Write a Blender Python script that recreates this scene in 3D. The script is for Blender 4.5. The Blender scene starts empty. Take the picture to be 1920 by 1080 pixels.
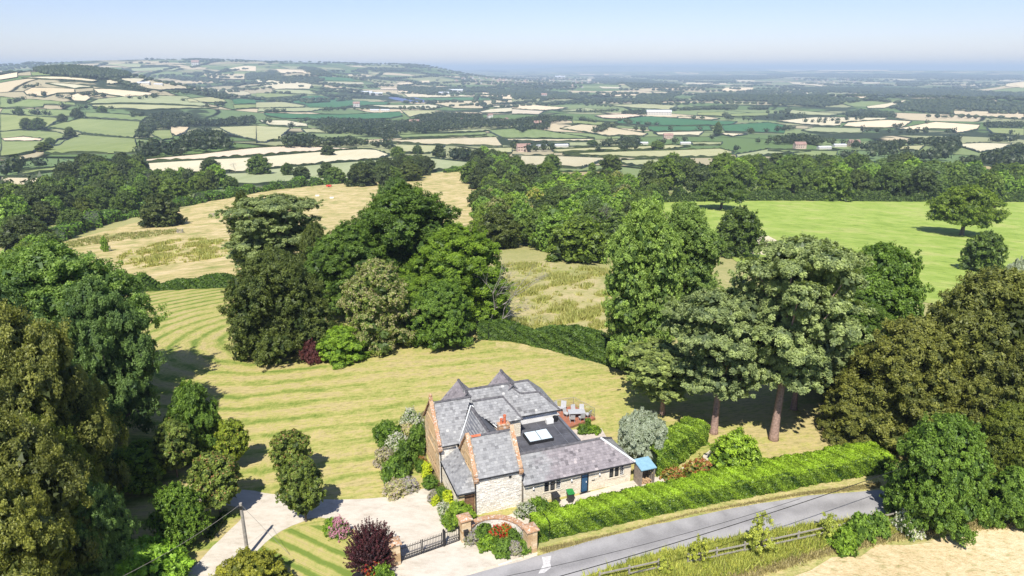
import bpy, bmesh, math, random
import numpy as np
from mathutils import Vector, Matrix
from mathutils.geometry import delaunay_2d_cdt
R = math.radians
sc = bpy.context.scene
COL = sc.collection
# ------------------------------------------------------------------ camera, sky, sun, exposure
CAM_H = 35.5; PITCH = R(17.8); FPX = 1280.0
cd = bpy.data.cameras.new('camera'); cam = bpy.data.objects.new('camera', cd); COL.objects.link(cam)
cd.sensor_width = 36; cd.lens = 24; cd.clip_start = 0.5; cd.clip_end = 90000
cam.location = (0, 0, CAM_H); cam.rotation_euler = (R(90) - PITCH, 0, 0)
sc.camera = cam
SUN_EL, SUN_AZ = R(52), R(10)           # the light travels towards +Y, a little towards +X
world = bpy.data.worlds.new('World'); sc.world = world; world.use_nodes = True
wn = world.node_tree; wn.nodes.clear()
sky = wn.nodes.new('ShaderNodeTexSky'); sky.sky_type = 'NISHITA'; sky.sun_disc = False
sky.sun_elevation = SUN_EL; sky.sun_rotation = R(180) + SUN_AZ
sky.altitude = 200; sky.air_density = 1.0; sky.dust_density = 0.3; sky.ozone_density = 2.5
bg = wn.nodes.new('ShaderNodeBackground'); bg.inputs[1].default_value = 0.098
wo = wn.nodes.new('ShaderNodeOutputWorld')
tint = wn.nodes.new('ShaderNodeMix'); tint.data_type = 'RGBA'; tint.blend_type = 'MULTIPLY'; tint.inputs[0].default_value = 1
tint.inputs[7].default_value = (.91, .865, 1.05, 1); wn.links.new(sky.outputs[0], tint.inputs[6]); wn.links.new(tint.outputs[2], bg.inputs[0]); wn.links.new(bg.outputs[0], wo.inputs[0])
sl = bpy.data.lights.new('sun', 'SUN'); sl.energy = 5.0; sl.angle = R(0.53); sl.color = (1.0, 0.965, 0.90)
so = bpy.data.objects.new('sun', sl); COL.objects.link(so)
ldir = Vector((math.sin(SUN_AZ) * math.cos(SUN_EL), math.cos(SUN_AZ) * math.cos(SUN_EL), -math.sin(SUN_EL)))
so.rotation_euler = ldir.to_track_quat('-Z', 'Y').to_euler(); so.location = (-20, -60, 120)
sc.view_settings.view_transform = 'Standard'; sc.view_settings.look = 'None'
sc.view_settings.gamma = 1; sc.view_settings.use_curve_mapping = False
sc.view_settings.exposure = 0.52
sc.render.engine = 'CYCLES'
sc.cycles.use_denoising = True; sc.cycles.max_bounces = 8; sc.cycles.diffuse_bounces = 4
sc.cycles.transmission_bounces = 3; sc.cycles.volume_bounces = 0; sc.cycles.glossy_bounces = 2
sc.cycles.caustics_reflective = False; sc.cycles.caustics_refractive = False
HAZE_DENSITY = 1.15e-4; HAZE_COLOR = (0.70, 0.86, 1.0)

# ------------------------------------------------------------------ terrain
def _table():
    D = [0, 30, 66, 90, 118, 150, 200, 300, 500, 800, 1500, 3000, 6000, 10000, 16000, 25000, 45000]
    Z = [0, 0, 0, -1.0, -3.2, -7, -13.5, -25, -41, -61, -88, -105, -108, -92, -52, -10, 20]
    lt = np.linspace(math.log(20), math.log(45000), 3000)
    z = np.interp(np.exp(lt), D, Z)
    k = np.hanning(161); k /= k.sum()
    zs = np.convolve(np.pad(z, 80, mode='edge'), k, mode='valid')
    w = np.clip((np.exp(lt) - 64) / 40, 0, 1)
    return lt, zs * w
_LT, _ZT = _table()
def _azdir(px):
    x = (px - 960) / FPX; y = 412 / FPX
    h = math.cos(PITCH) + y * math.sin(PITCH)
    n = math.hypot(x, h); return x / n, h / n
def _hills():
    H = []
    def hill(px, D, amp, rx, ry, rot=None):
        dx, dy = _azdir(px); H.append((dx * D, dy * D, dx, dy, amp, rx, ry))
    hill(165, 2900, 104, 400, 900)
    hill(-150, 2700, 46, 600, 800)
    hill(60, 7600, 100, 2200, 2300); hill(420, 7400, 148, 2000, 2500); hill(720, 7800, 68, 1000, 2300)
    hill(790, 7600, 44, 420, 900); hill(590, 4700, 60, 300, 480)
    hill(560, 3900, 36, 300, 450)
    hill(1120, 27000, 150, 2600, 1800); hill(1330, 27500, 85, 2600, 1800); hill(20, 26000, 90, 3000, 1500)
    hill(1700, 15500, 60, 5000, 1500)
    hill(1790, 3300, 30, 900, 500); hill(1180, 5200, 34, 700, 500)
    hill(1950, 5600, 70, 260, 320)
    hill(480, 900, 8, 150, 120); hill(100, 900, 14, 190, 200)
    return H
_HL = _hills()
def tz(x, y):
    x = np.asarray(x, float); y = np.asarray(y, float)
    D = np.hypot(x, y)
    z = np.interp(np.log(np.maximum(D, 20)), _LT, _ZT)
    for hx, hy, dx, dy, amp, rx, ry in _HL:
        ax = (x - hx) * dy - (y - hy) * dx; ay = (x - hx) * dx + (y - hy) * dy
        z = z + amp * np.exp(-(ax / rx) ** 2 - (ay / ry) ** 2)
    a = np.clip((D - 350) / 900, 0, 1)
    z = z + a * (3 * np.sin(x / 190 + 1.3) * np.sin(y / 240 + .5) + 1.2 * np.sin(x / 83 + y / 120))
    return z
def T(x, y): return float(tz(x, y))
def ray(px, py):
    x = (px - 960) / FPX; y = (540 - py) / FPX
    return x, math.cos(PITCH) + y * math.sin(PITCH), -math.sin(PITCH) + y * math.cos(PITCH)
_TS = np.exp(np.linspace(math.log(25), math.log(30000), 1400))
def at(px, py):
    """ground point seen at this place of the photograph"""
    rx, ry, rz = ray(px, py)
    z = CAM_H + rz * _TS; g = tz(rx * _TS, ry * _TS)
    below = np.nonzero(z < g)[0]
    if len(below) == 0 or below[0] == 0:
        t = _TS[-1] if len(below) == 0 else _TS[0]
        if rz < 0 and len(below): t = -CAM_H / rz
    else:
        i = below[0]; a, b = _TS[i - 1], _TS[i]
        for _ in range(14):
            m = (a + b) / 2
            if CAM_H + rz * m < T(rx * m, ry * m): b = m
            else: a = m
        t = (a + b) / 2
    return rx * t, ry * t
def at_far(px, py):
    return at(px, py)
CO = {'A': 0, 'B': 480, 'C': 960, 'D': 1440}
def cr(k, x, y): return CO[k] + x / 4, 100 + y / 4
def zt(px, py, y):
    r = ray(px, py); return CAM_H + r[2] * y / r[1]

# ------------------------------------------------------------------ materials
MATS = {}
def newmat(name):
    m = bpy.data.materials.new(name); m.use_nodes = True; nt = m.node_tree; nt.nodes.clear()
    out = nt.nodes.new('ShaderNodeOutputMaterial'); MATS[name] = m
    return m, nt, out
def N(nt, t, **kw):
    n = nt.nodes.new(t)
    for k, v in kw.items():
        if isinstance(k, str) and hasattr(n, k): setattr(n, k, v)
    return n
def ramp(nt, stops, interp='LINEAR'):
    r = nt.nodes.new('ShaderNodeValToRGB'); r.color_ramp.interpolation = interp
    e = r.color_ramp.elements
    while len(e) < len(stops): e.new(0.5)
    for i, (p, c) in enumerate(stops):
        e[i].position = p; e[i].color = (*c, 1)
    return r
def mixc(nt, a, b, f, mode='MIX'):
    m = nt.nodes.new('ShaderNodeMix'); m.data_type = 'RGBA'; m.blend_type = mode
    for s, v in ((m.inputs[0], f), (m.inputs[6], a), (m.inputs[7], b)):
        if hasattr(v, 'is_linked') or hasattr(v, 'links'): nt.links.new(v, s)
        elif isinstance(v, (int, float)): s.default_value = v
        else: s.default_value = (*v, 1)
    return m.outputs[2]
def noise(nt, scale, detail=4, rough=.6, vec=None, dist=0):
    n = nt.nodes.new('ShaderNodeTexNoise'); n.inputs['Scale'].default_value = scale
    n.inputs['Detail'].default_value = detail; n.inputs['Roughness'].default_value = rough
    n.inputs['Distortion'].default_value = dist
    if vec is not None: nt.links.new(vec, n.inputs['Vector'])
    return n.outputs[0]
def wpos(nt, scale=(1, 1, 1), rot=0):
    g = nt.nodes.new('ShaderNodeNewGeometry'); m = nt.nodes.new('ShaderNodeMapping')
    m.inputs['Scale'].default_value = scale; m.inputs['Rotation'].default_value = (0, 0, rot)
    nt.links.new(g.outputs['Position'], m.inputs[0]); return m.outputs[0]
def attr(nt, name):
    a = nt.nodes.new('ShaderNodeAttribute'); a.attribute_name = name; return a.outputs['Fac']
def math_(nt, op, a, b=None, c=None):
    m = nt.nodes.new('ShaderNodeMath'); m.operation = op
    for i, v in enumerate((a, b, c)):
        if v is None: continue
        if isinstance(v, (int, float)): m.inputs[i].default_value = v
        else: nt.links.new(v, m.inputs[i])
    return m.outputs[0]
def bump(nt, h, strength=.4, dist=.05):
    b = nt.nodes.new('ShaderNodeBump'); b.inputs['Strength'].default_value = strength
    b.inputs['Distance'].default_value = dist; nt.links.new(h, b.inputs['Height']); return b.outputs[0]
def pbr(nt, out, col, rough=.85, nrm=None, spec=.3, metal=0, **kw):
    p = nt.nodes.new('ShaderNodeBsdfPrincipled')
    if hasattr(col, 'links'): nt.links.new(col, p.inputs['Base Color'])
    else: p.inputs['Base Color'].default_value = (*col, 1)
    p.inputs['Roughness'].default_value = rough; p.inputs['Specular IOR Level'].default_value = spec
    p.inputs['Metallic'].default_value = metal
    if nrm is not None: nt.links.new(nrm, p.inputs['Normal'])
    nt.links.new(p.outputs[0], out.inputs[0]); return p
def plain(name, c, rough=.6, scale=6, amt=.25, metal=0, spec=.4, bmp=0.0):
    m, nt, out = newmat(name); v = wpos(nt)
    n = noise(nt, scale, 5, .65, v)
    lo = tuple(max(0, x * (1 - amt)) for x in c); hi = tuple(min(1, x * (1 + amt)) for x in c)
    r = ramp(nt, [(.3, lo), (.7, hi)]); nt.links.new(n, r.inputs[0])
    pbr(nt, out, r.outputs[0], rough, bump(nt, n, .5, bmp) if bmp else None, spec, metal); return m
def leafmat(name, dark, light, flower=None, trans=.40, var=.25, k=3.1):
    m, nt, out = newmat(name)
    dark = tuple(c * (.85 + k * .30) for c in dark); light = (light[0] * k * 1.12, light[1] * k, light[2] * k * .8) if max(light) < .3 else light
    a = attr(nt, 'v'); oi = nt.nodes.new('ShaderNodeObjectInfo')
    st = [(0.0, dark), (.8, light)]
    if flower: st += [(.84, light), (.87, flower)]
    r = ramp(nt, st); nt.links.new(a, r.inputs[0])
    lo = 1 - var; hi = 1 + var
    r2 = ramp(nt, [(0, (lo, lo * 1.02, lo)), (.5, (1, 1, 1)), (1, (hi * 1.05, hi, lo))])
    nt.links.new(oi.outputs['Random'], r2.inputs[0])
    c = mixc(nt, r.outputs[0], r2.outputs[0], 1.0, 'MULTIPLY')
    p = nt.nodes.new('ShaderNodeBsdfPrincipled'); nt.links.new(c, p.inputs['Base Color'])
    p.inputs['Roughness'].default_value = .5; p.inputs['Specular IOR Level'].default_value = .35
    t = nt.nodes.new('ShaderNodeBsdfTranslucent')
    c2 = mixc(nt, c, (1.25, 1.3, .5), 1.0, 'MULTIPLY'); nt.links.new(c2, t.inputs[0])
    s = nt.nodes.new('ShaderNodeMixShader'); s.inputs[0].default_value = trans
    nt.links.new(p.outputs[0], s.inputs[1]); nt.links.new(t.outputs[0], s.inputs[2])
    nt.links.new(s.outputs[0], out.inputs[0]); return m
def fieldmat(name, c1, c2, streak=.5, rot=.3, sc1=.012, spot=None):
    m, nt, out = newmat(name)
    n1 = noise(nt, sc1, 5, .6, wpos(nt)); n2 = noise(nt, .12, 4, .6, wpos(nt, (1, .08, 1), rot))
    n3 = noise(nt, 2.2, 3, .7, wpos(nt))
    f = math_(nt, 'ADD', math_(nt, 'MULTIPLY', n1, 1 - streak), math_(nt, 'MULTIPLY', n2, streak))
    r = ramp(nt, [(.36, c1), (.64, c2)]); nt.links.new(f, r.inputs[0])
    r3 = ramp(nt, [(.3, (.82, .82, .82)), (.7, (1.15, 1.15, 1.15))]); nt.links.new(n3, r3.inputs[0])
    c = mixc(nt, r.outputs[0], r3.outputs[0], 1.0, 'MULTIPLY')
    oi = nt.nodes.new('ShaderNodeObjectInfo')
    r4 = ramp(nt, [(0, (.86, .92, .9)), (1, (1.12, 1.05, 1.0))]); nt.links.new(oi.outputs['Random'], r4.inputs[0])
    c = mixc(nt, c, r4.outputs[0], 1.0, 'MULTIPLY')
    pbr(nt, out, c, .95, bump(nt, n3, .4, .15), .1); return m

F_MAT = {
 'G': fieldmat('pasture_green', (.19, .24, .085), (.28, .32, .13)),
 'L': fieldmat('pasture_pale', (.34, .355, .18), (.43, .43, .24)),
 'S': fieldmat('straw_stubble', (.62, .53, .35), (.70, .61, .43)),
 'T': fieldmat('tan_ripe', (.50, .43, .27), (.58, .50, .34)),
 'D': fieldmat('deep_green_crop', (.055, .15, .06), (.08, .19, .08), .3),
 'B': fieldmat('brown_meadow', (.36, .28, .14), (.42, .34, .17)),
 'P': fieldmat('pink_ripe', (.62, .50, .37), (.68, .56, .42)),
}
# ------------------------------------------------------------------ mesh helpers
class MB:
    def __init__(s): s.v = []; s.f = []; s.a = []; s.cur = 0.5
    def add(s, vs, fs, a=None):
        o = len(s.v); s.v += [tuple(p) for p in vs]; s.f += [tuple(i + o for i in f) for f in fs]
        s.a += [s.cur if a is None else a] * len(vs)
    def box(s, x0, x1, y0, y1, z0, z1, M=None, a=None):
        vs = [(x, y, z) for z in (z0, z1) for y in (y0, y1) for x in (x0, x1)]
        if M: vs = [M(*p) for p in vs]
        s.add(vs, [(0, 2, 3, 1), (4, 5, 7, 6), (0, 1, 5, 4), (2, 6, 7, 3), (0, 4, 6, 2), (1, 3, 7, 5)], a)
    def prism(s, poly, off, a=None):
        """closed solid between a 3-D polygon and its copy moved by off"""
        n = len(poly); vs = list(poly) + [tuple(p[i] + off[i] for i in range(3)) for p in poly]
        fs = [tuple(range(n - 1, -1, -1)), tuple(range(n, 2 * n))] + [(i, (i + 1) % n, n + (i + 1) % n, n + i) for i in range(n)]
        s.add(vs, fs, a)
    def tube(s, pts, rad, seg=6, a=None, cap=True):
        pts = [Vector(p) for p in pts]
        if not hasattr(rad, '__len__'): rad = [rad] * len(pts)
        vs = []; u = None
        for i, p in enumerate(pts):
            d = (pts[min(i + 1, len(pts) - 1)] - pts[max(i - 1, 0)]).normalized()
            if u is None: u = d.orthogonal().normalized()
            u = (u - d * u.dot(d)).normalized(); w = d.cross(u)
            for k in range(seg):
                t = 2 * math.pi * k / seg; vs.append(p + (u * math.cos(t) + w * math.sin(t)) * rad[i])
        fs = []
        for i in range(len(pts) - 1):
            for k in range(seg):
                a0 = i * seg + k; a1 = i * seg + (k + 1) % seg; fs.append((a0, a1, a1 + seg, a0 + seg))
        if cap:
            fs.append(tuple(range(seg - 1, -1, -1))); fs.append(tuple((len(pts) - 1) * seg + k for k in range(seg)))
        s.add(vs, fs, a)
    def cone(s, c, r0, r1, h, seg=8, a=None): s.tube([c, (c[0], c[1], c[2] + h)], [r0, r1], seg, a)
    def mesh(s, name, mat, smooth=False):
        me = bpy.data.meshes.new(name); me.from_pydata(s.v, [], s.f)
        at_ = me.attributes.new('v', 'FLOAT', 'POINT'); at_.data.foreach_set('value', s.a)
        for m in (mat if isinstance(mat, (list, tuple)) else [mat]): me.materials.append(m)
        if smooth: me.shade_smooth()
        return me
    def obj(s, name, mat, parent=None, smooth=False, **kw):
        return link(name, s.mesh(name, mat, smooth), parent, **kw)
def link(name, me, parent=None, label=None, cat=None, group=None, kind=None, loc=None):
    o = bpy.data.objects.new(name, me); COL.objects.link(o)
    if parent is not None: o.parent = parent
    if loc is not None: o.location = loc
    if label: o['label'] = label
    if cat: o['category'] = cat
    if group: o['group'] = group
    if kind: o['kind'] = kind
    return o
def thing(name, label, cat, loc=(0, 0, 0), rz=0, group=None, scale=None):
    o = link(name, None, None, label, cat, group); o.location = loc; o.rotation_euler = (0, 0, rz)
    if scale: o.scale = scale
    return o
def npmesh(name, V, mat, v=None, k=3, F=None, smooth=False):
    """mesh of separate k-gons from an (n*k,3) array, or of the faces F"""
    me = bpy.data.meshes.new(name); nv = len(V)
    if F is None:
        nf = nv // k; loops = np.arange(nv, dtype=np.int32); starts = np.arange(0, nv, k, dtype=np.int32)
    else:
        F = np.asarray(F, dtype=np.int32); nf, k = F.shape; loops = F.ravel(); starts = np.arange(0, nf * k, k, dtype=np.int32)
    me.vertices.add(nv); me.vertices.foreach_set('co', np.ascontiguousarray(V, dtype=np.float32).ravel())
    me.loops.add(nf * k); me.loops.foreach_set('vertex_index', loops)
    me.polygons.add(nf); me.polygons.foreach_set('loop_start', starts)
    if v is not None:
        a = me.attributes.new('v', 'FLOAT', 'POINT'); a.data.foreach_set('value', np.ascontiguousarray(v, dtype=np.float32))
    me.update(calc_edges=True); me.materials.append(mat)
    if smooth: me.shade_smooth()
    return me
def norm(a): return a / np.maximum(np.linalg.norm(a, axis=-1, keepdims=True), 1e-9)
def leaftris(c, n, size, aspect, rng):
    """one small leaf (triangle) at each point c facing n"""
    r = rng.normal(size=c.shape); t = norm(np.cross(n, r)); b = np.cross(n, t)
    s = (size * rng.uniform(.7, 1.35, (len(c), 1)))
    V = np.stack([c + t * s * aspect, c - t * s * aspect * .55 + b * s * .62, c - t * s * aspect * .55 - b * s * .62], 1)
    return V.reshape(-1, 3)

# ------------------------------------------------------------------ ground sheets
def inside(P, poly):
    x, y = P[:, 0], P[:, 1]; r = np.zeros(len(P), bool); n = len(poly)
    for i in range(n):
        x0, y0 = poly[i]; x1, y1 = poly[(i + 1) % n]
        if y0 == y1: continue
        c = ((y0 > y) != (y1 > y)) & (x < (x1 - x0) * (y - y0) / (y1 - y0) + x0); r ^= c
    return r
def resample(poly, step, closed=True):
    out = []; n = len(poly)
    for i in range(n if closed else n - 1):
        a, b = poly[i], poly[(i + 1) % n]; L = math.hypot(b[0] - a[0], b[1] - a[1]); k = max(1, int(L / step))
        for j in range(k): out.append((a[0] + (b[0] - a[0]) * j / k, a[1] + (b[1] - a[1]) * j / k))
    if not closed: out.append(tuple(poly[-1]))
    return out
def smooth_poly(p, it=2, closed=True):
    for _ in range(it):
        q = []; n = len(p)
        if not closed: q.append(p[0])
        for i in range(n if closed else n - 1):
            a, b = p[i], p[(i + 1) % n]
            q += [(a[0] * .75 + b[0] * .25, a[1] * .75 + b[1] * .25), (a[0] * .25 + b[0] * .75, a[1] * .25 + b[1] * .75)]
        if not closed: q.append(p[-1])
        p = q
    return p
def sheet(name, poly, mat, dz, step=1.5, fn=None, wob=0, seed=0, **kw):
    """a patch of ground that follows the terrain, dz above it"""
    b = resample(poly, step)
    if wob:
        rg = np.random.default_rng(seed + 5); b = [(x + rg.normal() * wob, y + rg.normal() * wob) for x, y in b]
    B = np.array(b); lo, hi = B.min(0), B.max(0)
    gx = np.arange(lo[0], hi[0], step); gy = np.arange(lo[1], hi[1], step)
    G = np.stack(np.meshgrid(gx, gy), -1).reshape(-1, 2) + np.random.default_rng(1).uniform(-.2, .2, (len(gx) * len(gy), 2)) * step
    G = G[inside(G, b)] if len(G) else G
    pts = [Vector((float(x), float(y))) for x, y in list(b) + [tuple(g) for g in G]]
    nb = len(b)
    vs, es, fs, *_ = delaunay_2d_cdt(pts, [(i, (i + 1) % nb) for i in range(nb)], [], 1, 1e-4)
    xy = np.array([(p.x, p.y) for p in vs]); cen = np.array([xy[list(f)].mean(0) for f in fs]) if fs else np.zeros((0, 2))
    keep = inside(cen, b) if len(cen) else []
    F = [tuple(f) for f, k in zip(fs, keep) if k]
    z = tz(xy[:, 0], xy[:, 1]) + dz
    me = bpy.data.meshes.new(name); me.from_pydata([(x, y, zz) for (x, y), zz in zip(xy, z)], [], F)
    me.materials.append(mat)
    me.update()
    if len(me.polygons) and me.polygons[0].normal.z < 0: me.flip_normals()
    if fn is not None:
        a = me.attributes.new('v', 'FLOAT', 'POINT'); a.data.foreach_set('value', fn(xy).astype(np.float32))
    return link(name, me, None, kind=kw.pop('kind', 'structure'), **kw)

# base terrain (one sheet to the horizon)
def build_ground():
    rads = [0.0] + list(np.arange(6, 66, 6.0)) + list(np.exp(np.linspace(math.log(68), math.log(40000), 230)))
    angs = list(np.arange(-46, 46.01, .8)); angs = [-180 + i * 6.7 for i in range(20)] + angs + [46 + (i + 1) * 6.7 for i in range(19)]
    angs = np.radians(np.array(sorted(angs))); n = len(angs)
    V = []
    for r in rads: V += [(r * math.sin(a), r * math.cos(a)) for a in angs]
    V = np.array(V); z = tz(V[:, 0], V[:, 1]) - .02 - np.clip((np.hypot(V[:, 0], V[:, 1]) - 90) * .0006, 0, 1.5)
    i = np.arange(len(rads) - 1)[:, None] * n; j = np.arange(n)[None, :]; j2 = (j + 1) % n
    F = np.stack([i + j, i + n + j, i + n + j2, i + j2], -1).reshape(-1, 4)[:, ::-1]
    D = np.hypot(V[:, 0], V[:, 1]); far = np.clip((D - 300) / 200, 0, 1)
    m, nt, out = newmat('countryside')
    n1 = noise(nt, .05, 5, .65, wpos(nt)); n2 = noise(nt, 1.3, 4, .7, wpos(nt))
    r1 = ramp(nt, [(.35, (.24, .26, .08)), (.6, (.42, .37, .16))])
    nt.links.new(math_(nt, 'ADD', math_(nt, 'MULTIPLY', n1, .5), math_(nt, 'MULTIPLY', n2, .5)), r1.inputs[0])
    vo = nt.nodes.new('ShaderNodeTexVoronoi'); vo.inputs['Scale'].default_value = .0038
    nd = nt.nodes.new('ShaderNodeTexNoise'); nd.inputs['Scale'].default_value = .004
    mp = wpos(nt); nt.links.new(mp, nd.inputs['Vector'])
    vm = nt.nodes.new('ShaderNodeVectorMath'); vm.operation = 'MULTIPLY_ADD'
    nt.links.new(nd.outputs['Color'], vm.inputs[0]); vm.inputs[1].default_value = (90, 90, 0); nt.links.new(mp, vm.inputs[2])
    nt.links.new(vm.outputs[0], vo.inputs['Vector'])
    sx = nt.nodes.new('ShaderNodeSeparateColor'); nt.links.new(vo.outputs['Color'], sx.inputs[0])
    r2 = ramp(nt, [(0, (.12, .18, .06)), (.22, (.2, .25, .1)), (.4, (.29, .3, .15)), (.6, (.38, .33, .2)), (.74, (.52, .43, .27)), (.88, (.14, .2, .08))], 'CONSTANT')
    nt.links.new(sx.outputs[0], r2.inputs[0])
    ve = nt.nodes.new('ShaderNodeTexVoronoi'); ve.feature = 'DISTANCE_TO_EDGE'; ve.inputs['Scale'].default_value = .0038
    nt.links.new(vm.outputs[0], ve.inputs['Vector'])
    re = ramp(nt, [(.012, (.035, .05, .02)), (.03, (1, 1, 1))]); nt.links.new(ve.outputs[0], re.inputs[0])
    c2 = mixc(nt, r2.outputs[0], re.outputs[0], 1, 'MULTIPLY')
    wd = noise(nt, .0016, 6, .62, wpos(nt)); rw = ramp(nt, [(.545, (0, 0, 0)), (.56, (1, 1, 1))]); nt.links.new(wd, rw.inputs[0])
    c2 = mixc(nt, c2, (.035, .05, .022), rw.outputs[0])
    c = mixc(nt, r1.outputs[0], c2, attr(nt, 'v'))
    pbr(nt, out, c, .95, bump(nt, n2, .5, .1), .1)
    me = npmesh('ground', np.column_stack([V, z]), m, far, F=F)
    link('ground', me, None, kind='structure')
build_ground()

# ------------------------------------------------------------------ near ground: lawn, drive, road, verges, meadows
def W(pl): return [at(*p) for p in pl]
def lawn_mat():
    m, nt, out = newmat('mown_lawn')
    # v = distance (m) from the mowing spine: stripes run round it
    d = attr(nt, 'v')
    wob = noise(nt, .25, 3, .5, wpos(nt)); d2 = math_(nt, 'ADD', d, math_(nt, 'MULTIPLY', wob, 2.0))
    s = math_(nt, 'SINE', math_(nt, 'MULTIPLY', d2, 2 * math.pi / 3.3))
    s = math_(nt, 'MULTIPLY_ADD', s, .5, .5)
    cv = nt.nodes.new('ShaderNodeCombineXYZ'); nt.links.new(d, cv.inputs[0]); nt.links.new(math_(nt, 'MULTIPLY', attr(nt, 'w'), .11), cv.inputs[1])
    stk = noise(nt, 1.1, 5, .7, cv.outputs[0])
    s2 = math_(nt, 'MULTIPLY_ADD', math_(nt, 'SINE', math_(nt, 'MULTIPLY', d2, 2 * math.pi / .97)), .5, .5); amp = attr(nt, 'amp')
    an = ramp(nt, [(.3, (.45, .45, .45)), (.55, (1.15, 1.15, 1.15))]); nt.links.new(noise(nt, .09, 3, .6, wpos(nt)), an.inputs[0])
    line = math_(nt, 'MULTIPLY', math_(nt, 'MULTIPLY', math_(nt, 'POWER', s, 2.2), amp), an.outputs[0])
    big = noise(nt, .05, 4, .6, wpos(nt)); mid = noise(nt, .6, 5, .7, wpos(nt)); fine = noise(nt, 3.5, 4, .75, wpos(nt, (1, .45, 1), .25))
    f = math_(nt, 'ADD', math_(nt, 'MULTIPLY', line, -.22), math_(nt, 'MULTIPLY', s2, .03)); f = math_(nt, 'ADD', f, math_(nt, 'MULTIPLY', stk, .62)); f = math_(nt, 'SUBTRACT', f, .115)
    f = math_(nt, 'ADD', f, math_(nt, 'MULTIPLY', big, .55)); f = math_(nt, 'ADD', f, math_(nt, 'MULTIPLY', mid, .5))
    f = math_(nt, 'ADD', f, math_(nt, 'MULTIPLY', fine, .45))
    r = ramp(nt, [(.62, (.17, .23, .045)), (.74, (.27, .30, .07)), (.86, (.38, .36, .115)), (.95, (.45, .39, .14)), (1.02, (.46, .375, .17))])
    nt.links.new(f, r.inputs[0])
    cv2 = nt.nodes.new('ShaderNodeCombineXYZ'); nt.links.new(math_(nt, 'MULTIPLY', d, 1.0), cv2.inputs[0]); nt.links.new(math_(nt, 'MULTIPLY', attr(nt, 'w'), .25), cv2.inputs[1])
    st2 = noise(nt, 3.6, 5, .8, cv2.outputs[0]); rk = ramp(nt, [(.34, (.52, .58, .45)), (.48, (.90, .92, .88)), (.66, (1.12, 1.08, 1.12))]); nt.links.new(st2, rk.inputs[0])
    pbr(nt, out, mixc(nt, r.outputs[0], rk.outputs[0], 1, 'MULTIPLY'), .95, bump(nt, fine, .6, .08), .1); return m
P0 = at(545, 625); ang = R(14); P1 = (P0[0] + 70 * math.cos(ang), P0[1] + 70 * math.sin(ang))
def along(xy):
    d = np.array([P1[0] - P0[0], P1[1] - P0[1]]); L = np.hypot(*d); d /= L
    rel = xy - np.array(P0); t = rel @ d; n = rel @ np.array([-d[1], d[0]]); a = np.arctan2(n, -t) * 22
    return np.where(t > 0, 35 - np.minimum(t, 200) * 1.0, a * np.sign(1)) + 0 * n
def spine(xy):
    d = np.array([P1[0] - P0[0], P1[1] - P0[1]]); L = np.hypot(*d); d /= L
    rel = xy - np.array(P0); t = np.clip(rel @ d, 0, L); q = rel - t[:, None] * d
    return np.hypot(q[:, 0], q[:, 1])
lawn_px = [(246, 549), (340, 543), (455, 537), (560, 560), (700, 600), (905, 632), (1040, 655), (1180, 692), (1300, 705), (1500, 715), (1700, 760),
           (1900, 850), (1700, 868), (1560, 880), (1400, 905), (1240, 930), (1000, 990), (860, 1008), (700, 1060), (660, 1100), (300, 1110), (-60, 1080), (-200, 800), (0, 600)]
lo_ = sheet('lawn', smooth_poly(W(lawn_px), 1), lawn_mat(), .012, 1.0, spine)
_c = np.zeros(len(lo_.data.vertices) * 3, np.float32); lo_.data.vertices.foreach_get('co', _c); _c = _c.reshape(-1, 3)
_p = _c[:, :2].astype(float) - np.array(P0); _t = _p @ np.array([math.cos(ang), math.sin(ang)])
_b = lo_.data.attributes.new('amp', 'FLOAT', 'POINT'); _b.data.foreach_set('value', np.clip(.3 + .95 * np.exp(-np.maximum(_t, 0) / 14), 0, 1.3).astype(np.float32))
_a = lo_.data.attributes.new('w', 'FLOAT', 'POINT'); _a.data.foreach_set('value', along(_c[:, :2].astype(float)).astype(np.float32))
def roughgrass(name, a, b, c, s=.6, ts=1.7):
    m, nt, out = newmat(name); n = noise(nt, s, 6, .75, wpos(nt)); n2 = noise(nt, 5, 3, .7, wpos(nt)); n3 = noise(nt, .09, 3, .6, wpos(nt))
    f = math_(nt, 'ADD', math_(nt, 'MULTIPLY', n, .45), math_(nt, 'ADD', math_(nt, 'MULTIPLY', n2, .25), math_(nt, 'MULTIPLY', n3, .3)))
    r = ramp(nt, [(.38, a), (.5, b), (.6, c)]); nt.links.new(f, r.inputs[0])
    n4 = noise(nt, ts, 4, .75, wpos(nt, (.6, 1.2, 1), .2)); rk = ramp(nt, [(.34, (.62, .68, .55)), (.46, (.96, .97, .95)), (.66, (1.08, 1.06, 1.08))]); nt.links.new(n4, rk.inputs[0])
    pbr(nt, out, mixc(nt, r.outputs[0], rk.outputs[0], 1, 'MULTIPLY'), .95, bump(nt, n2, .7, .12), .1); return m
RG = roughgrass('meadow_grass', (.26, .28, .08), (.50, .40, .18), (.60, .48, .26), .18, .5)
RG2 = roughgrass('rush_meadow', (.24, .27, .07), (.40, .36, .15), (.52, .42, .23), .35)
VG = roughgrass('verge_grass', (.2, .26, .06), (.40, .36, .13), (.54, .43, .22), .8)
BG = roughgrass('bright_pasture_grass', (.22, .31, .05), (.31, .40, .08), (.42, .43, .14), .05, .32)
ST = roughgrass('stubble_near', (.46, .35, .18), (.60, .47, .27), (.68, .55, .35), 1.6)
sheet('meadow', W([(60, 470), (200, 432), (280, 410), (440, 362), (640, 345), (870, 318), (980, 330), (960, 400), (800, 440), (650, 500), (452, 533), (340, 538), (240, 540), (100, 515)]), RG, .02, 3)
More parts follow.
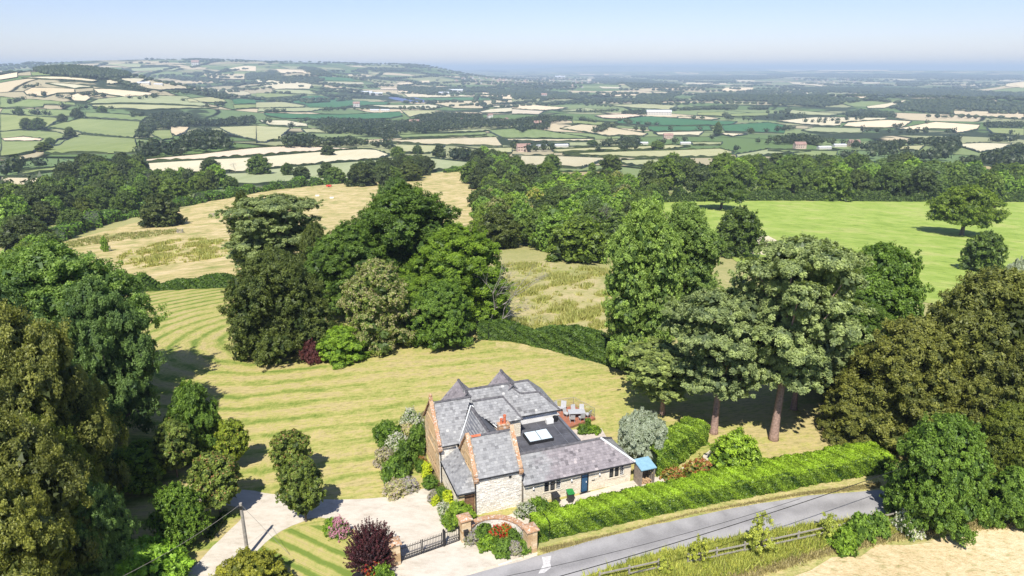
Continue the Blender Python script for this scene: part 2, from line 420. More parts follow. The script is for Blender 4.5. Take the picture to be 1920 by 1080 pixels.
sheet('rush_meadow', W([(880, 500), (1000, 488), (1100, 500), (1300, 520), (1500, 540), (1500, 640), (1400, 700), (1180, 690), (1040, 652), (905, 625), (850, 560)]), RG2, .016, 2)
sheet('green_pasture', W([(1215, 378), (1400, 374), (1920, 376), (2050, 378), (2400, 380), (2600, 700), (2000, 720), (1900, 600), (1700, 560), (1500, 530), (1380, 490), (1290, 420)]), BG, .02, 4)
sheet('bare_track', W([(1405, 440), (1440, 442), (1470, 458), (1450, 480), (1410, 475), (1395, 455)]), F_MAT['S'], .04, 2)
# road: asphalt, tyre tracks are darker bands of the same sheet
def road_mat():
    m, nt, out = newmat('asphalt'); n = noise(nt, 9, 4, .7, wpos(nt)); n2 = noise(nt, .5, 4, .6, wpos(nt)); v = attr(nt, 'v')
    w = math_(nt, 'MULTIPLY_ADD', math_(nt, 'SINE', math_(nt, 'MULTIPLY', v, 12.6)), .5, .5)
    n5 = noise(nt, .16, 3, .5, wpos(nt)); f = math_(nt, 'ADD', math_(nt, 'ADD', math_(nt, 'MULTIPLY', n, .35), math_(nt, 'MULTIPLY', n2, .35)), math_(nt, 'ADD', math_(nt, 'MULTIPLY', w, .16), math_(nt, 'MULTIPLY', n5, .14)))
    r = ramp(nt, [(.36, (.225, .215, .21)), (.64, (.36, .345, .335))]); nt.links.new(f, r.inputs[0])
    pbr(nt, out, r.outputs[0], .9, bump(nt, n, .3, .01), .2); return m
ROAD_N = [(640, 1130), (800, 1098), (1003, 1045), (1100, 1016), (1300, 967), (1500, 931), (1650, 919), (1800, 904), (2000, 880), (2300, 850)]
ROAD_S = [(2300, 885), (2000, 915), (1850, 934), (1720, 958), (1600, 972), (1500, 986), (1350, 1012), (1200, 1046), (1080, 1085), (900, 1150), (700, 1210)]
rn, rs = smooth_poly(W(ROAD_N), 2, False), smooth_poly(W(ROAD_S), 2, False)
sheet('verge_ground', W([(560, 1160), (800, 1085), (990, 1032), (1100, 1000), (1300, 950), (1560, 900), (1680, 885), (1900, 850), (2300, 800), (2300, 980), (1930, 985), (1700, 1020), (1560, 1055), (1460, 1090), (1300, 1200), (560, 1300)]), VG, .016, 1.2, wob=.05)
rp = rn + rs
def roadv(xy):
    A = np.array(rn); d = np.min(np.hypot(xy[:, None, 0] - A[None, :, 0], xy[:, None, 1] - A[None, :, 1]), 1); return d / 4.6
sheet('road', rp, road_mat(), .032, 1.2, roadv, wob=.04, seed=3)
sheet('stubble_field', W([(1400, 1130), (1480, 1082), (1560, 1052), (1700, 1016), (1930, 978), (2300, 930), (2500, 1200), (1800, 1400)]), ST, .03, 2, wob=.25)
sheet('worn_strip', W([(930, 640), (1000, 647), (1090, 667), (1190, 699), (1240, 712), (1235, 720), (1180, 709), (1080, 680), (1000, 659), (930, 650)]), VG, .024, 1.2, wob=.12)
# gravel drive
def gravel_mat():
    m, nt, out = newmat('pale_gravel'); n = noise(nt, 16, 4, .8, wpos(nt)); n2 = noise(nt, .5, 6, .75, wpos(nt, (1, 2.2, 1), .4))
    f = math_(nt, 'ADD', math_(nt, 'MULTIPLY', n, .4), math_(nt, 'MULTIPLY', n2, .6))
    r = ramp(nt, [(.36, (.40, .34, .26)), (.5, (.55, .49, .40)), (.66, (.64, .58, .49))]); nt.links.new(f, r.inputs[0])
    pbr(nt, out, r.outputs[0], .95, bump(nt, n, .5, .02), .1); return m
GRV = gravel_mat()
fl_o = sheet('front_lawn', smooth_poly(W([(560, 986), (620, 985), (640, 1000), (665, 1030), (690, 1065), (700, 1130), (420, 1140), (460, 1040), (500, 1005)]), 2), MATS['mown_lawn'], .022, .8, lambda q: (q[:, 0] * .5 + q[:, 1] * .87) * 2.3)
_n = len(fl_o.data.vertices); _b = fl_o.data.attributes.new('amp', 'FLOAT', 'POINT'); _b.data.foreach_set('value', np.full(_n, 1.7, np.float32))
sheet('gravel_drive', smooth_poly(W([(300, 925), (340, 914), (400, 912), (460, 919), (530, 929), (600, 938), (690, 936), (745, 930), (790, 915), (822, 918), (838, 950), (856, 985), (880, 1003), (905, 1012), (912, 1030),
      (950, 1040), (1003, 1036), (1010, 1043), (880, 1078), (760, 1110), (720, 1095), (735, 1050), (715, 1030), (690, 1010), (660, 992), (630, 975), (590, 970), (555, 982), (520, 1000), (490, 1025), (470, 1045), (440, 1095), (330, 1095), (385, 1040), (440, 985), (462, 962), (440, 950), (390, 940), (310, 936)]), 1), GRV, .034, .9, wob=.04)
sheet('side_path', W([(880, 985), (930, 975), (985, 955), (1100, 925), (1192, 900), (1228, 895), (1260, 885), (1300, 868), (1330, 845), (1345, 858), (1310, 885), (1255, 905), (1215, 925), (1120, 955), (1015, 985), (930, 1000)]), GRV, .042, .8, wob=.03)
sheet('flower_bed_soil', W([(815, 925), (800, 890), (780, 850), (760, 800), (795, 770), (800, 860), (830, 905), (870, 950), (905, 975), (885, 1000), (850, 985)]), roughgrass('bed_soil', (.10, .09, .04), (.16, .14, .06), (.22, .19, .1), 2), .04, .8)

# ------------------------------------------------------------------ the patchwork of fields in the valley
def far_field(mk, k, pts, i):
    pl = [at_far(*cr(k, *p)) for p in pts]; c = np.mean(np.array(pl), 0); D = math.hypot(*c)
    ext = np.ptp(np.array(pl), axis=0).max()
    # keep only sane polygons
    st = max(8, min(ext / 6, D * .022)); seg = []
    sheet('field', pl, F_MAT[mk], .25 + D * .0003, st)
FIELDS = [
('G','A',[(0,460),(350,480),(460,490),(400,525),(340,560),(0,590)]),
('G','A',[(0,592),(150,580),(420,592),(500,615),(480,640),(430,650),(250,745),(200,755),(0,790)]),
('P','A',[(10,642),(180,628),(330,645),(300,662),(40,664)]),
('G','A',[(610,492),(1050,515),(1040,560),(1000,636),(620,598),(580,585),(360,553),(480,520)]),
('G','A',[(600,612),(1010,642),(1020,690),(1050,755),(420,758),(330,752),(480,662)]),
('G','A',[(640,445),(1120,475),(1060,508),(640,482)]),
('G','A',[(20,420),(540,430),(560,475),(330,478),(0,455)]),
('G','A',[(0,330),(180,345),(560,375),(570,395),(330,385),(320,405),(0,412)]),
('L','A',[(660,380),(740,345),(1170,320),(1400,325),(1560,390),(1500,397),(1260,383),(900,376)]),
('L','A',[(680,390),(900,384),(1350,395),(1640,410),(1100,425),(720,412)]),
('T','A',[(180,290),(240,260),(560,270),(560,300),(430,300),(330,330),(200,310)]),
('S','A',[(490,330),(580,305),(650,310),(680,340),(640,360),(560,360)]),
('S','A',[(700,270),(820,270),(1140,300),(1130,322),(940,330),(740,300)]),
('S','A',[(340,225),(560,235),(700,255),(560,265),(440,245)]),
('S','A',[(160,185),(290,178),(500,180),(740,205),(700,215),(340,195)]),
('G','A',[(230,145),(500,150),(760,195),(520,175),(240,170)]),
('S','A',[(0,142),(170,140),(130,180),(0,200)]),
('G','A',[(740,155),(980,160),(1000,185),(760,190)]),
('S','A',[(800,205),(1100,195),(1040,225),(800,230)]),
('T','A',[(1040,240),(1400,245),(1580,265),(1560,290),(1200,280),(1050,260)]),
('T','A',[(1600,270),(1860,290),(1880,310),(1760,320),(1640,290)]),
('T','A',[(1520,150),(1840,155),(1830,195),(1560,185)]),
('S','A',[(1720,115),(1840,95),(1920,100),(1920,135),(1760,130)]),
('L','A',[(980,115),(1250,105),(1350,110),(1300,130),(1000,135)]),
('L','A',[(740,82),(900,80),(1060,85),(1050,105),(960,105)]),
('D','A',[(1740,350),(1920,345),(1920,380),(1760,385)]),
('G','A',[(1750,390),(1920,385),(1920,410),(1760,420)]),
('L','A',[(1400,345),(1600,330),(1680,350),(1700,370),(1420,370)]),
('T','A',[(1280,550),(1420,555),(1380,600),(1320,620),(1280,600)]),
('G','A',[(1130,580),(1278,580),(1300,640),(1220,650),(1140,610)]),
('L','A',[(1640,555),(1920,545),(1920,650),(1840,640),(1700,590)]),
('T','A',[(0,935),(380,940),(380,990),(100,1040),(0,1040)]),
('G','A',[(140,890),(600,840),(580,880),(440,880),(250,910),(140,920)]),
('S','A',[(220,1060),(400,1020),(600,1010),(860,970),(800,1010),(560,1060),(300,1080)]),
('S','A',[(1110,828),(1500,805),(1930,782),(2220,757),(2720,722),(2820,727),(2930,766),(2820,800),(2500,822),(2030,868),(1920,890),(1420,902),(1320,928),(1120,888)]),
('P','A',[(1090,800),(1500,760),(1920,712),(2170,700),(2420,706),(2680,718),(2520,735),(1980,766),(1500,800),(1095,815)]),
('L','A',[(1440,915),(1930,900),(2030,873),(2500,828),(2830,805),(3130,775),(3510,820),(3510,865),(3260,885),(2620,950),(1930,1000),(1750,1000),(1700,930)]),
('D','B',[(0,340),(460,318),(1000,370),(960,390),(720,395),(600,410),(400,410),(370,385),(180,355),(0,365)]),
('L','B',[(0,372),(180,362),(370,395),(350,405),(0,412)]),
('D','B',[(60,450),(1080,440),(1100,470),(1000,490),(200,490),(80,470)]),
('L','B',[(20,415),(440,405),(540,410),(380,440),(10,440)]),
('S','B',[(0,200),(200,210),(420,235),(400,270),(150,270),(60,250)]),
('L','B',[(120,275),(400,280),(480,310),(200,300)]),
('G','B',[(0,300),(350,315),(0,335)]),
('S','B',[(150,120),(360,130),(380,155),(200,155)]),
('D','B',[(470,175),(720,190),(740,210),(480,205)]),
('T','B',[(640,155),(850,165),(850,175),(700,175)]),
('S','B',[(820,390),(1300,385),(1400,400),(1300,420),(1000,410)]),
('T','B',[(1300,358),(1920,352),(1920,380),(1700,400),(1700,415),(1500,415),(1340,380)]),
('D','B',[(1140,335),(1700,330),(1780,350),(1280,355)]),
('S','B',[(1110,305),(1500,312),(1700,325),(1140,330)]),
('S','B',[(1700,295),(1920,310),(1920,345),(1800,345),(1700,320)]),
('S','B',[(1760,400),(1920,385),(1920,405),(1820,410)]),
('S','B',[(1680,440),(1760,420),(1920,410),(1920,440),(1700,450)]),
('L','B',[(1090,430),(1350,430),(1340,455),(1230,460),(1150,480)]),
('G','B',[(1060,615),(1550,602),(1720,592),(1730,613),(1540,624),(1100,638)]),
('L','B',[(1240,600),(1560,575),(1880,565),(1700,585)]),
('T','B',[(1020,655),(1500,640),(1800,630),(1850,700),(1400,690),(1020,670)]),
('L','B',[(1010,685),(1420,697),(1330,740),(1300,752),(1120,752)]),
('G','B',[(1740,580),(1920,568),(2040,560),(2540,640),(1920,638),(1850,636)]),
('S','B',[(1870,645),(2530,645),(2540,660),(1900,660)]),
('L','B',[(0,545),(260,560),(190,620),(200,650),(100,655),(0,670)]),
('L','B',[(340,570),(640,575),(640,600),(380,600)]),
('L','B',[(1700,715),(1920,710),(1920,750),(1760,760)]),
('S','B',[(20,505),(230,505),(380,530),(390,555),(100,540)]),
('S','B',[(1060,225),(1160,222),(1170,235),(1060,235)]),('S','B',[(1220,208),(1300,205),(1300,222),(1210,220)]),
('P','B',[(940,262),(1060,262),(1060,275),(930,272)]),('S','B',[(1060,285),(1160,285),(1160,298),(1070,298)]),
('S','B',[(300,200),(420,205),(420,215),(300,212)]),('T','B',[(470,215),(800,218),(810,232),(480,228)]),('S','B',[(580,270),(720,280),(780,292),(600,290)]),
('S','C',[(0,390),(170,390),(420,410),(240,430),(0,415)]),
('P','C',[(0,420),(240,435),(200,460),(0,455)]),
('L','C',[(340,430),(560,412),(700,430),(540,440)]),
('L','C',[(720,390),(1000,380),(1240,395),(1180,425),(900,410)]),
('S','C',[(640,305),(960,300),(940,320),(760,325)]),
('P','C',[(620,470),(900,455),(980,470),(820,495),(700,490)]),
('D','C',[(800,500),(1020,475),(1450,505),(1690,515),(1640,540),(1160,545),(1000,540),(780,530)]),
('D','C',[(1020,550),(1480,547),(1500,580),(1070,590),(1030,575)]),
('D','C',[(1570,545),(1920,520),(2060,545),(2040,600),(1600,590)]),
('G','C',[(450,505),(780,525),(760,550),(460,530)]),
('T','C',[(360,565),(520,535),(700,550),(1020,605),(980,625),(800,615),(730,625),(540,590)]),
('S','C',[(1060,597),(1440,587),(1400,620),(1100,615)]),
('S','C',[(1520,597),(1770,607),(1650,625)]),
('L','C',[(430,670),(620,670),(620,700),(430,700)]),
('L','C',[(300,725),(620,710),(1200,690),(1340,700),(1180,720),(320,745)]),
('T','C',[(0,770),(380,775),(680,787),(700,800),(520,865),(380,860),(60,850),(0,810)]),
('L','C',[(380,757),(900,737),(1560,717),(1670,745),(1560,780),(1000,785),(500,765)]),
('L','C',[(820,805),(1280,795),(1280,880),(1180,880),(820,830)]),
('S','C',[(60,862),(350,857),(340,882),(80,897)]),
('B','C',[(60,912),(340,897),(780,890),(600,940),(100,945)]),
('B','C',[(1000,915),(1200,900),(1190,940),(1060,930)]),
('L','C',[(1680,762),(1920,722),(2240,740),(1920,765),(1690,785)]),
('L','C',[(1340,670),(1580,670),(1560,690),(1360,690)]),
('G','C',[(1390,447),(1600,442),(1580,475),(1390,465)]),
('L','C',[(1590,370),(1840,370),(1830,390),(1600,385)]),
('S','C',[(1570,278),(1640,257),(1815,260),(1800,275),(1600,288)]),
('S','C',[(1290,220),(1610,227),(1600,237),(1310,235)]),
('P','C',[(500,155),(620,156),(620,165),(510,163)]),('S','C',[(690,158),(725,158),(725,166),(690,166)]),
('S','C',[(1230,175),(1400,180),(1400,188),(1250,186)]),('S','C',[(1220,142),(1400,150),(1400,156),(1230,152)]),
('S','C',[(500,195),(600,195),(600,208),(520,208)]),('S','C',[(650,250),(820,255),(820,265),(680,265)]),
('S','C',[(1680,200),(1820,205),(1820,215),(1690,215)]),
('G','C',[(1640,457),(1920,447),(1920,470),(1640,475)]),
('T','C',[(1240,477),(1420,472),(1560,490),(1500,500),(1250,490)]),
('S','D',[(60,510),(350,482),(900,487),(870,500),(550,520),(540,545),(400,545)]),
('S','D',[(560,547),(600,522),(900,502),(1080,512),(1000,560),(720,560)]),
('S','D',[(970,567),(1110,542),(1260,517),(1590,540),(1570,570),(1420,600),(1370,570),(1200,570),(1080,580)]),
('L','D',[(250,580),(350,557),(740,565),(700,600),(450,600),(330,590)]),
('L','D',[(150,425),(550,457),(450,470),(160,455)]),
('S','D',[(640,325),(760,307),(770,325),(700,340)]),
('S','D',[(740,400),(900,377),(1040,352),(1020,365),(860,415),(750,415)]),
('T','D',[(1390,432),(1920,447),(1920,495),(1560,475),(1400,460)]),
('G','D',[(1640,562),(1920,567),(1920,620),(1690,605)]),
('L','D',[(1690,627),(1810,627),(1800,660),(1690,655)]),
('S','D',[(1450,682),(1600,674),(1830,682),(1740,720),(1590,745),(1460,705)]),
('L','D',[(980,702),(1180,692),(1130,735),(990,730)]),
('B','D',[(760,827),(900,817),(1500,842),(1760,857),(1930,862),(1930,895),(1640,880),(1200,870),(900,865)]),
('G','D',[(0,727),(520,737),(510,780),(240,780),(160,745),(0,737)]),
('S','D',[(1780,250),(1850,217),(1930,217),(1930,260)]),
('S','D',[(1210,227),(1500,222),(1650,240),(1500,245)]),
('S','D',[(150,215),(430,235),(400,250),(180,230)]),
('S','D',[(200,287),(300,287),(300,310),(200,305)]),('S','D',[(150,300),(190,285),(190,300)]),
('S','D',[(930,195),(1100,198),(1100,204),(940,203)]),('S','D',[(1150,180),(1270,180),(1270,190),(1160,190)]),
('S','D',[(1730,200),(1920,200),(1920,210),(1740,212)]),('S','D',[(0,122),(380,124),(900,122),(900,134),(400,136),(0,132)]),
('S','D',[(1540,254),(1900,258),(1900,264),(1540,262)]),('T','D',[(920,310),(1100,305),(1090,320),(940,325)]),
('S','D',[(700,220),(840,218),(840,226),(720,230)]),
]
for i_, (mk, k, pts) in enumerate(FIELDS): far_field(mk, k, pts, i_)

# ------------------------------------------------------------------ vegetation
BARK = plain('bark', (.16, .125, .10), .9, 9, .4, bmp=.05)
BARK_P = plain('pine_bark', (.30, .20, .16), .9, 5, .45, bmp=.08)
BARK_G = plain('dead_wood', (.27, .24, .215), .9, 8, .3)
LM = {
 'oak': leafmat('leaf_oak', (.026, .052, .012), (.075, .128, .022)),
 'oakm': leafmat('leaf_oak_valley', (.024, .044, .014), (.078, .122, .028), k=2.8),
 'freshm': leafmat('leaf_fresh_valley', (.040, .075, .018), (.11, .18, .035), k=3.3),
 'ashm': leafmat('leaf_ash_valley', (.030, .055, .022), (.085, .135, .046), k=2.8),
 'dark': leafmat('leaf_dark', (.014, .026, .010), (.045, .062, .020)),
 'fresh': leafmat('leaf_fresh', (.030, .064, .012), (.088, .150, .026)),
 'ash': leafmat('leaf_bluegreen', (.028, .058, .020), (.085, .140, .045)),
 'beech': leafmat('leaf_olive_brown', (.030, .044, .012), (.110, .125, .034)),
 'brown': leafmat('leaf_bronze_conifer', (.026, .038, .011), (.096, .112, .031), var=.08),
 'pine': leafmat('needle_greygreen', (.040, .063, .029), (.140, .182, .086)),
 'yew': leafmat('leaf_yew', (.019, .035, .010), (.070, .094, .024)),
 'poplar': leafmat('leaf_poplar', (.028, .058, .018), (.125, .190, .055)),
 'chest': leafmat('leaf_chestnut', (.04, .07, .018), (.11, .15, .035), (.48, .43, .22)),
 'maple': leafmat('leaf_maple', (.022, .040, .012), (.10, .140, .030), (.42, .24, .11)),
 'purple': leafmat('leaf_purple', (.022, .010, .014), (.040, .016, .020), (.13, .03, .04), var=.05),
 'silver': leafmat('leaf_silver', (.20, .23, .16), (.46, .49, .38), var=.05),
 'laurel': leafmat('leaf_laurel', (.026, .060, .009), (.135, .21, .022), trans=.32),
 'hedge': leafmat('leaf_hedge', (.016, .042, .006), (.130, .205, .018), trans=.38, var=.05),
 'weed': leafmat('leaf_bramble', (.09, .12, .02), (.16, .19, .04), trans=.3, var=.15),
 'lime': leafmat('leaf_lime', (.14, .19, .012), (.23, .27, .018), trans=.35, var=.05),
 'box': leafmat('leaf_box', (.020, .050, .008), (.075, .13, .02), var=.1),
 'juniper': leafmat('leaf_juniper', (.04, .09, .015), (.12, .21, .03), var=.1),
 'far': leafmat('leaf_far', (.014, .026, .014), (.048, .072, .028), trans=.2, k=1.25),
 'farm': leafmat('leaf_deep_valley', (.020, .034, .014), (.066, .098, .03), trans=.3, k=2.1),
 'lav': leafmat('leaf_lavender', (.16, .17, .10), (.19, .20, .13), (.42, .36, .42)),
 'plum': leafmat('leaf_plum', (.035, .012, .02), (.05, .02, .03)),
 'pinkf': leafmat('flower_pink', (.08, .15, .03), (.12, .18, .04), (.78, .38, .52)),
 'redf': leafmat('flower_red', (.03, .08, .015), (.11, .18, .035), (.62, .03, .03)),
 'whitef': leafmat('flower_white', (.04, .08, .02), (.12, .17, .05), (.70, .68, .60)),
 'orangef': leafmat('flower_orange', (.05, .08, .015), (.15, .17, .035), (.45, .15, .06)),
}
def lobes_of(kind, h, w, z0, nl, lr, rng):
    """lobe centres and radii (cx,cy,cz,rx,ry,rz)"""
    L = []
    prof = {
     'broad': lambda t: (np.sqrt(np.clip(1 - (t * 1.02 - .30) ** 2 / .52, 0, 1))),
     'column': lambda t: np.clip(np.minimum(.78 + .3 * t, (1.03 - t) * 3.2), .12, 1) ,
     'round': lambda t: np.sqrt(np.clip(1 - (2 * t - 1) ** 2 * .96, 0.02, 1)),
     'cone': lambda t: np.clip(1.0 - t, .05, 1) ** .75,
     'dome': lambda t: np.sqrt(np.clip(1 - t ** 2.2, .02, 1)),
     'umbrella': lambda t: np.clip(.45 + .65 * t, 0, 1) * np.sqrt(np.clip(1 - (max(t - .55, 0) / .5) ** 2, .05, 1)),
    }[kind]
    for i in range(nl):
        t = (i + .5) / nl; a = i * 2.39996 + rng.uniform(-.5, .5); p = float(prof(t))
        r = lr * rng.uniform(.7, 1.3); rad = max(0, w / 2 * p - r * .75) * rng.choice([1, 1, 1, .9, .6])
        z = z0 + (h - z0 - r * .5) * t
        sx_, sy_ = rng.uniform(.8, 1.25, 2); L.append((math.cos(a) * rad, math.sin(a) * rad, max(z, r * .5), r * sx_, r * sy_, r * rng.uniform(.6, .95)))
    for i in range(max(2, nl // 6)):
        t = (i + .5) / max(2, nl // 6); p = float(prof(t)); r = max(lr, w * .26 * p)
        L.append((0, 0, z0 + (h - z0 - r * .6) * t, r, r, r * .8))
    return np.array(L)
def crown_mesh(name, L, n, leaf, mat, seed, aspect=1.0, clump=.45, upb=.35, flat=1.0, inner=.12, droop=0, ns=.55, gap=.0, fl=0.0):
    rng = np.random.default_rng(seed)
    area = L[:, 3] * L[:, 4] + L[:, 3] * L[:, 5]; p = area / area.sum()
    ncl = max(20, int(area.sum() * 6.3 / (clump * clump * 3.4)))
    ci = rng.choice(len(L), ncl, p=p); d = norm(rng.normal(size=(ncl, 3))); d[:, 2] = np.where(d[:, 2] < -.35, -d[:, 2] * .6, d[:, 2]); d = norm(d)
    rr = 1.04 - np.abs(rng.normal(0, .14, (ncl, 1))); spr = rng.random((ncl, 1)) < .22; rr = np.where(spr, rng.uniform(1.05, 1.38, (ncl, 1)), rr)
    C = L[ci, :3] + d * L[ci, 3:6] * rr
    # drop clumps buried in another lobe
    bur = np.zeros(ncl, bool)
    for l in L:
        q = (C - l[:3]) / l[3:6]; bur |= (np.einsum('ij,ij->i', q, q) < .62)
    keep = ~bur | (rng.random(ncl) < .10)
    if gap: keep &= rng.random(ncl) > gap
    C, d = C[keep], d[keep]; spr = spr[keep][:, 0]; ncl = len(C)
    cv = np.clip(rng.beta(2.2, 2.2, ncl), 0, 1) * .8
    crad = clump * rng.uniform(.6, 1.3, ncl) * np.where(spr, .62, 1); cv = np.where(spr, np.minimum(cv + .12, .8), cv)
    li = rng.integers(0, ncl, n)
    off = norm(rng.normal(size=(n, 3))) * rng.uniform(0, 1, (n, 1)) ** .45 * .95
    dn = d[li]; comp = np.einsum('ij,ij->i', off, dn)[:, None] * dn
    off = off - comp * np.where(spr[li], -.5, .5)[:, None]
    if droop: off[:, 2] -= np.abs(rng.normal(0, droop, n))
    off[:, 2] *= flat
    P = C[li] + off * crad[li][:, None]
    nrm = norm(dn * .75 + np.array([0, 0, upb]) + rng.normal(size=(n, 3)) * ns)
    # leaf tone varies at random, by clump and by single leaf
    v = np.clip(cv[li] * .6 + rng.random(n) ** 1.3 * .42, 0, .8)
    if fl:
        f = (rng.random(n) < fl * 1.6) & (dn[:, 2] > (.3 if fl < .1 else -.1)); v[f] = .95
    V = leaftris(P, nrm, leaf, aspect, rng)
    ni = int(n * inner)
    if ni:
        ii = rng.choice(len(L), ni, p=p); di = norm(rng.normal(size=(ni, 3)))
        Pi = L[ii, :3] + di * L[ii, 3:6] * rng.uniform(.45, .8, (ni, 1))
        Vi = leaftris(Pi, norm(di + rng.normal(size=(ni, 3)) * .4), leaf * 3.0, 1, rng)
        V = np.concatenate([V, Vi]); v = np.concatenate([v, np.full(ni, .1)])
    k = V[:, 2] < .03; V[k, 2] = .03 + rng.random(k.sum()) * .05
    return npmesh(name, V, mat, np.repeat(v, 3))
def trunk_mesh(name, h, r, L, z0, mat, seed, limbs=9, lean=(0, 0), split=.35):
    rng = random.Random(seed); m = MB()
    top = h * .82; P = [(lean[0] * t * t + rng.uniform(-.04, .04) * h * .1 * t, lean[1] * t * t, top * t) for t in (0, .03, .12, .3, .5, .7, .85, 1)]
    P[0] = (0, 0, -.3)
    m.tube(P, [r * 1.5, r * 1.2, r, r * .85, r * .66, r * .45, r * .28, r * .1], 9)
    idx = sorted(range(len(L)), key=lambda i: -(abs(L[i][0]) + abs(L[i][1])))[:limbs * 2]; rng.shuffle(idx)
    for i in idx[:limbs]:
        c = L[i]; zb = max(h * .12, min(c[2] * split + z0 * .35, top * .8)); t = zb / top
        b = (lean[0] * t * t, lean[1] * t * t, zb); mid = tuple(b[k] * .5 + c[k] * .5 + (rng.uniform(-.3, .3) if k < 2 else h * .02) for k in range(3))
        m.tube([b, mid, (c[0], c[1], c[2])], [r * .45, r * .28, r * .07], 6)
    return m.mesh(name, mat, True)
PROTO = {}
def proto(key, kind, h, w, z0, nl, lr, n, leaf, mat, seed, bark=None, trunk=None, limbs=9, lean=(0, 0), lfn=None, tz0=None, **kw):
    rng = np.random.default_rng(seed); L = lobes_of(kind, h, w, z0, nl, lr, rng)
    if lean != (0, 0):
        t = (L[:, 2] / h) ** 2; L[:, 0] += lean[0] * t; L[:, 1] += lean[1] * t
    if lfn: L = lfn(L, rng)
    c = crown_mesh(key + '_crown', L, n, leaf, LM[mat], seed, **kw)
    tm = trunk_mesh(key + '_trunk', h, trunk or h * .022, L, z0, bark or BARK, seed, limbs, lean)
    PROTO[key] = (h, w, c, tm)
# near, fine-leaved
proto('ash', 'broad', 17, 15, 3.0, 60, 1.9, 120000, .125, 'ash', 11, clump=.62, ns=.6, gap=.12)
proto('beech', 'broad', 15, 15, 2.0, 60, 1.8, 130000, .115, 'beech', 12, clump=.7, ns=.6, gap=.12)
proto('oak_big', 'broad', 20, 16, 2.0, 75, 2.0, 130000, .145, 'oak', 13, clump=.7, gap=.12)
proto('holm', 'dome', 15, 13, 1.0, 70, 1.7, 100000, .13, 'yew', 14, clump=.55)
proto('oak_dark', 'broad', 14, 14, .6, 75, 1.7, 95000, .13, 'yew', 51, clump=.55, gap=.06)
proto('poplar', 'column', 22, 13, 1.5, 95, 1.7, 120000, .15, 'poplar', 15, clump=.5, ns=.75, upb=.2)
def plates(L, rng):
    L = L.copy(); L[:, 5] *= .42; L[:, 3:5] *= 1.15; return L
proto('pine', 'umbrella', 20, 14, 6.4, 46, 1.75, 120000, .115, 'pine', 16, BARK_P, .40, 16, (1.2, 0), plates, clump=.42, upb=.9, ns=.5, aspect=1.3, inner=.08, gap=.22)
proto('pine_low', 'umbrella', 15, 12, 4.6, 36, 1.6, 95000, .11, 'pine', 17, BARK_P, .34, 14, (.5, .3), plates, clump=.42, upb=.9, ns=.5, aspect=1.3, inner=.08, gap=.22)
proto('bronze', 'dome', 16, 15, .6, 110, 1.5, 130000, .125, 'brown', 18, clump=.6, ns=.5, aspect=1.5, droop=.35, upb=.25, gap=.1, inner=.1)
proto('chestnut', 'dome', 11, 10, .8, 46, 1.4, 52000, .13, 'chest', 19, clump=.45, fl=.26)
proto('sycamore', 'broad', 10, 9.5, .8, 55, 1.3, 80000, .12, 'fresh', 20, clump=.42)
proto('maple', 'round', 5.2, 3.9, 1.25, 44, .55, 24000, .085, 'maple', 21, trunk=.09, limbs=6, clump=.2, fl=.02, aspect=1.3, ns=.45)
proto('maple_red', 'round', 5.2, 3.9, 1.25, 44, .55, 24000, .085, 'maple', 22, trunk=.09, limbs=6, clump=.2, fl=.09, aspect=1.3, ns=.45)
proto('shrub', 'dome', 3, 4, .2, 26, .6, 18000, .08, 'laurel', 23, trunk=.08, limbs=5, clump=.26)
proto('shrub_dark', 'dome', 4, 5, .2, 34, .7, 30000, .09, 'fresh', 24, trunk=.1, limbs=6, clump=.3)
proto('shrub_olive', 'dome', 4, 5, .2, 34, .7, 26000, .09, 'beech', 52, trunk=.1, limbs=6, clump=.3)
proto('pear', 'round', 4.2, 5.0, .9, 46, .7, 26000, .085, 'silver', 25, trunk=.1, limbs=8, clump=.3, aspect=2.2, droop=.5)
proto('ball', 'round', 1.5, 1.6, .1, 22, .34, 7000, .05, 'box', 26, trunk=.05, limbs=3, clump=.14)
proto('lime_cone', 'cone', 1.8, 1.1, .05, 26, .26, 7000, .05, 'lime', 27, trunk=.04, limbs=2, clump=.12, upb=.6)
proto('dark_cone', 'cone', 1.9, 1.1, .05, 26, .26, 6000, .05, 'box', 28, trunk=.04, limbs=2, clump=.12)
proto('spindly', 'broad', 2.2, 1.8, .3, 16, .3, 3200, .055, 'weed', 39, trunk=.04, limbs=8, clump=.2, gap=.45, inner=0)
proto('juniper', 'dome', 2.6, 6, .1, 50, .75, 26000, .10, 'juniper', 29, trunk=.07, limbs=8, clump=.34, aspect=1.8, upb=.5)
proto('clipped', 'round', 4, 4.2, .1, 50, .8, 24000, .07, 'box', 30, trunk=.1, limbs=3, clump=.22)
for i, (m_, s_) in enumerate((('plum', 30), ('lav', 31), ('whitef', 32), ('redf', 33), ('orangef', 34), ('pinkf', 35), ('lime', 36), ('fresh', 37))):
    proto('low_' + m_, 'dome', .9, 1.5, .02, 16, .28, 2600, .055, m_, s_, trunk=.02, limbs=3, clump=.13, fl={'lav': .35, 'whitef': .4, 'redf': .4, 'orangef': .35, 'pinkf': .6}.get(m_, 0))
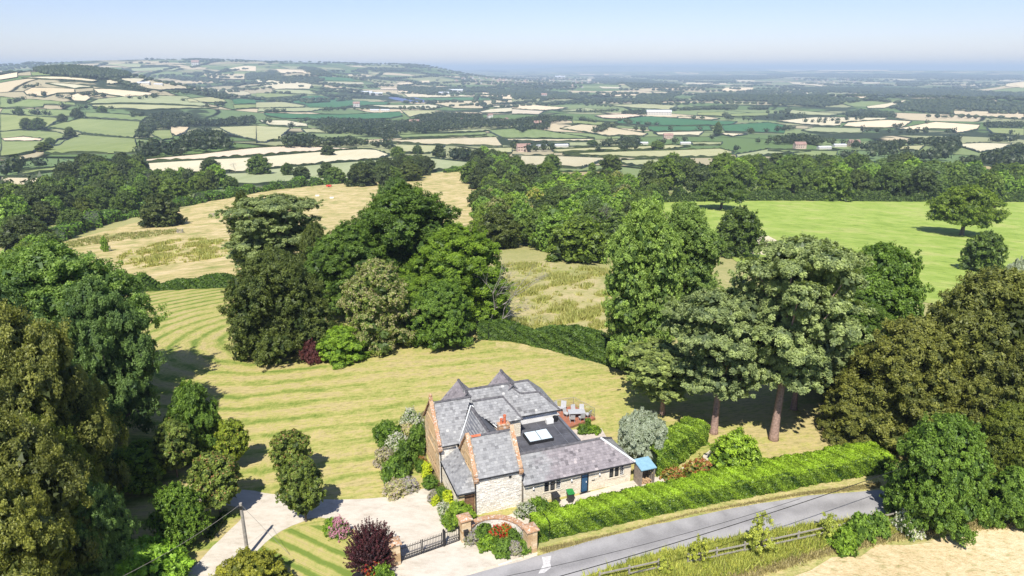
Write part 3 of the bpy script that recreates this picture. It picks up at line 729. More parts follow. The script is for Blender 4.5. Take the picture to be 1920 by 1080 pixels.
# middle distance
proto('mid_oak_a', 'broad', 13, 14, 1.2, 38, 1.9, 9000, .36, 'oakm', 41, limbs=5, clump=.9)
proto('mid_oak_b', 'broad', 13, 12, 1.0, 34, 1.8, 9000, .36, 'farm', 42, limbs=5, clump=.9)
proto('mid_oak_c', 'dome', 11, 12, .5, 34, 1.7, 9000, .36, 'oakm', 43, limbs=4, clump=.9)
proto('mid_fresh', 'broad', 12, 11, .8, 32, 1.7, 8000, .36, 'freshm', 44, limbs=4, clump=.9)
proto('mid_dark', 'dome', 10, 11, .3, 34, 1.6, 8000, .36, 'dark', 45, limbs=4, clump=.8)
proto('mid_flower', 'dome', 12, 11, .5, 32, 1.7, 8000, .36, 'chest', 46, limbs=4, clump=.8, fl=.28)
proto('mid_ash', 'broad', 12, 10, .8, 30, 1.6, 7500, .36, 'ashm', 47, limbs=4, clump=.8)
proto('big_oak_lone', 'broad', 14, 19, 4.2, 62, 1.9, 34000, .24, 'oakm', 48, limbs=16, clump=.7, trunk=.55, lfn=lambda L, r_: np.column_stack([L[:, :3], L[:, 3:5] * 1.05, L[:, 5:] * .6]))
def place(key, x, y, h=None, w=None, rz=0, name='tree', label='', cat='tree', group=None, dz=0):
    H, W_, c, tm = PROTO[key]; h = h or H; w = w or W_
    r = thing(name, label, cat, (x, y, T(x, y) + dz - .02), rz, group, (w / W_, w / W_, h / H))
    link('crown', c, r); link('trunk', tm, r); return r
def by_px(key, cx, foot, top, wpx, **kw):
    """foot/top rows and crown width in the photograph -> a real place and a real size"""
    x, y = at(cx, foot); g = T(x, y); zt_ = zt(cx, top, y)
    d = y * math.cos(PITCH) + (CAM_H - (g + zt_) / 2) * math.sin(PITCH)
    h = zt_ - g
    # the crown's top sits at its front side for a camera looking down
    return place(key, x, y, max(h, .3), wpx / FPX * d, **kw)
def foot_at(cx, D):
    """column of the photograph and true distance"""
    a = _azdir(cx); return a[0] * D, a[1] * D
def by_d(key, cx, D, top, wpx, **kw):
    rr = ray(cx, min(top + wpx * .5, top + 160)); nn_ = math.hypot(rr[0], rr[1]); x, y = rr[0] / nn_ * D, rr[1] / nn_ * D; g = T(x, y); zz = zt(cx, top, y)
    d = y * math.cos(PITCH) + (CAM_H - (g + zz) / 2) * math.sin(PITCH)
    return place(key, x, y, zz - g, wpx / FPX * d, **kw)
TR = dict(name='broadleaf_tree', cat='tree')
# left-hand wood beside the drive
by_d('ash', 110, 84, 462, 310, rz=.4, label='tall blue-green leaved tree at the back of the trees left of the lawn', **TR)
by_d('ash', -40, 70, 520, 300, rz=2.4, label='blue-green tree cut by the photo edge, behind the olive-brown beech', **TR)
by_d('beech', 25, 58, 585, 290, rz=1.1, label='large olive-brown leaved tree against the left edge of the photo', **TR)
by_d('ash', 180, 71, 528, 180, rz=.2, name='broadleaf_tree', cat='tree', label='dark green tree overhanging the mown lawn at the right of the left-hand trees')
by_d('ash', 95, 62, 665, 180, rz=2.9, label='shaded green tree below the dark overhanging tree, above the light green shrub', **TR)
by_d('beech', -10, 49, 780, 320, rz=3.6, label='olive tree low at the left edge, near the foot of the photo', **TR)
by_d('oak_dark', 80, 53, 790, 185, rz=1.9, label='broad tree between the olive tree and the clipped dark bush by the drive', **TR)
by_d('beech', -25, 43, 905, 300, rz=5.0, label='lowest olive-brown tree in the bottom left corner', **TR)
by_d('ash', 165, 48, 905, 135, rz=.8, label='small green tree touching the clipped dark bush on its left', **TR)
by_d('shrub_dark', 358, 66, 722, 105, rz=.3, name='shrub', cat='shrub', label='wide feathery green bush on the lawn edge above the row of round trees')
by_px('shrub', 262, 905, 838, 130, rz=1, name='shrub', cat='shrub', label='light green laurel bush behind the first round tree')
by_px('clipped', 345, 1020, 915, 92, rz=0, name='clipped_bush', cat='bush', label='large clipped dark green bush in the bend of the gravel drive')
by_px('juniper', 252, 1112, 1040, 200, rz=.5, name='juniper_bush', cat='bush', label='feathery bright green conifer bush at the bottom edge left of the drive')
by_px('shrub_olive', 472, 1118, 1044, 145, rz=1.5, name='shrub', cat='shrub', label='olive green bush at the bottom edge beside the wooden pole')
MP = dict(name='maple_tree', cat='tree', group='round-headed young maples along the drive')
by_px('maple', 333, 895, 792, 76, rz=.2, label='round-headed green maple nearest the light green laurel', **MP)
by_px('maple', 440, 880, 790, 60, rz=1.2, label='round-headed maple at the back of the left trio, right of the purple bush', **MP)
by_px('maple_red', 414, 966, 852, 92, rz=2.2, label='round-headed maple with reddish top, foremost of the left trio', **MP)
by_px('maple_red', 550, 903, 809, 74, rz=3.2, label='round-headed maple with red tips, the rear one of the right-hand pair', **MP)
by_px('maple', 574, 978, 860, 84, rz=4.2, label='round-headed maple beside the drive with its shadow on the gravel', **MP)
by_px('low_plum', 383, 836, 800, 36, name='purple_bush', cat='bush', label='small purple-leaved bush between two round maples')
bpy.context.scene.objects[-1]
# clump in the middle of the lawn
by_d('pine', 500, 126, 368, 215, rz=.4, name='pine_tree', cat='tree', label='tall pine with bare leaning trunk rising left of the tree clump')
by_d('mid_dark', 457, 170, 368, 58, name='evergreen_tree', cat='tree', label='small very dark tree in the meadow just left of the tall pine')
by_d('holm', 592, 118, 420, 80, rz=2, name='cypress_tree', cat='tree', label='narrow dark conifer immediately right of the tall pine')
by_px('oak_dark', 528, 662, 470, 190, rz=.9, name='holm_oak_tree', cat='tree', label='huge dense dark olive evergreen at the left end of the clump on the lawn')
by_d('oak_big', 765, 112, 355, 250, rz=.3, name='oak_tree', cat='tree', label='tallest oak at the back of the clump on the lawn')
by_d('oak_big', 655, 106, 425, 165, rz=1.3, name='oak_tree', cat='tree', label='dark green oak between the tall pine and the tallest oak')
by_d('oak_big', 860, 97, 428, 190, rz=2.3, name='oak_tree', cat='tree', label='big bright green oak at the right of the clump beside the bare grey branches')
by_d('oak_big', 775, 96, 520, 150, rz=3.9, name='oak_tree', cat='tree', label='lower oak behind the cream-flowering chestnut')
by_px('chestnut', 715, 648, 492, 145, rz=.2, name='sweet_chestnut_tree', cat='tree', label='chestnut covered in cream flowers at the front of the clump')
by_px('sycamore', 830, 645, 530, 120, rz=1.2, name='oak_tree', cat='tree', label='front oak of the clump, its low branches over the lawn right of the chestnut')
by_px('shrub_dark', 640, 672, 616, 105, rz=.2, name='laurel_bush', cat='bush', label='bright green laurel bush at the front of the tree clump')
by_px('low_plum', 585, 680, 640, 36, name='plum_tree', cat='tree', label='tiny purple-leaved tree with thin trunk standing alone on the lawn')
by_d('ash', 745, 150, 335, 110, rz=2, label='pale green round tree just behind the tallest oak', **TR)
# right-hand trees
by_px('poplar', 1195, 696, 376, 145, rz=.5, name='hornbeam_tree', cat='tree', label='tall dense upright tree behind the lawn hedge, left of the pines')
by_d('poplar', 1285, 96, 380, 130, rz=2.5, name='hornbeam_tree', cat='tree', label='second upright tree standing right behind the tall dense one')
PN = dict(name='pine_tree', cat='tree')
by_px('pine_low', 1338, 812, 545, 235, rz=.2, label='grey-green pine with forked trunk nearest the silver pear tree', **PN)
by_px('pine', 1450, 824, 446, 270, rz=.1, label='tallest grey-green pine with thick reddish trunk on the side lawn', **PN)
by_d('pine_low', 1245, 68, 650, 165, rz=1.7, label='low spreading pine bough tree at the lawn edge above the silver pear', **PN)
by_d('pine_low', 1500, 74, 585, 190, rz=3.2, label='lower pine in front of the tallest pine', **PN)
by_d('sycamore', 1640, 92, 462, 190, rz=1, label='green broadleaf tree behind the tallest pine, next to the open pasture', **TR)
by_d('oak_big', 1590, 82, 560, 190, rz=5, label='shaded green tree between the tallest pine and the bronze conifers', **TR)
BZ = dict(name='bronze_conifer', cat='tree')
by_d('bronze', 1850, 78, 508, 290, rz=.3, label='tallest bronze-brown tree at the right edge', **BZ)
by_d('bronze', 1700, 72, 600, 240, rz=2.3, label='bronze-brown tree leaning over the far end of the road hedge', **BZ)
by_d('bronze', 1910, 72, 650, 200, rz=4.1, label='bronze-brown tree at the right edge above the lane', **BZ)
by_d('bronze', 1975, 84, 530, 200, rz=1.1, label='bronze-brown tree cut by the right edge behind the others', **BZ)
by_d('bronze', 1610, 70, 715, 130, rz=4.9, label='low olive-bronze boughs between the thick pine trunk and the road hedge', **BZ)
by_d('holm', 1890, 68, 760, 130, rz=3, name='evergreen_tree', cat='tree', label='dark evergreen overhanging the lane behind the roadside sycamore')
by_px('sycamore', 1742, 985, 782, 162, rz=.4, name='roadside_tree', cat='tree', label='bright green roadside tree hiding the bend of the lane')
by_px('shrub_dark', 1885, 974, 880, 100, rz=2.4, name='roadside_tree', cat='tree', label='smaller green roadside tree right of the bend')
by_d('pear', 1912, 170, 490, 44, name='silver_bush', cat='bush', label='silvery white bush at the right edge beyond the bronze trees')
by_px('big_oak_lone', 1803, 441, 348, 124, rz=.4, name='oak_tree', cat='tree', label='broad lone oak with visible trunk in the bright green pasture')
by_px('mid_oak_c', 1840, 508, 434, 76, rz=.4, name='oak_tree', cat='tree', label='small round oak below the broad lone oak in the pasture')
by_px('mid_oak_c', 1380, 480, 388, 92, rz=1.4, name='oak_tree', cat='tree', label='round oak at the left corner of the bright green pasture')
by_px('big_oak_lone', 1352, 392, 330, 92, rz=1, name='oak_tree', cat='tree', label='spreading oak on the pasture edge in front of the tree belt')
by_px('pear', 1203, 866, 777, 88, rz=.2, name='weeping_pear_tree', cat='tree', label='silver-grey weeping pear beside the blue-roofed shed')
by_px('mid_dark', 303, 424, 366, 74, rz=.4, name='evergreen_tree', cat='tree', label='wide very dark tree alone in the tan meadow beside the scrub strip')
by_px('shrub', 1375, 888, 814, 102, rz=1, name='laurel_bush', cat='bush', label='big domed laurel behind the road hedge below the pines')
by_px('low_orangef', 1310, 898, 862, 60, name='shrub', cat='shrub', label='reddish-brown mixed shrub where the gravel path ends')
by_px('low_orangef', 1262, 898, 878, 44, name='shrub', cat='shrub', label='low orange-tinged shrub beside the gravel path opening')
# garden shrubs
GB = [('ball', 728, 836, 792, 50, 'box_bush', 'bush', 'round dark box bush alone on the lawn left of the flower border'),
 ('low_whitef', 772, 808, 768, 44, 'rose_bush', 'shrub', 'white-flowering shrub at the top of the border near the stone gable'),
 ('low_whitef', 745, 846, 812, 46, 'flowering_shrub', 'shrub', 'cream-flowered shrub right beside the round dark box bush'),
 ('low_fresh', 786, 846, 798, 50, 'shrub', 'shrub', 'leafy green shrub against the middle of the gable wall'),
 ('low_lav', 765, 826, 795, 40, 'perennial_clump', 'plant', 'grey-mauve perennial clump in the upper border'),
 ('low_fresh', 760, 875, 828, 48, 'shrub', 'shrub', 'bright green shrub in the centre of the border'),
 ('low_lav', 722, 872, 840, 44, 'lavender_bush', 'plant', 'mauve lavender bush on the lawn side of the border'),
 ('low_fresh', 742, 902, 858, 52, 'shrub', 'shrub', 'green shrub above the front tip of the border'),
 ('low_lav', 742, 925, 902, 50, 'lavender_bush', 'plant', 'lavender at the front tip of the border by the gravel'),
 ('low_lav', 765, 918, 896, 40, 'lavender_bush', 'plant', 'small lavender clump at the gravel corner of the border'),
 ('low_orangef', 787, 870, 856, 26, 'flowering_plant', 'plant', 'orange flowers above the yellow clipped cone'),
 ('ball', 789, 884, 864, 22, 'box_bush', 'bush', 'small clipped green ball touching the gable wall'),
 ('lime_cone', 801, 895, 868, 22, 'clipped_cone', 'bush', 'yellow-green clipped cone by the gable corner'),
 ('ball', 806, 915, 893, 30, 'box_bush', 'bush', 'clipped green ball between the two yellow-green cones'),
 ('ball', 829, 939, 914, 28, 'box_bush', 'bush', 'clipped ball close to the porch wall'),
 ('lime_cone', 840, 950, 922, 24, 'clipped_cone', 'bush', 'yellow-green clipped cone by the porch'),
 ('low_whitef', 832, 962, 942, 30, 'flowering_plant', 'plant', 'white flowers at the gravel edge below the porch'),
 ('low_lav', 815, 938, 918, 26, 'lavender_bush', 'plant', 'grey lavender patch between clipped ball and gravel'),
 ('low_lime', 818, 945, 930, 20, 'leafy_plant', 'plant', 'small yellow-leaved plant at the gravel edge'),
 ('shrub', 861, 982, 944, 62, 'laurel_bush', 'bush', 'rounded green bush behind the gate pillar'),
 ('ball', 845, 985, 964, 34, 'box_bush', 'bush', 'low green bush just behind the small iron gate'),
 ('low_fresh', 1010, 958, 934, 40, 'rose_bush', 'shrub', 'climbing rose against the kitchen wing left of the caddy'),
 ('low_whitef', 985, 968, 944, 40, 'rose_bush', 'shrub', 'pale-flowered shrub at the stone wing corner'),
 ('low_fresh', 1040, 955, 940, 26, 'shrub', 'shrub', 'small shrub between hedge and bins'),
 ('dark_cone', 1102, 806, 785, 16, 'clipped_cone', 'bush', 'dark clipped cone beside the red deck'),
 ('low_fresh', 1092, 811, 797, 26, 'shrub', 'shrub', 'bright low shrub left of the dark cone by the deck'),
 ('low_fresh', 1114, 812, 798, 26, 'shrub', 'shrub', 'bright low shrub right of the dark cone by the deck'),
 ('ball', 907, 1012, 984, 32, 'box_bush', 'bush', 'clipped dark ball at the left of the curved entrance bed'),
 ('ball', 963, 1022, 994, 28, 'box_bush', 'bush', 'clipped dark ball at the right of the curved entrance bed'),
 ('low_redf', 930, 1012, 988, 36, 'geranium_plant', 'plant', 'bright red flowers in the middle of the entrance bed'),
 ('low_redf', 948, 1003, 982, 26, 'geranium_plant', 'plant', 'red and pink flowers under the curved wall'),
 ('low_fresh', 918, 1030, 1006, 44, 'leafy_plant', 'plant', 'light green foliage at the gravel side of the entrance bed'),
 ('low_fresh', 945, 1036, 1012, 46, 'leafy_plant', 'plant', 'light green foliage at the front of the entrance bed'),
 ('low_lav', 882, 1016, 998, 32, 'lavender_bush', 'plant', 'grey lavender beside the left gate pillar'),
 ('low_lav', 965, 1036, 1016, 36, 'lavender_bush', 'plant', 'grey-pink lavender in front of the right clipped ball'),
 ('low_fresh', 984, 1034, 1014, 30, 'leafy_plant', 'plant', 'feathery plant at the foot of the right stone pillar'),
 ('low_pinkf', 638, 1004, 972, 40, 'hydrangea_bush', 'bush', 'pink hydrangea left of the dark purple barberry'),
 ('low_fresh', 622, 998, 972, 34, 'leafy_plant', 'plant', 'light green plant behind the pink hydrangea'),
 ('low_redf', 700, 1080, 1056, 44, 'geranium_plant', 'plant', 'red flowers at the foot of the purple barberry'),
 ('low_fresh', 716, 1096, 1064, 50, 'leafy_plant', 'plant', 'light green leaves at the bottom edge below the barberry'),
]
for i, (k, cx, ft, tp, wp, nm, ct, lb) in enumerate(GB):
    by_px(k, cx, ft, tp, wp, rz=i * 1.3, name=nm, cat=ct, label=lb)
# purple barberry: upright spiky sprays
def barberry():
    rng = np.random.default_rng(5); x, y = at(698, 1058); g = T(x, y)
    Vs, vv = [], []
    r = thing('barberry_bush', 'large dark purple barberry bush beside the iron gate', 'bush', (x, y, g))
    m = MB()
    for i in range(430):
        a = rng.uniform(0, 2 * math.pi); e = math.acos(rng.uniform(.02, 1)); L = rng.uniform(.85, 1.12)
        tip = np.array([math.cos(a) * math.sin(e) * 1.95 * L, math.sin(a) * math.sin(e) * 1.95 * L, .3 + (math.cos(e) * 3.15 + .15) * L])
        base = tip * np.array([.35, .35, .25]); k = 60
        t = rng.uniform(0.2, 1, (k, 1)) ** .7; P = base + (tip - base) * t + rng.normal(size=(k, 3)) * .10 * (1.15 - t)
        n = norm(rng.normal(size=(k, 3)) + norm(tip) * .6)
        Vs.append(leaftris(P, n, .062, 1.1, rng)); v = np.full(k, rng.uniform(.05, .75)) + rng.uniform(-.05, .05, k)
        if rng.random() < .3: v[t[:, 0] > .86] = .95
        vv.append(np.clip(v, 0, 1))
        if i % 14 == 0: m.tube([(0, 0, 0), tuple(base), tuple(tip * .9)], [.05, .03, .01], 5)
    link('crown', npmesh('barberry_crown', np.concatenate(Vs), LM['purple'], np.repeat(np.concatenate(vv), 3)), r)
    m.obj('trunk', BARK, r)
barberry()
# bare branches
def dead_branch():
    rr_ = ray(1328, 700); y_ = 61.0; x_ = rr_[0] * y_ / rr_[1]; z_ = CAM_H + rr_[2] * y_ / rr_[1]
    r = thing('fallen_branch', 'pinkish bare dead branch caught in the pine nearest the silver pear', 'branch', (x_, y_, z_)); m = MB(); rq = random.Random(3)
    m.tube([(1.6, 1.5, -.6), (.9, .6, .8), (0, 0, 1.2)], [.13, .1, .07], 6)
    for k in range(7):
        a = Vector((rq.uniform(-.2, .5), 0, 1.1)); q = [a]
        for j in range(4): a = a + Vector((rq.uniform(-.45, .45), rq.uniform(-.3, .2), -rq.uniform(.25, .6))); q.append(a)
        m.tube(q, [.06, .045, .03, .02, .01], 5)
    m.obj('branch', plain('pink_dead_wood', (.55, .42, .36), .9, 6, .2), r)
dead_branch()
def bare_tree(x, y, h, w, seed, label, name='dead_tree', fan=(0, 0)):
    rng = random.Random(seed); r = thing(name, label, 'tree', (x, y, T(x, y))); m = MB(); tw = MB()
    def br(p, d, L, rad, dep):
        d = d.normalized(); q = p + d * L; mid = (p + q) / 2 + Vector([rng.uniform(-.06, .06) * L for _ in range(3)])
        (m if dep < 2 else tw).tube([p, mid, q], [rad, rad * .8, rad * .6], 6 if dep < 2 else 3, cap=False)
        if dep >= 5: return
        for _ in range(3 if dep < 4 else 2):
            nd = d + Vector((rng.uniform(-.75, .75) + fan[0] * .2, rng.uniform(-.75, .75) + fan[1] * .2, rng.uniform(-.35, .6)))
            br(q, nd, L * rng.uniform(.62, .82), rad * .55, dep + 1)
    br(Vector((0, 0, -.2)), Vector((fan[0] * .3, fan[1] * .3, 1)), h * .27, w * .011 + .03, 0)
    m.obj('trunk', BARK_G, r); tw.obj('twigs', BARK_G, r, kind='stuff')
x, y = foot_at(905, 93); bare_tree(x, y, 15, 12, 4, 'grey leafless branches at the right side of the clump on the lawn', fan=(1.2, -.3))
x, y = foot_at(925, 92); bare_tree(x, y, 9, 9, 9, 'low leafless grey branches over the hedge end', fan=(1.4, -.2))
x, y = at(442, 326); bare_tree(x, y, 13, 12, 7, 'leafless brown tree between two lone oaks by the straw field')
x, y = at(1135, 470); bare_tree(x, y, 15, 9, 17, 'pale leafless tree at the right edge of the central wood')
x, y = at(280, 352); bare_tree(x, y, 12, 9, 21, 'leafless grey tree within the left-hand wood')

# ------------------------------------------------------------------ hedges
def hedge(name, label, path, width, height, n, leaf, mat, seed, closed=False, hv=.12, cat='hedge', top_light=.0, off=0.0, taper=(1, 1)):
    """a clipped hedge along a ground line: leaf shell over a solid twiggy core"""
    rng = np.random.default_rng(seed); P = np.array(resample(smooth_poly(path, 2, closed), .5, closed))
    d = np.gradient(P, axis=0); d = d / np.maximum(np.hypot(d[:, 0], d[:, 1])[:, None], 1e-6); nn = np.column_stack([-d[:, 1], d[:, 0]])
    L = len(P); tp = np.interp(np.arange(L), [0, L * .55, L], [taper[0], taper[1], taper[1]])
    if off: P = P + nn * (off * tp)[:, None]
    g = tz(P[:, 0], P[:, 1]); c0 = np.array([P[:, 0].mean(), P[:, 1].mean(), g.mean()])
    hh = height * (1 + hv * np.interp(np.arange(L), np.arange(0, L + 12, 6), rng.normal(size=len(np.arange(0, L + 12, 6)))))
    ww = width * (1 + hv * .7 * np.interp(np.arange(L), np.arange(0, L + 12, 5), rng.normal(size=len(np.arange(0, L + 12, 5))))) * tp
    i = rng.integers(0, L, n); per = width + 2 * height; s = rng.uniform(0, per, n)
    top = (s > height) & (s < height + width); side = np.where(s <= height, -1, 1)
    lat = np.where(top, (s - height) / width - .5, side * .5); zz = np.where(top, 1.0, np.where(s <= height, s / height, (per - s) / height))
    # rounded shoulders
    zz = np.where(top, 1 - .10 * (np.abs(lat) * 2) ** 4, zz); lat = np.where(top, lat, lat * (1 - .12 * zz ** 6))
    # clumping
    cl = rng.normal(size=(L // 1 + 1,)) * .0
    Q = np.column_stack([P[i] + nn[i] * (lat * ww[i])[:, None] + d[i] * rng.uniform(-.3, .3, (n, 1)), g[i] + zz * hh[i]])
    N_ = np.column_stack([nn[i] * np.where(top, lat * .6, side)[:, None], np.where(top, 1.0, .35)])
    w = np.sin(Q[:, 0] * 2.1 + Q[:, 2] * 3) * np.sin(Q[:, 1] * 2.3 + 1) + np.sin(Q[:, 0] * 4.7 + Q[:, 1] * 3.9 + Q[:, 2] * 5) * .6
    Q += norm(N_) * (w * .11 * min(1, height / 2) + rng.normal(0, .06, n))[:, None]
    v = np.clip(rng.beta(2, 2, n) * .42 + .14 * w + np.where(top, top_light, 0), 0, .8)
    V = leaftris(Q, norm(norm(N_) + rng.normal(size=(n, 3)) * .55), leaf, 1.1, rng) - c0
    r = thing(name, label, cat, tuple(c0))
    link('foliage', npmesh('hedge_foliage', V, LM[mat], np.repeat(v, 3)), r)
    m = MB(); m.cur = .1
    for k in range(0, L - 1, 2):
        k2 = min(k + 2, L - 1); q = []
        for kk in (k, k2):
            for sd, hz in ((-1, -.1), (-1, .9), (1, .9), (1, -.1)):
                p = P[kk] + nn[kk] * sd * ww[kk] * .42; q.append((p[0] - c0[0], p[1] - c0[1], g[kk] + hz * hh[kk] - c0[2]))
        m.add(q, [(0, 1, 5, 4), (1, 2, 6, 5), (2, 3, 7, 6)] + ([(0, 3, 2, 1)] if k == 0 else []) + ([(4, 5, 6, 7)] if k2 == L - 1 else []))
    m.obj('twiggy_core', LM['far'], r)
    return r
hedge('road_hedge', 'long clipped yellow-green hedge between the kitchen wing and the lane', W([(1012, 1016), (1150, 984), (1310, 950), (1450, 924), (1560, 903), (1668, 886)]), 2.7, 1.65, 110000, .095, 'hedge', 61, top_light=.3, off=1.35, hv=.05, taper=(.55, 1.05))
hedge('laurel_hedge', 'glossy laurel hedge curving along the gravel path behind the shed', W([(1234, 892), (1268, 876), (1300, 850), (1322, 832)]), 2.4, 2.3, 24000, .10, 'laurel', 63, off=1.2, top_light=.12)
hedge('lawn_hedge', 'dark green hedge between the mown lawn and the rush meadow', W([(900, 636), (960, 640), (1040, 658), (1110, 676), (1200, 700)]), 2.6, 2.6, 26000, .16, 'oak', 64, off=1, hv=.25)
hedge('boundary_hedge', 'green hedge at the far left end of the mown lawn', W([(200, 550), (250, 548), (340, 543), (470, 537)]), 2.4, 2.4, 16000, .2, 'fresh', 65, off=1, hv=.35)
hedge('scrub_strip', 'pale green strip of young scrub along the left edge of the tan meadow', W([(90, 462), (180, 424), (280, 400), (440, 368), (560, 350), (660, 342)]), 7, 3.2, 15000, .45, 'juniper', 66, off=3, hv=.5)
hedge('scrub_strip', 'thin line of young scrub beyond the copse in the meadow', W([(835, 324), (870, 320), (900, 318)]), 4, 2.8, 3000, .45, 'juniper', 67, hv=.5)
hedge('pasture_hedge', 'thick dark hedge along the top edge of the bright green pasture', W([(1225, 380), (1400, 376), (1650, 378), (1920, 379)]), 5, 4.5, 22000, .5, 'oakm', 69, off=2, hv=.4)
hedge('flower_border_hedge', 'low box edging in front of the big clipped bush at the drive', W([(392, 1010), (410, 985), (425, 965)]), .6, .35, 900, .06, 'box', 68)

# ------------------------------------------------------------------ woods and single trees in the valley
def scatter(poly, sp, rng, jit=.42):
    P = np.array(poly); lo, hi = P.min(0), P.max(0)
    gx = np.arange(lo[0], hi[0] + sp, sp); gy = np.arange(lo[1], hi[1] + sp, sp * .87)
    G = np.array([(x + (sp / 2 if j % 2 else 0), y) for j, y in enumerate(gy) for x in gx]) if len(gx) and len(gy) else np.zeros((0, 2))
    G = G + rng.uniform(-jit, jit, G.shape) * sp
    return G[inside(G, poly)] if len(G) else G
rng0 = np.random.default_rng(77)
N_IND = [0]
KIND = {'mid_oak_a': 'rounded mid-green', 'mid_oak_b': 'deep green broad', 'mid_oak_c': 'low domed green', 'mid_fresh': 'fresh light green', 'mid_ash': 'bluish green', 'mid_dark': 'very dark low', 'mid_flower': 'cream-flowering'}
def wood_near(label, group, px, sp, keys, hr, name='woodland_tree'):
    pl = W(px); G = scatter(pl, sp, rng0); Dq = np.quantile(G[:, 1], [.33, .67]); Sq = np.quantile(G[:, 0] / G[:, 1], [.33, .67])
    for x, y in G:
        k = keys[rng0.integers(len(keys))]; h = rng0.uniform(*hr); H, W_, *_ = PROTO[k]
        zone = ('front' if y < Dq[0] else 'middle' if y < Dq[1] else 'back') + ' ' + ('left' if x / y < Sq[0] else 'centre' if x / y < Sq[1] else 'right')
        place(k, float(x), float(y), h, W_ * h / H * rng0.uniform(.9, 1.25), rz=rng0.uniform(0, 6.28), name=name, label=KIND[k] + ' tree, ' + zone + ' of ' + label, cat='tree', group=group); N_IND[0] += 1
wood_near('the belt above the green pasture', 'trees of the belt above the green pasture',
          [(1215, 366), (1205, 345), (1280, 328), (1440, 318), (1640, 322), (1800, 338), (1930, 350), (2000, 376), (1700, 378), (1450, 374)], 26.0, ['mid_oak_a', 'mid_oak_b', 'mid_oak_c', 'mid_fresh', 'mid_ash', 'mid_oak_a'], (13, 19))
wood_near('the central wood', 'trees of the central wood',
          [(890, 372), (960, 352), (1060, 347), (1170, 350), (1240, 372), (1235, 400), (1190, 440), (1150, 505), (1080, 500), (985, 484), (920, 460), (880, 420)], 12.3, ['mid_fresh', 'mid_fresh', 'mid_oak_c', 'mid_oak_b', 'mid_flower', 'mid_ash', 'mid_oak_a', 'mid_fresh', 'mid_dark', 'mid_oak_c'], (8, 12))
wood_near('the small wood above the central one', 'trees at the top of the central wood',
          [(862, 345), (900, 300), (925, 300), (965, 325), (1060, 350), (980, 362), (890, 370)], 20, ['mid_oak_a', 'mid_oak_b', 'mid_fresh', 'mid_dark'], (10, 15))
wood_near('the dark wood left of the meadow', 'trees of the left-hand wood',
          [(-30, 480), (-30, 390), (60, 376), (200, 358), (290, 340), (350, 340), (440, 350), (440, 362), (330, 386), (240, 408), (130, 440), (70, 480)], 22.5, ['mid_oak_a', 'mid_oak_b', 'mid_dark', 'mid_oak_c', 'mid_fresh'], (9, 15))
wood_near('the copse above the meadow', 'trees of the copse above the meadow',
          [(664, 348), (668, 328), (720, 318), (790, 312), (815, 322), (810, 332), (740, 345), (700, 352)], 19, ['mid_oak_a', 'mid_oak_b', 'mid_dark'], (10, 14))
wood_near('the spur left of the straw field', 'trees of the spur beside the straw field',
          [cr('A', *p) for p in [(370, 1000), (450, 930), (620, 890), (850, 850), (1050, 880), (1110, 925), (1060, 950), (880, 985), (620, 1015)]], 20, ['mid_oak_a', 'mid_oak_b', 'mid_dark'], (12, 17))
wood_near('the thicket below the scrub strip', 'small trees below the scrub strip',
          [(0, 520), (60, 470), (100, 480), (60, 560), (-20, 600)], 9, ['mid_oak_c', 'mid_fresh'], (6, 9))
LONE = [('mid_oak_b', 395, 322, 299, 38, 'lone dark oak left of the bare brown tree on the straw field'),
 ('mid_oak_a', 487, 327, 292, 46, 'largest lone oak on the edge of the pale green field'),
 ('mid_oak_a', 539, 329, 306, 24, 'small lone oak, first right of the largest one'),
 ('mid_oak_b', 566, 337, 313, 34, 'wide low lone oak right of the small one'),
 ('mid_oak_b', 613, 334, 306, 32, 'upright oak of the touching pair in the pale green field'),
 ('mid_oak_a', 628, 343, 314, 42, 'rounder front oak of the touching pair in the pale green field'),
 ('mid_oak_b', 615, 291, 274, 28, 'lone oak on the hedge line above the straw field'),
 ('mid_oak_a', 746, 295, 275, 28, 'lone oak on the right end of the straw field'),
 ('mid_oak_c', 1034, 320, 289, 36, 'round oak between the pale field and the brown strip in the centre'),
 ('mid_oak_b', 1145, 322, 292, 44, 'dark dense oak right of the pale field in the centre'),
 ('mid_ash', 1110, 320, 305, 14, 'small bushy tree just left of the dark dense oak'),
 ('mid_oak_c', 783, 288, 272, 20, 'pale bush-like tree left of the purple-tinged one'),
 ('mid_dark', 823, 294, 273, 26, 'purple-tinged tree next to the leafy copse'),
 ('mid_oak_b', 51, 242, 222, 24, 'left oak of the pair at the corner of two green fields'),
 ('mid_oak_a', 74, 242, 221, 26, 'right oak of the pair at the corner of two green fields'),
 ('mid_dark', 118, 229, 214, 20, 'oak on the dividing hedge between two pale green fields'),
 ('mid_dark', 133, 258, 239, 22, 'dark leaning tree on the hedge corner in the green fields'),
 ('mid_oak_b', 83, 283, 267, 28, 'wide oak low on the hedge of the green fields'),
 ('mid_oak_a', 95, 271, 258, 18, 'small oak above the wide one on the hedge'),
 ('mid_oak_c', 37, 216, 200, 14, 'small round tree on the hedge at the far left'),
 ('mid_oak_b', 146, 222, 203, 22, 'tree at the top end of the bright green field'),
 ('mid_oak_c', 192, 210, 198, 18, 'tree on the lane hedge above the bright green field'),
 ('mid_ash', 1110, 272, 262, 20, 'single round tree in the light green field near the barns'),
 ('mid_oak_a', 1232, 281, 264, 26, 'twin-crowned oak on the hedge in the middle distance'),
 ('mid_oak_a', 1345, 252, 229, 16, 'tall narrow tree on the edge of the deep green crop'),
 ('mid_oak_b', 1408, 250, 240, 12, 'small tree at the right of the deep green crop'),
]
for i, (k, cx, ft, tp, wp, lb) in enumerate(LONE): by_px(k, cx, ft, tp, wp, rz=i, name='oak_tree', cat='tree', label=lb)

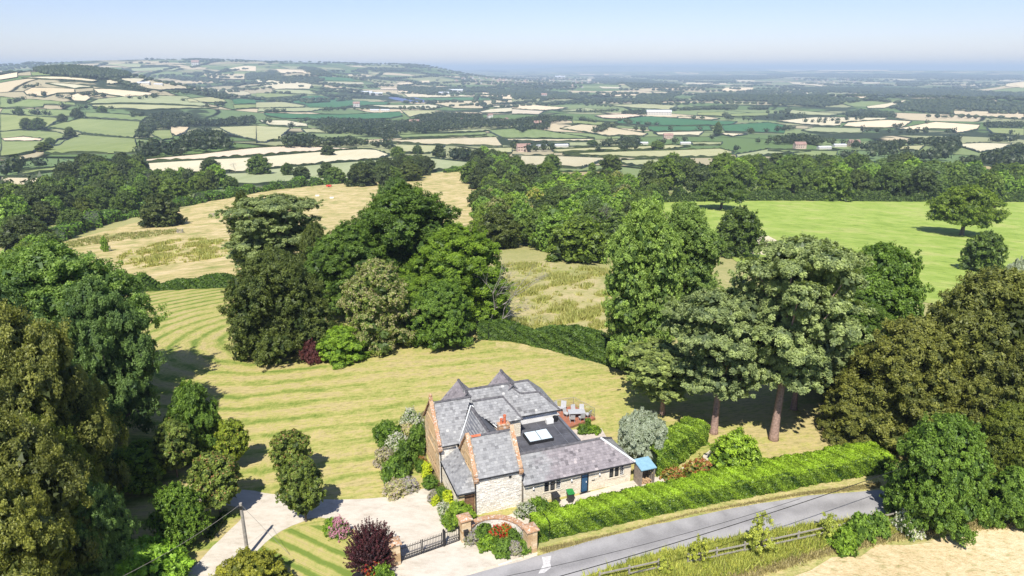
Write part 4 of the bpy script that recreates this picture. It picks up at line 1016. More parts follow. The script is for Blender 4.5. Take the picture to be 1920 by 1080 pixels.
# far woodland: one joined mesh of small crowns
bmi = bmesh.new(); bmesh.ops.create_icosphere(bmi, subdivisions=2, radius=1); bmi.verts.ensure_lookup_table()
ICO2 = (np.array([v.co for v in bmi.verts]), np.array([[v.index for v in f.verts] for f in bmi.faces])); bmi.free()
bmi = bmesh.new(); bmesh.ops.create_icosphere(bmi, subdivisions=1, radius=1)
ICO1 = (np.array([v.co for v in bmi.verts]), np.array([[v.index for v in f.verts] for f in bmi.faces])); bmi.free()
FARP = []
def wood_far(k, pts, sp, h=(8, 13)):
    pp = [cr(k, *p) for p in pts]; pl = [at_far(*p) for p in pp]; G = scatter(pl, sp, rng0)
    if not len(G): return
    hh = rng0.uniform(*h, len(G)); g = tz(G[:, 0], G[:, 1]) + hh * .9 - CAM_H
    dd = G[:, 1] * math.cos(PITCH) - g * math.sin(PITCH); vv = G[:, 1] * math.sin(PITCH) + g * math.cos(PITCH)
    ok = inside(np.column_stack([960 + FPX * G[:, 0] / dd, 540 - FPX * vv / dd]), pp)   # keep trees whose tops stay inside the wood's outline
    for (x, y), h_ in zip(G[ok], hh[ok]): FARP.append((x, y, h_, sp))
def line_far(k, pts, sp, h=(8, 13), jit=3):
    pl = [at_far(*cr(k, *p)) for p in pts]
    for x, y in resample(pl, sp, False):
        if rng0.random() < .8: FARP.append((x + rng0.normal() * jit, y + rng0.normal() * jit, rng0.uniform(*h), sp))
WF = [
('A',[(1050,540),(1140,440),(1300,425),(1420,450),(1500,490),(1700,480),(1900,460),(1920,535),(1640,548),(1500,545),(1420,552),(1260,565),(1140,585),(1100,640),(1020,645)],13),
('A',[(1020,660),(1120,630),(1240,665),(1320,650),(1420,590),(1520,560),(1640,575),(1720,630),(1820,670),(1900,665),(1890,700),(1500,742),(1410,725),(1400,765),(1100,795),(1030,750)],12),
('A',[(0,820),(130,770),(400,790),(700,790),(900,765),(1040,785),(1060,805),(800,835),(600,845),(200,875),(120,930),(0,935)],12),
('A',[(40,295),(150,250),(270,205),(330,240),(290,255),(200,270),(100,300)],15),
('A',[(570,290),(700,280),(830,305),(830,342),(600,315)],15),('A',[(860,228),(980,245),(960,272),(870,250)],15),
('A',[(1490,310),(1700,300),(1740,335),(1660,348)],14),('A',[(1280,160),(1650,195),(1640,213),(1250,188)],18),
('A',[(1840,145),(1920,135),(1920,198),(1840,198)],18),('A',[(940,440),(1110,430),(1080,475),(1000,483),(940,455)],12),
('A',[(1750,480),(1920,475),(1920,500),(1740,505)],12),
('B',[(0,140),(150,125),(180,160),(420,178),(560,185),(430,222),(200,217),(0,192)],20),
('B',[(280,108),(360,92),(480,108),(580,155),(560,182),(420,165),(370,125)],18),
('B',[(800,64),(960,60),(1160,75),(1300,103),(1700,114),(1880,134),(1880,142),(1500,129),(1250,114),(1100,94),(900,79)],30),
('B',[(400,275),(540,295),(820,315),(820,333),(540,325),(420,295)],16),
('B',[(1060,238),(1400,248),(1920,268),(1920,312),(1640,284),(1400,294),(1280,312),(1180,294),(1060,274)],20),
('B',[(0,475),(200,500),(500,480),(900,490),(1120,500),(1200,470),(1360,435),(1680,450),(1700,480),(1920,490),(1920,558),(1600,562),(1400,582),(1250,602),(1060,592),(1040,645),(960,645),(920,625),(700,602),(560,602),(380,565),(390,540),(700,530),(400,510),(100,515)],13),
('B',[(200,620),(360,600),(500,635),(700,625),(900,655),(1050,635),(1000,690),(1010,725),(800,695),(600,705),(260,715),(10,705),(10,685),(200,680)],11),
('B',[(1300,765),(1420,720),(1600,710),(1740,760),(1740,803),(1590,812),(1380,795)],11),
('B',[(830,100),(1100,105),(1280,125),(1200,140),(900,135)],30),('B',[(740,120),(830,110),(840,150),(760,140)],30),
('C',[(0,240),(560,310),(650,335),(300,345),(0,335)],22),('C',[(940,305),(1280,295),(1200,335),(1100,382),(920,373)],17),
('C',[(1180,405),(1700,378),(1680,422),(1200,432)],15),('C',[(1430,295),(1920,285),(1920,362),(1300,352)],17),
('C',[(1760,395),(1920,385),(1920,422),(1770,422)],15),('C',[(600,188),(900,185),(1280,225),(1240,262),(900,262),(600,215)],32),
('C',[(0,490),(230,460),(460,470),(450,503),(280,523),(270,583),(120,573),(80,600),(0,560)],13),
('C',[(830,428),(1020,418),(1000,463),(830,458)],13),('C',[(680,510),(760,520),(760,552),(680,548)],12),('C',[(910,545),(1010,550),(1010,592),(900,575)],12),
('C',[(730,635),(900,625),(1050,650),(1340,620),(1340,655),(1160,692),(1000,665),(830,735),(800,690),(640,703),(630,670)],11),
('C',[(1390,620),(1500,610),(1640,628),(1560,652),(1400,645)],11),('C',[(1690,640),(1920,632),(1920,682),(1700,675)],11),
('C',[(1600,690),(1700,680),(1800,722),(1740,745),(1600,728)],10),('C',[(930,860),(1060,840),(1180,850),(1180,905),(1000,910)],10),
('C',[(1280,860),(1340,820),(1480,830),(1640,840),(1900,800),(1920,930),(1280,960)],11),
('D',[(860,405),(1100,338),(1300,328),(1920,358),(1920,442),(1380,422),(1380,462),(1280,452),(900,412)],15),
('D',[(560,440),(700,412),(940,430),(980,484),(700,484),(560,464)],14),
('D',[(0,310),(400,310),(640,345),(560,375),(400,405),(0,375)],17),
('D',[(200,248),(700,248),(1200,258),(1920,288),(1920,342),(1200,314),(700,294),(300,284)],22),
('D',[(0,150),(900,150),(1900,160),(1900,195),(1100,190),(0,175)],55),('C',[(900,165),(1920,160),(1920,195),(1250,200),(900,180)],55),
('D',[(0,620),(260,600),(500,640),(760,665),(1000,645),(1440,615),(1450,685),(1400,765),(1260,745),(1240,695),(1000,693),(980,745),(780,745),(600,705),(540,695),(400,685),(90,685),(0,665)],11),
('D',[(880,530),(1080,520),(1200,500),(1300,525),(1120,533),(960,563)],11),('D',[(1560,510),(1920,510),(1920,562),(1640,562)],12),
('D',[(1340,790),(1600,750),(1920,665),(1930,868),(1700,845),(1500,840),(1280,815)],10),
('D',[(1700,600),(1920,640),(1900,670),(1600,660)],12),('D',[(510,750),(540,720),(600,710),(780,740),(780,780),(640,790),(520,790)],11),
]
for k, p, s in WF: wood_far(k, p, s)
LF = [('A',[(250,325),(400,325),(560,355)],16),('A',[(930,335),(1050,345),(1190,330)],16),('A',[(1000,280),(1150,290),(1300,300)],16),
('A',[(1340,300),(1540,315),(1740,330)],16),('A',[(420,410),(600,420),(900,425)],14),('A',[(770,195),(880,190)],18),('A',[(1740,270),(1920,275)],16),
('A',[(240,460),(360,470)],10),('A',[(0,385),(80,380),(170,350)],16),('A',[(150,450),(130,460)],10),('A',[(1300,350),(1380,360)],14),('A',[(1510,400),(1600,405),(1700,385)],14),
('A',[(140,470),(160,474)],8),('A',[(120,920),(260,925),(420,920)],9),('A',[(30,1050),(200,1030),(420,1010)],8),
('B',[(40,440),(220,440)],14),('B',[(500,435),(700,420),(830,420)],16),('B',[(60,525),(120,525)],12),('B',[(330,520),(400,510)],12),('B',[(250,560),(280,560)],10),
('B',[(380,280),(480,300)],18),('B',[(1010,385),(1100,385)],16),('B',[(1080,420),(1330,425)],15),('B',[(1180,410),(1400,410)],18),('B',[(1700,415),(1780,400)],14),
('B',[(330,175),(750,190),(1040,225)],24),('B',[(480,235),(900,260)],24),('B',[(1500,360),(1300,385)],20),('B',[(0,85),(260,75),(520,80),(800,90)],60),
('C',[(100,370),(540,380)],22),('C',[(560,390),(740,400)],18),('C',[(740,370),(1200,385)],20),('C',[(480,440),(620,445),(780,430)],15),('C',[(620,600),(760,545),(780,560)],16),
('C',[(820,510),(880,530),(1080,540)],22),('C',[(500,500),(620,520)],20),('C',[(1190,575),(1200,580)],14),('C',[(1780,590),(1900,590)],18),('C',[(1400,580),(1560,570)],18),
('C',[(590,735),(660,735)],9),('C',[(800,730),(950,725)],10),('C',[(1080,715),(1160,715)],9),('C',[(0,700),(40,720)],8),('C',[(50,730),(130,740)],9),('C',[(160,735),(280,735)],10),
('C',[(1350,490),(1480,500)],20),('C',[(1590,470),(1640,500)],16),('C',[(1700,500),(1800,510)],14),('C',[(1400,340),(1900,350)],20),
('D',[(300,520),(500,530)],14),('D',[(400,510),(700,500)],14),('D',[(290,475),(80,485)],14),('D',[(60,590),(200,570)],12),('D',[(720,590),(900,600)],12),('D',[(1000,605),(1200,600)],12),
('D',[(1340,600),(1420,600)],12),('D',[(1440,480),(1500,485)],14),('D',[(1200,480),(1350,485)],14),('D',[(1380,480),(1920,500)],18),('D',[(1690,610),(1800,610)],11),('D',[(1850,650),(1920,650)],11),
('D',[(0,450),(140,450),(160,420)],14),('D',[(0,490),(80,495),(260,490)],14),('D',[(820,770),(1200,790),(1290,780)],7),('D',[(820,790),(1200,805),(1300,800)],7),
('D',[(1000,400),(1020,440)],14)]
for k, p, s in LF: line_far(k, p, s)
_wp = [cr('A', *q) for q in [(250, 105), (330, 85), (440, 66), (600, 60), (720, 78), (745, 108), (800, 105), (860, 86), (930, 105), (975, 142), (960, 158), (700, 160), (480, 148), (330, 128)]]
for D_ in np.arange(2150, 3150, 14):
    for px_ in np.arange(55, 252, 1280 * 13 / D_):
        x_, y_ = foot_at(px_ + rng0.normal() * 1.5, D_ + rng0.normal() * 4); h_ = rng0.uniform(11, 16); z_ = T(x_, y_) + h_ * .8 - CAM_H
        dd_ = y_ * math.cos(PITCH) - z_ * math.sin(PITCH); vv_ = y_ * math.sin(PITCH) + z_ * math.cos(PITCH)
        if inside(np.array([[960 + FPX * x_ / dd_, 540 - FPX * vv_ / dd_]]), _wp)[0]: FARP.append((x_, y_, h_, 14))
# random hedgerow trees over the rest of the plain
for i in range(400):
    D = math.exp(rng0.uniform(math.log(2600), math.log(11500))); px = rng0.uniform(-150, 2080)
    x, y = foot_at(px, D); a = rng0.choice([.2, 1.77, -.5, .9]) + rng0.normal() * .15; L = rng0.uniform(80, 420) * (1 + D / 5000); sp = 17 * (1 + D / 4500)
    for t in np.arange(0, L, sp):
        if rng0.random() < .75: FARP.append((x + math.cos(a) * t, y + math.sin(a) * t, rng0.uniform(8, 13) * (1 + D / 16000), sp))
def build_far():
    P = np.array(FARP); P = P[P[:, 1] > 330]; D = np.hypot(P[:, 0], P[:, 1]); Vs, Fs, vs, o = [], [], [], 0
    for tmpl, sel in ((ICO1, D < 2300), (ICO1, D >= 2300)):
        Q = P[sel]; n = len(Q); tv, tf = tmpl; nv = len(tv)
        disp = rng0.uniform(.72, 1.22, (n, nv, 1)); ang = rng0.uniform(0, 6.28, n)
        c, s = np.cos(ang)[:, None], np.sin(ang)[:, None]
        X = tv[None, :, 0] * c - tv[None, :, 1] * s; Y = tv[None, :, 0] * s + tv[None, :, 1] * c; Z = np.repeat(tv[None, :, 2], n, 0)
        wd = np.maximum(Q[:, 2] * .46, Q[:, 3] * .48) * rng0.uniform(.8, 1.2, n); hh = Q[:, 2] * .5
        near_ = bool((sel & (D < 2300)).any()); core = .72 if near_ else 1.0
        V = np.stack([X, Y, Z], -1) * disp
        V = V * np.stack([wd, wd, hh], -1)[:, None, :] * core; g = tz(Q[:, 0], Q[:, 1])
        V += np.stack([Q[:, 0], Q[:, 1], g + hh * .88], -1)[:, None, :]
        F = tf[None] + (np.arange(n) * nv)[:, None, None] + o
        Vs.append(V.reshape(-1, 3)); Fs.append(F.reshape(-1, 3)); o += n * nv
        tv_ = rng0.uniform(.05, .6, n); vs.append((np.repeat(tv_, nv) + rng0.uniform(-.15, .25, n * nv)).clip(0, .8))
        if near_:
            K = 30; i_ = np.repeat(np.arange(n), K); d_ = norm(rng0.normal(size=(n * K, 3))); d_[:, 2] = np.where(d_[:, 2] < -.5, -d_[:, 2], d_[:, 2])
            bump_ = 1 + .22 * np.sin(d_[:, 0] * 5 + i_) * np.sin(d_[:, 1] * 5 + i_ * 1.7) + .15 * np.sin(d_[:, 2] * 7 + i_ * .6)
            Cq = d_ * (np.stack([wd, wd, hh], -1)[i_]) * (bump_ * rng0.uniform(.85, 1.1, n * K))[:, None]
            Cq += np.stack([Q[:, 0], Q[:, 1], g + hh * .95], -1)[i_]
            Vl = leaftris(Cq, norm(d_ + rng0.normal(size=(n * K, 3)) * .45), 1.0, 1.0, rng0).reshape(n * K, 3, 3)
            cc = Vl.mean(1, keepdims=True); Vl = cc + (Vl - cc) * (Q[:, 2] * .19)[i_][:, None, None]
            Vs.append(Vl.reshape(-1, 3)); Fs.append(np.arange(n * K * 3).reshape(-1, 3) + o); o += n * K * 3
            vs.append(np.repeat((tv_[i_] + rng0.uniform(-.15, .3, n * K)).clip(0, .8), 3))
    me = npmesh('far_woodland', np.concatenate(Vs), LM['far'], np.concatenate(vs), F=np.concatenate(Fs))
    link('far_woodland', me, None, 'dark tree crowns of the distant hedgerows and woods across the valley', 'woodland', kind='stuff')
build_far()
# low hedges round the nearer fields
FN = {'G': 'green', 'L': 'pale green', 'S': 'straw-coloured', 'T': 'tan', 'D': 'deep green', 'B': 'brown', 'P': 'pinkish'}
def field_hedges():
    grp = 'low hedges dividing the valley fields'; rg = np.random.default_rng(8)
    for mk, k, pts in FIELDS:
        pl = [at_far(*cr(k, *p)) for p in pts]; c = np.mean(np.array(pl), 0); D = math.hypot(*c)
        if D > 4200 or D < 330: continue
        P = np.array(resample(pl, max(5, D * .006))); n = len(P); w = .9 + D * .00022
        h = 1.7 * rg.uniform(.5, 1.5, n) * (1 + D * .00008); g = tz(P[:, 0], P[:, 1]); cen = P.mean(0)
        nn = norm(P - cen); V = np.concatenate([np.column_stack([P - nn * w * rg.uniform(.6, 1.2, (n, 1)), g - .5]), np.column_stack([P, g + h + .3]), np.column_stack([P + nn * w * rg.uniform(.6, 1.2, (n, 1)), g - .5])])
        i = np.arange(n); j = (i + 1) % n
        F = np.concatenate([np.column_stack([i, j, j + n, i + n]), np.column_stack([i + n, j + n, j + 2 * n, i + 2 * n])])
        gap = rg.random(len(F)) < .05; F = F[~gap]
        V[:, 0] -= cen[0]; V[:, 1] -= cen[1]; gz = T(*cen); V[:, 2] -= gz
        link('hedge', npmesh('field_hedge', V, LM['far'], rg.uniform(0, .6, len(V)), F=F), None, 'low dark hedge round a ' + FN[mk] + ' field in the ' + ('left' if cen[0] / cen[1] < -.25 else 'right' if cen[0] / cen[1] > .25 else 'middle') + ' part of the ' + ('nearer' if D < 1300 else 'farther') + ' valley', 'hedge', grp, loc=(cen[0], cen[1], gz))
field_hedges()

# ------------------------------------------------------------------ far buildings
WHITE = plain('white_render', (.55, .52, .46), .8, .3, .08); REDR = plain('red_roof', (.30, .19, .15), .8, .3, .2)
GREYR = plain('grey_roof', (.30, .30, .32), .8, .3, .2); BRW = plain('warm_wall', (.5, .38, .3), .8, .3, .2); DARKW = plain('dark_opening', (.03, .03, .035), .6)
SHEDR = plain('metal_shed_roof', (.62, .64, .68), .5, .3, .1)
def house_mesh(L, Wd, h, rf, wm, rm):
    a = MB(); a.box(-L / 2, L / 2, -Wd / 2, Wd / 2, -2, h)
    b = MB()
    for s in (-1, 1):
        b.prism([(-L / 2 - .4, s * (Wd / 2 + .4), h - .2), (L / 2 + .4, s * (Wd / 2 + .4), h - .2), (L / 2 + .4, 0, h + rf), (-L / 2 - .4, 0, h + rf)], (0, 0, .25))
    g = MB()
    for s in (-1, 1): a.prism([(s * L / 2, -Wd / 2, h), (s * L / 2, Wd / 2, h), (s * L / 2, 0, h + rf)], (-s * .3, 0, 0))
    w = MB()
    for i in range(int(L / 3)):
        for z in ([1.2, 3.8] if h > 4 else [1.2]):
            w.box(-L / 2 + 1 + i * 3, -L / 2 + 2.1 + i * 3, -Wd / 2 - .03, -Wd / 2 + .1, z, z + 1.2)
    return a.mesh('house_wall', wm), b.mesh('house_roof', rm), w.mesh('house_windows', DARKW)
HM = [house_mesh(11, 7, 5, 3, WHITE, REDR), house_mesh(14, 8, 5, 3, BRW, REDR), house_mesh(10, 7, 4.8, 2.6, WHITE, GREYR), house_mesh(45, 18, 6, 3, WHITE, SHEDR)]
def far_house(i, x, y, rz, s, label, group=None, name='house', cat='house'):
    a, b, w = HM[i]; r = thing(name, label, cat, (x, y, T(x, y)), rz, group, (s, s, s))
    link('wall', a, r); link('roof', b, r); link('window_row', w, r, kind='stuff')
def town(k, pts, n, label, group, s=(1.0, 1.4)):
    pl = [at_far(*cr(k, *p)) for p in pts]; P = np.array(pl); lo, hi = P.min(0), P.max(0); c = 0
    while c < n:
        q = rng0.uniform(lo, hi)
        if inside(q[None], pl)[0]:
            far_house(int(rng0.choice([0, 0, 1, 2])), float(q[0]), float(q[1]), rng0.uniform(-.5, .5) + rng0.choice([0, 1.57]), rng0.uniform(*s), label, group); c += 1
town('C', [(0, 190), (300, 180), (620, 210), (700, 260), (400, 290), (0, 290)], 105, 'pale house in the distant market town', 'houses of the distant town', (1.0, 1.5))
town('B', [(1480, 170), (1920, 200), (1920, 260), (1500, 235)], 40, 'pale house on the left outskirts of the distant town', 'houses on the left outskirts of the town', (1.0, 1.5))
town('D', [(150, 180), (600, 190), (700, 230), (300, 230)], 26, 'tiny pale house on the far plain right of the town', 'houses on the far right plain', (1.4, 2))
town('B', [(1440, 480), (1660, 460), (1900, 490), (1900, 530), (1500, 545)], 12, 'village house half hidden among trees right of the big red roof', 'village houses among the trees', (.9, 1.2))
for i, (k, cx, cy, m, s, rz, lb, nm) in enumerate([
 ('B', 1190, 540, 1, 1.6, .1, 'large red-roofed manor among the trees in the middle distance', 'manor_house'),
 ('B', 1250, 538, 1, 1.1, 1.5, 'red-roofed wing right of the manor', 'manor_house'),
 ('B', 700, 573, 3, .38, .2, 'low white building in the trees left of the manor', 'farm_building'),
 ('B', 770, 575, 2, 1.0, .2, 'small white house beside the low white building', 'house'),
 ('C', 190, 548, 0, 1.5, .3, 'pale farmhouse left of the tan field', 'farmhouse'),
 ('C', 370, 700, 3, .42, .15, 'open-fronted grey barn with pale roof, right one of the farmyard', 'barn'),
 ('C', 220, 702, 3, .34, .15, 'grey barn left of the open-fronted one', 'barn'),
 ('C', 105, 700, 3, .3, .1, 'pale barn at the left of the farmyard', 'barn'),
 ('C', 85, 735, 1, 1.2, .2, 'brown-roofed farmhouse below the barns', 'farmhouse'),
 ('C', 1100, 462, 3, 1.6, -.1, 'big white industrial shed in the middle distance', 'industrial_shed'),
 ('C', 1050, 445, 3, .8, -.1, 'smaller white shed left of the big industrial one', 'industrial_shed'),
 ('C', 980, 680, 3, .35, .05, 'white low barn among hedge trees', 'barn'),
 ('C', 1300, 680, 3, .35, 0, 'pale barn beside the lane in the valley', 'barn'),
 ('C', 1170, 640, 1, 1.1, 0, 'red-brick house in the hedge trees', 'house'),
 ('D', 235, 712, 1, 1.1, .1, 'red-roofed cottage left of the white barns', 'cottage'),
 ('D', 420, 715, 3, .4, .1, 'white barn, left one of two on the right-hand plain', 'barn'),
 ('D', 535, 698, 3, .4, .1, 'white barn, right one of two on the right-hand plain', 'barn'),
 ('D', 640, 695, 1, 1.1, .1, 'brick house beside the reddish tree', 'house'),
 ('B', 830, 300, 3, 1.2, .1, 'white factory block left of the solar field', 'factory'),
 ('B', 900, 312, 3, 1.4, .2, 'grey factory shed beside the solar field', 'factory'),
 ('B', 1500, 290, 3, 1.7, 0, 'pale warehouse beyond the solar field', 'warehouse'),
 ('B', 1410, 305, 3, 1.2, 0, 'small pale warehouse left of the larger one', 'warehouse'),
 ('B', 970, 432, 3, .6, .1, 'white farm shed in the deep green crop', 'farm_building'),
 ('B', 890, 432, 3, .6, .1, 'grey farm shed left of the white one', 'farm_building'),
 ('B', 755, 398, 0, 2, .1, 'pale house on the edge of the deep green crop', 'house'),
 ('A', 1080, 232, 3, .8, .1, 'white farm building on the left hillside', 'farm_building'),
 ('A', 1190, 240, 3, .6, .1, 'red-brown barn on the left hillside', 'barn'),
 ('A', 1470, 92, 0, 5, .1, 'white house on the skyline hill', 'house'),
 ('C', 360, 185, 3, 3.2, 0, 'long white warehouse behind the town', 'warehouse'),
 ('C', 240, 330, 0, 2.4, .1, 'big white house at the near edge of the town', 'house')]):
    x, y = at_far(*cr(k, cx, cy)); far_house(m, x, y, rz, s, lb, None, nm, nm.split('_')[-1] if nm != 'industrial_shed' else 'shed')
sp_ = [at_far(*cr('B', *p)) for p in [(980, 335), (1180, 335), (1310, 370), (1120, 366)]]
def solar():
    r = thing('solar_farm', 'field of dark blue solar panels in the middle distance', 'solar farm', (0, 0, 0)); mt = plain('solar_panel', (.10, .13, .24), .35, .05, .1)
    P = np.array(sp_); m = MB()
    for y in np.arange(P[:, 1].min(), P[:, 1].max(), 9):
        xs = [x for x in np.arange(P[:, 0].min(), P[:, 0].max(), 12) if inside(np.array([[x, y]]), sp_)[0]]
        for x in xs:
            g = T(x, y); m.prism([(x, y, g + .8), (x + 11.5, y, g + .8), (x + 11.5, y + 6, g + 3.5), (x, y + 6, g + 3.5)], (0, 0, -.1)); m.box(x + 5, x + 5.2, y + 3, y + 3.2, g - .5, g + 1.9)
    m.obj('panel_rows', mt, r, kind='stuff')
solar()

# ------------------------------------------------------------------ the stone house (local axes: u along the front, v away from the lane)
HO = (0.87, 49.7); HR = R(20); hc, hs = math.cos(HR), math.sin(HR)
def UVW(u, v, z=0): return (HO[0] + u * hc - v * hs, HO[1] + u * hs + v * hc, z)
def uv_at(cx, cy, z):
    r = ray(700 + cx / 3.177, 660 + cy / 3.177); t = (z - CAM_H) / r[2]; x, y = r[0] * t - HO[0], r[1] * t - HO[1]
    return x * hc + y * hs, -x * hs + y * hc
def on_slope(cx, cy, v0, z0, k):
    (u1, v1), (u2, v2) = uv_at(cx, cy, 3.0), uv_at(cx, cy, 8.0)
    # v(z) is linear; solve z = z0 + k (v - v0)
    s = (v2 - v1) / 5; z = (z0 + k * (v1 - 3 * s - v0)) / (1 - k * s)
    t = (z - 3) / 5; return (u1 + (u2 - u1) * t, v1 + (v2 - v1) * t, z)
def slatemat(name, purple):
    m, nt, out = newmat(name); a = attr(nt, 'v')
    r = ramp(nt, [(0, (.14, .138, .138)), (.3, (.23, .228, .226)), (.6, (.285, .282, .278)), (.85, (.33, .328, .32)), (1, (.46, .45, .42))]); nt.links.new(a, r.inputs[0])
    n = noise(nt, 1.1, 5, .7, wpos(nt)); n2 = noise(nt, 9, 4, .7, wpos(nt))
    rr = ramp(nt, [(.3, (.72, .72, .74)), (.7, (1.2, 1.2, 1.18))]); nt.links.new(math_(nt, 'ADD', math_(nt, 'MULTIPLY', n, .55), math_(nt, 'MULTIPLY', n2, .45)), rr.inputs[0])
    c = mixc(nt, r.outputs[0], rr.outputs[0], 1, 'MULTIPLY')
    if purple:
        pn = noise(nt, .8, 5, .7, wpos(nt)); g = nt.nodes.new('ShaderNodeNewGeometry'); sx = nt.nodes.new('ShaderNodeSeparateXYZ'); nt.links.new(g.outputs['Position'], sx.inputs[0])
        f = math_(nt, 'ADD', math_(nt, 'MULTIPLY', sx.outputs[0], .12), math_(nt, 'MULTIPLY', pn, 1.0)) if purple == 1 else math_(nt, 'ADD', pn, .5)
        pr_ = ramp(nt, [(.74 if purple == 1 else .5, (0, 0, 0)), (1.15 if purple == 1 else .8, (.8, .8, .8))]); nt.links.new(f, pr_.inputs[0])
        c = mixc(nt, c, mixc(nt, c, (.90, .78, .81), 1, 'MULTIPLY'), pr_.outputs[0])
    pbr(nt, out, c, .6, bump(nt, n2, .3, .02), .4); return m
SL = slatemat('slate_grey', 0); SLP = slatemat('slate_mixed_purple', 1); SLQ = slatemat('slate_purple', 2)
def stonemat(name, stops, lichen=None):
    m, nt, out = newmat(name); a = attr(nt, 'v'); r = ramp(nt, stops); nt.links.new(a, r.inputs[0])
    n = noise(nt, 7, 5, .75, wpos(nt)); n2 = noise(nt, 1.1, 4, .6, wpos(nt))
    rr = ramp(nt, [(.3, (.78, .76, .74)), (.7, (1.12, 1.12, 1.12))]); nt.links.new(math_(nt, 'ADD', math_(nt, 'MULTIPLY', n, .5), math_(nt, 'MULTIPLY', n2, .5)), rr.inputs[0])
    c = mixc(nt, r.outputs[0], rr.outputs[0], 1, 'MULTIPLY')
    if lichen:
        ln = noise(nt, 5, 6, .8, wpos(nt)); lr = ramp(nt, [(.52, (0, 0, 0)), (.6, (1, 1, 1))]); nt.links.new(ln, lr.inputs[0]); c = mixc(nt, c, lichen, lr.outputs[0])
    pbr(nt, out, c, .9, bump(nt, n, .6, .03), .15); return m
ST_W = stonemat('pale_rubble_stone', [(0, (.56, .51, .43)), (.5, (.70, .66, .58)), (1, (.78, .76, .70))])
ST_C = stonemat('cream_stone', [(0, (.58, .50, .38)), (.5, (.67, .60, .47)), (1, (.74, .69, .58))])
ST_H = stonemat('ham_stone', [(0, (.44, .29, .15)), (.5, (.56, .40, .23)), (1, (.66, .53, .35))])
ST_L = stonemat('lichened_coping', [(0, (.38, .20, .11)), (.5, (.46, .27, .15)), (1, (.52, .35, .22))], (.60, .55, .48))
MORT = plain('mortar', (.40, .35, .28), .95, 8, .2)
LEAD = plain('lead_sheet', (.13, .135, .15), .55, 1.2, .25); LEADD = plain('dark_roof_felt', (.085, .085, .095), .7, .9, .35)
RIDGE = plain('ridge_tile', (.10, .095, .10), .8, 3, .5); REDT = plain('red_clay', (.48, .13, .06), .8, 4, .3)
GUT = plain('black_gutter', (.02, .02, .022), .4, 3, .1); GLASS = plain('dark_glass', (.03, .035, .04), .06, 2, .2, spec=.8)
WHT = plain('white_paint', (.75, .74, .70), .6, 2, .05); BLUE = plain('blue_door_paint', (.025, .085, .17), .45, 3, .12)
SKYG = plain('skylight_glass', (.62, .70, .72), .08, 1.0, .12, spec=.9); OAKW = plain('brown_wood', (.20, .11, .06), .8, 4, .3)
house = thing('stone_house', 'stone house with grey slate roofs, gables and a long single-storey kitchen wing', 'house', (HO[0], HO[1], 0), HR)
rg = np.random.default_rng(123)
def in2(poly, x, y): return inside(np.array([[x, y]]), poly)[0]
def rowspan(poly, y):
    xs = []
    n = len(poly)
    for i in range(n):
        (x0, y0), (x1, y1) = poly[i], poly[(i + 1) % n]
        if (y0 > y) != (y1 > y): xs.append(x0 + (x1 - x0) * (y - y0) / (y1 - y0))
    xs.sort(); return [(xs[i], xs[i + 1]) for i in range(0, len(xs) - 1, 2)]
def slope(P3, mat, parent=house, exposure=.24, sw=.28, thick=.10, name='roof', avec=None, label=None, slates=True, under=None):
    """a roof slope: solid slab, covered course by course with single slates. P3 in local axes; avec is the eaves direction"""
    P = [Vector(p) for p in P3]; nrm = Vector((0, 0, 0))
    for i in range(1, len(P) - 1): nrm += (P[i] - P[0]).cross(P[i + 1] - P[0])
    nrm.normalize()
    if nrm.z < 0: nrm = -nrm
    a = Vector(avec).normalized(); a = (a - nrm * a.dot(nrm)).normalized(); b = nrm.cross(a)
    if b.z < 0: b = -b
    m = MB(); m.prism([tuple(p) for p in P], tuple(-nrm * thick)); ro = m.obj(name, under or LEAD, parent)
    if label: ro['label'] = label
    if not slates: return ro
    o = P[0]; Q = [((p - o).dot(a), (p - o).dot(b)) for p in P]; y0 = min(q[1] for q in Q); y1 = max(q[1] for q in Q)
    s = MB(); k = 0; y = y0
    while y < y1 - .02:
        ya, yb = y, min(y + exposure * 1.08, y1)
        for lo, hi in rowspan(Q, min(y + exposure * .5, y1 - .005)):
            x = lo + (-(sw / 2) if k % 2 else 0) + rg.uniform(-.03, .03)
            while x < hi:
                w = sw * rg.uniform(.85, 1.15); xa, xb = max(x, lo), min(x + w, hi)
                if xb - xa > .04:
                    lift = .010 + rg.uniform(0, .012); e = .004; g = .003
                    c = [(xa + g, ya, lift + .012), (xb - g, ya, lift + .012 + rg.uniform(-.004, .008)), (xb - g, yb, e), (xa + g, yb, e)]
                    v3 = [o + a * p[0] + b * p[1] + nrm * p[2] for p in c] + [o + a * c[0][0] + b * ya, o + a * c[1][0] + b * ya]
                    s.add([tuple(q) for q in v3], [(0, 1, 2, 3), (0, 4, 5, 1), (0, 3, 4), (1, 5, 2)], float(np.clip(rg.normal(.5, .19), 0, 1)) if rg.random() > .04 else rg.choice([.1, .85]))
                x += w
        y += exposure; k += 1
    s.obj('slates', mat, ro, kind='stuff'); return ro
def ridge(pts, mat=RIDGE, r=.15, parent=house, name='ridge_tiles', step=.45):
    m = MB(); L = resample3(pts, step)
    for i in range(len(L) - 1):
        a, b = Vector(L[i]), Vector(L[i + 1]); d = b - a; sd = d.cross(Vector((0, 0, 1))).normalized() * r; up = sd.cross(d).normalized()
        if up.z < 0: up = -up
        up *= .075 * rg.uniform(.85, 1.2); a2 = a + d * .015; b2 = b + d * .02; lo = -up * .7
        q = [a2 - sd + lo, a2 + up, a2 + sd + lo, b2 - sd + lo, b2 + up * .85, b2 + sd + lo]
        m.add([tuple(p) for p in q], [(0, 1, 4, 3), (1, 2, 5, 4), (0, 2, 1), (3, 4, 5), (0, 3, 5, 2)])
    return m.obj(name, mat, parent, kind='stuff')
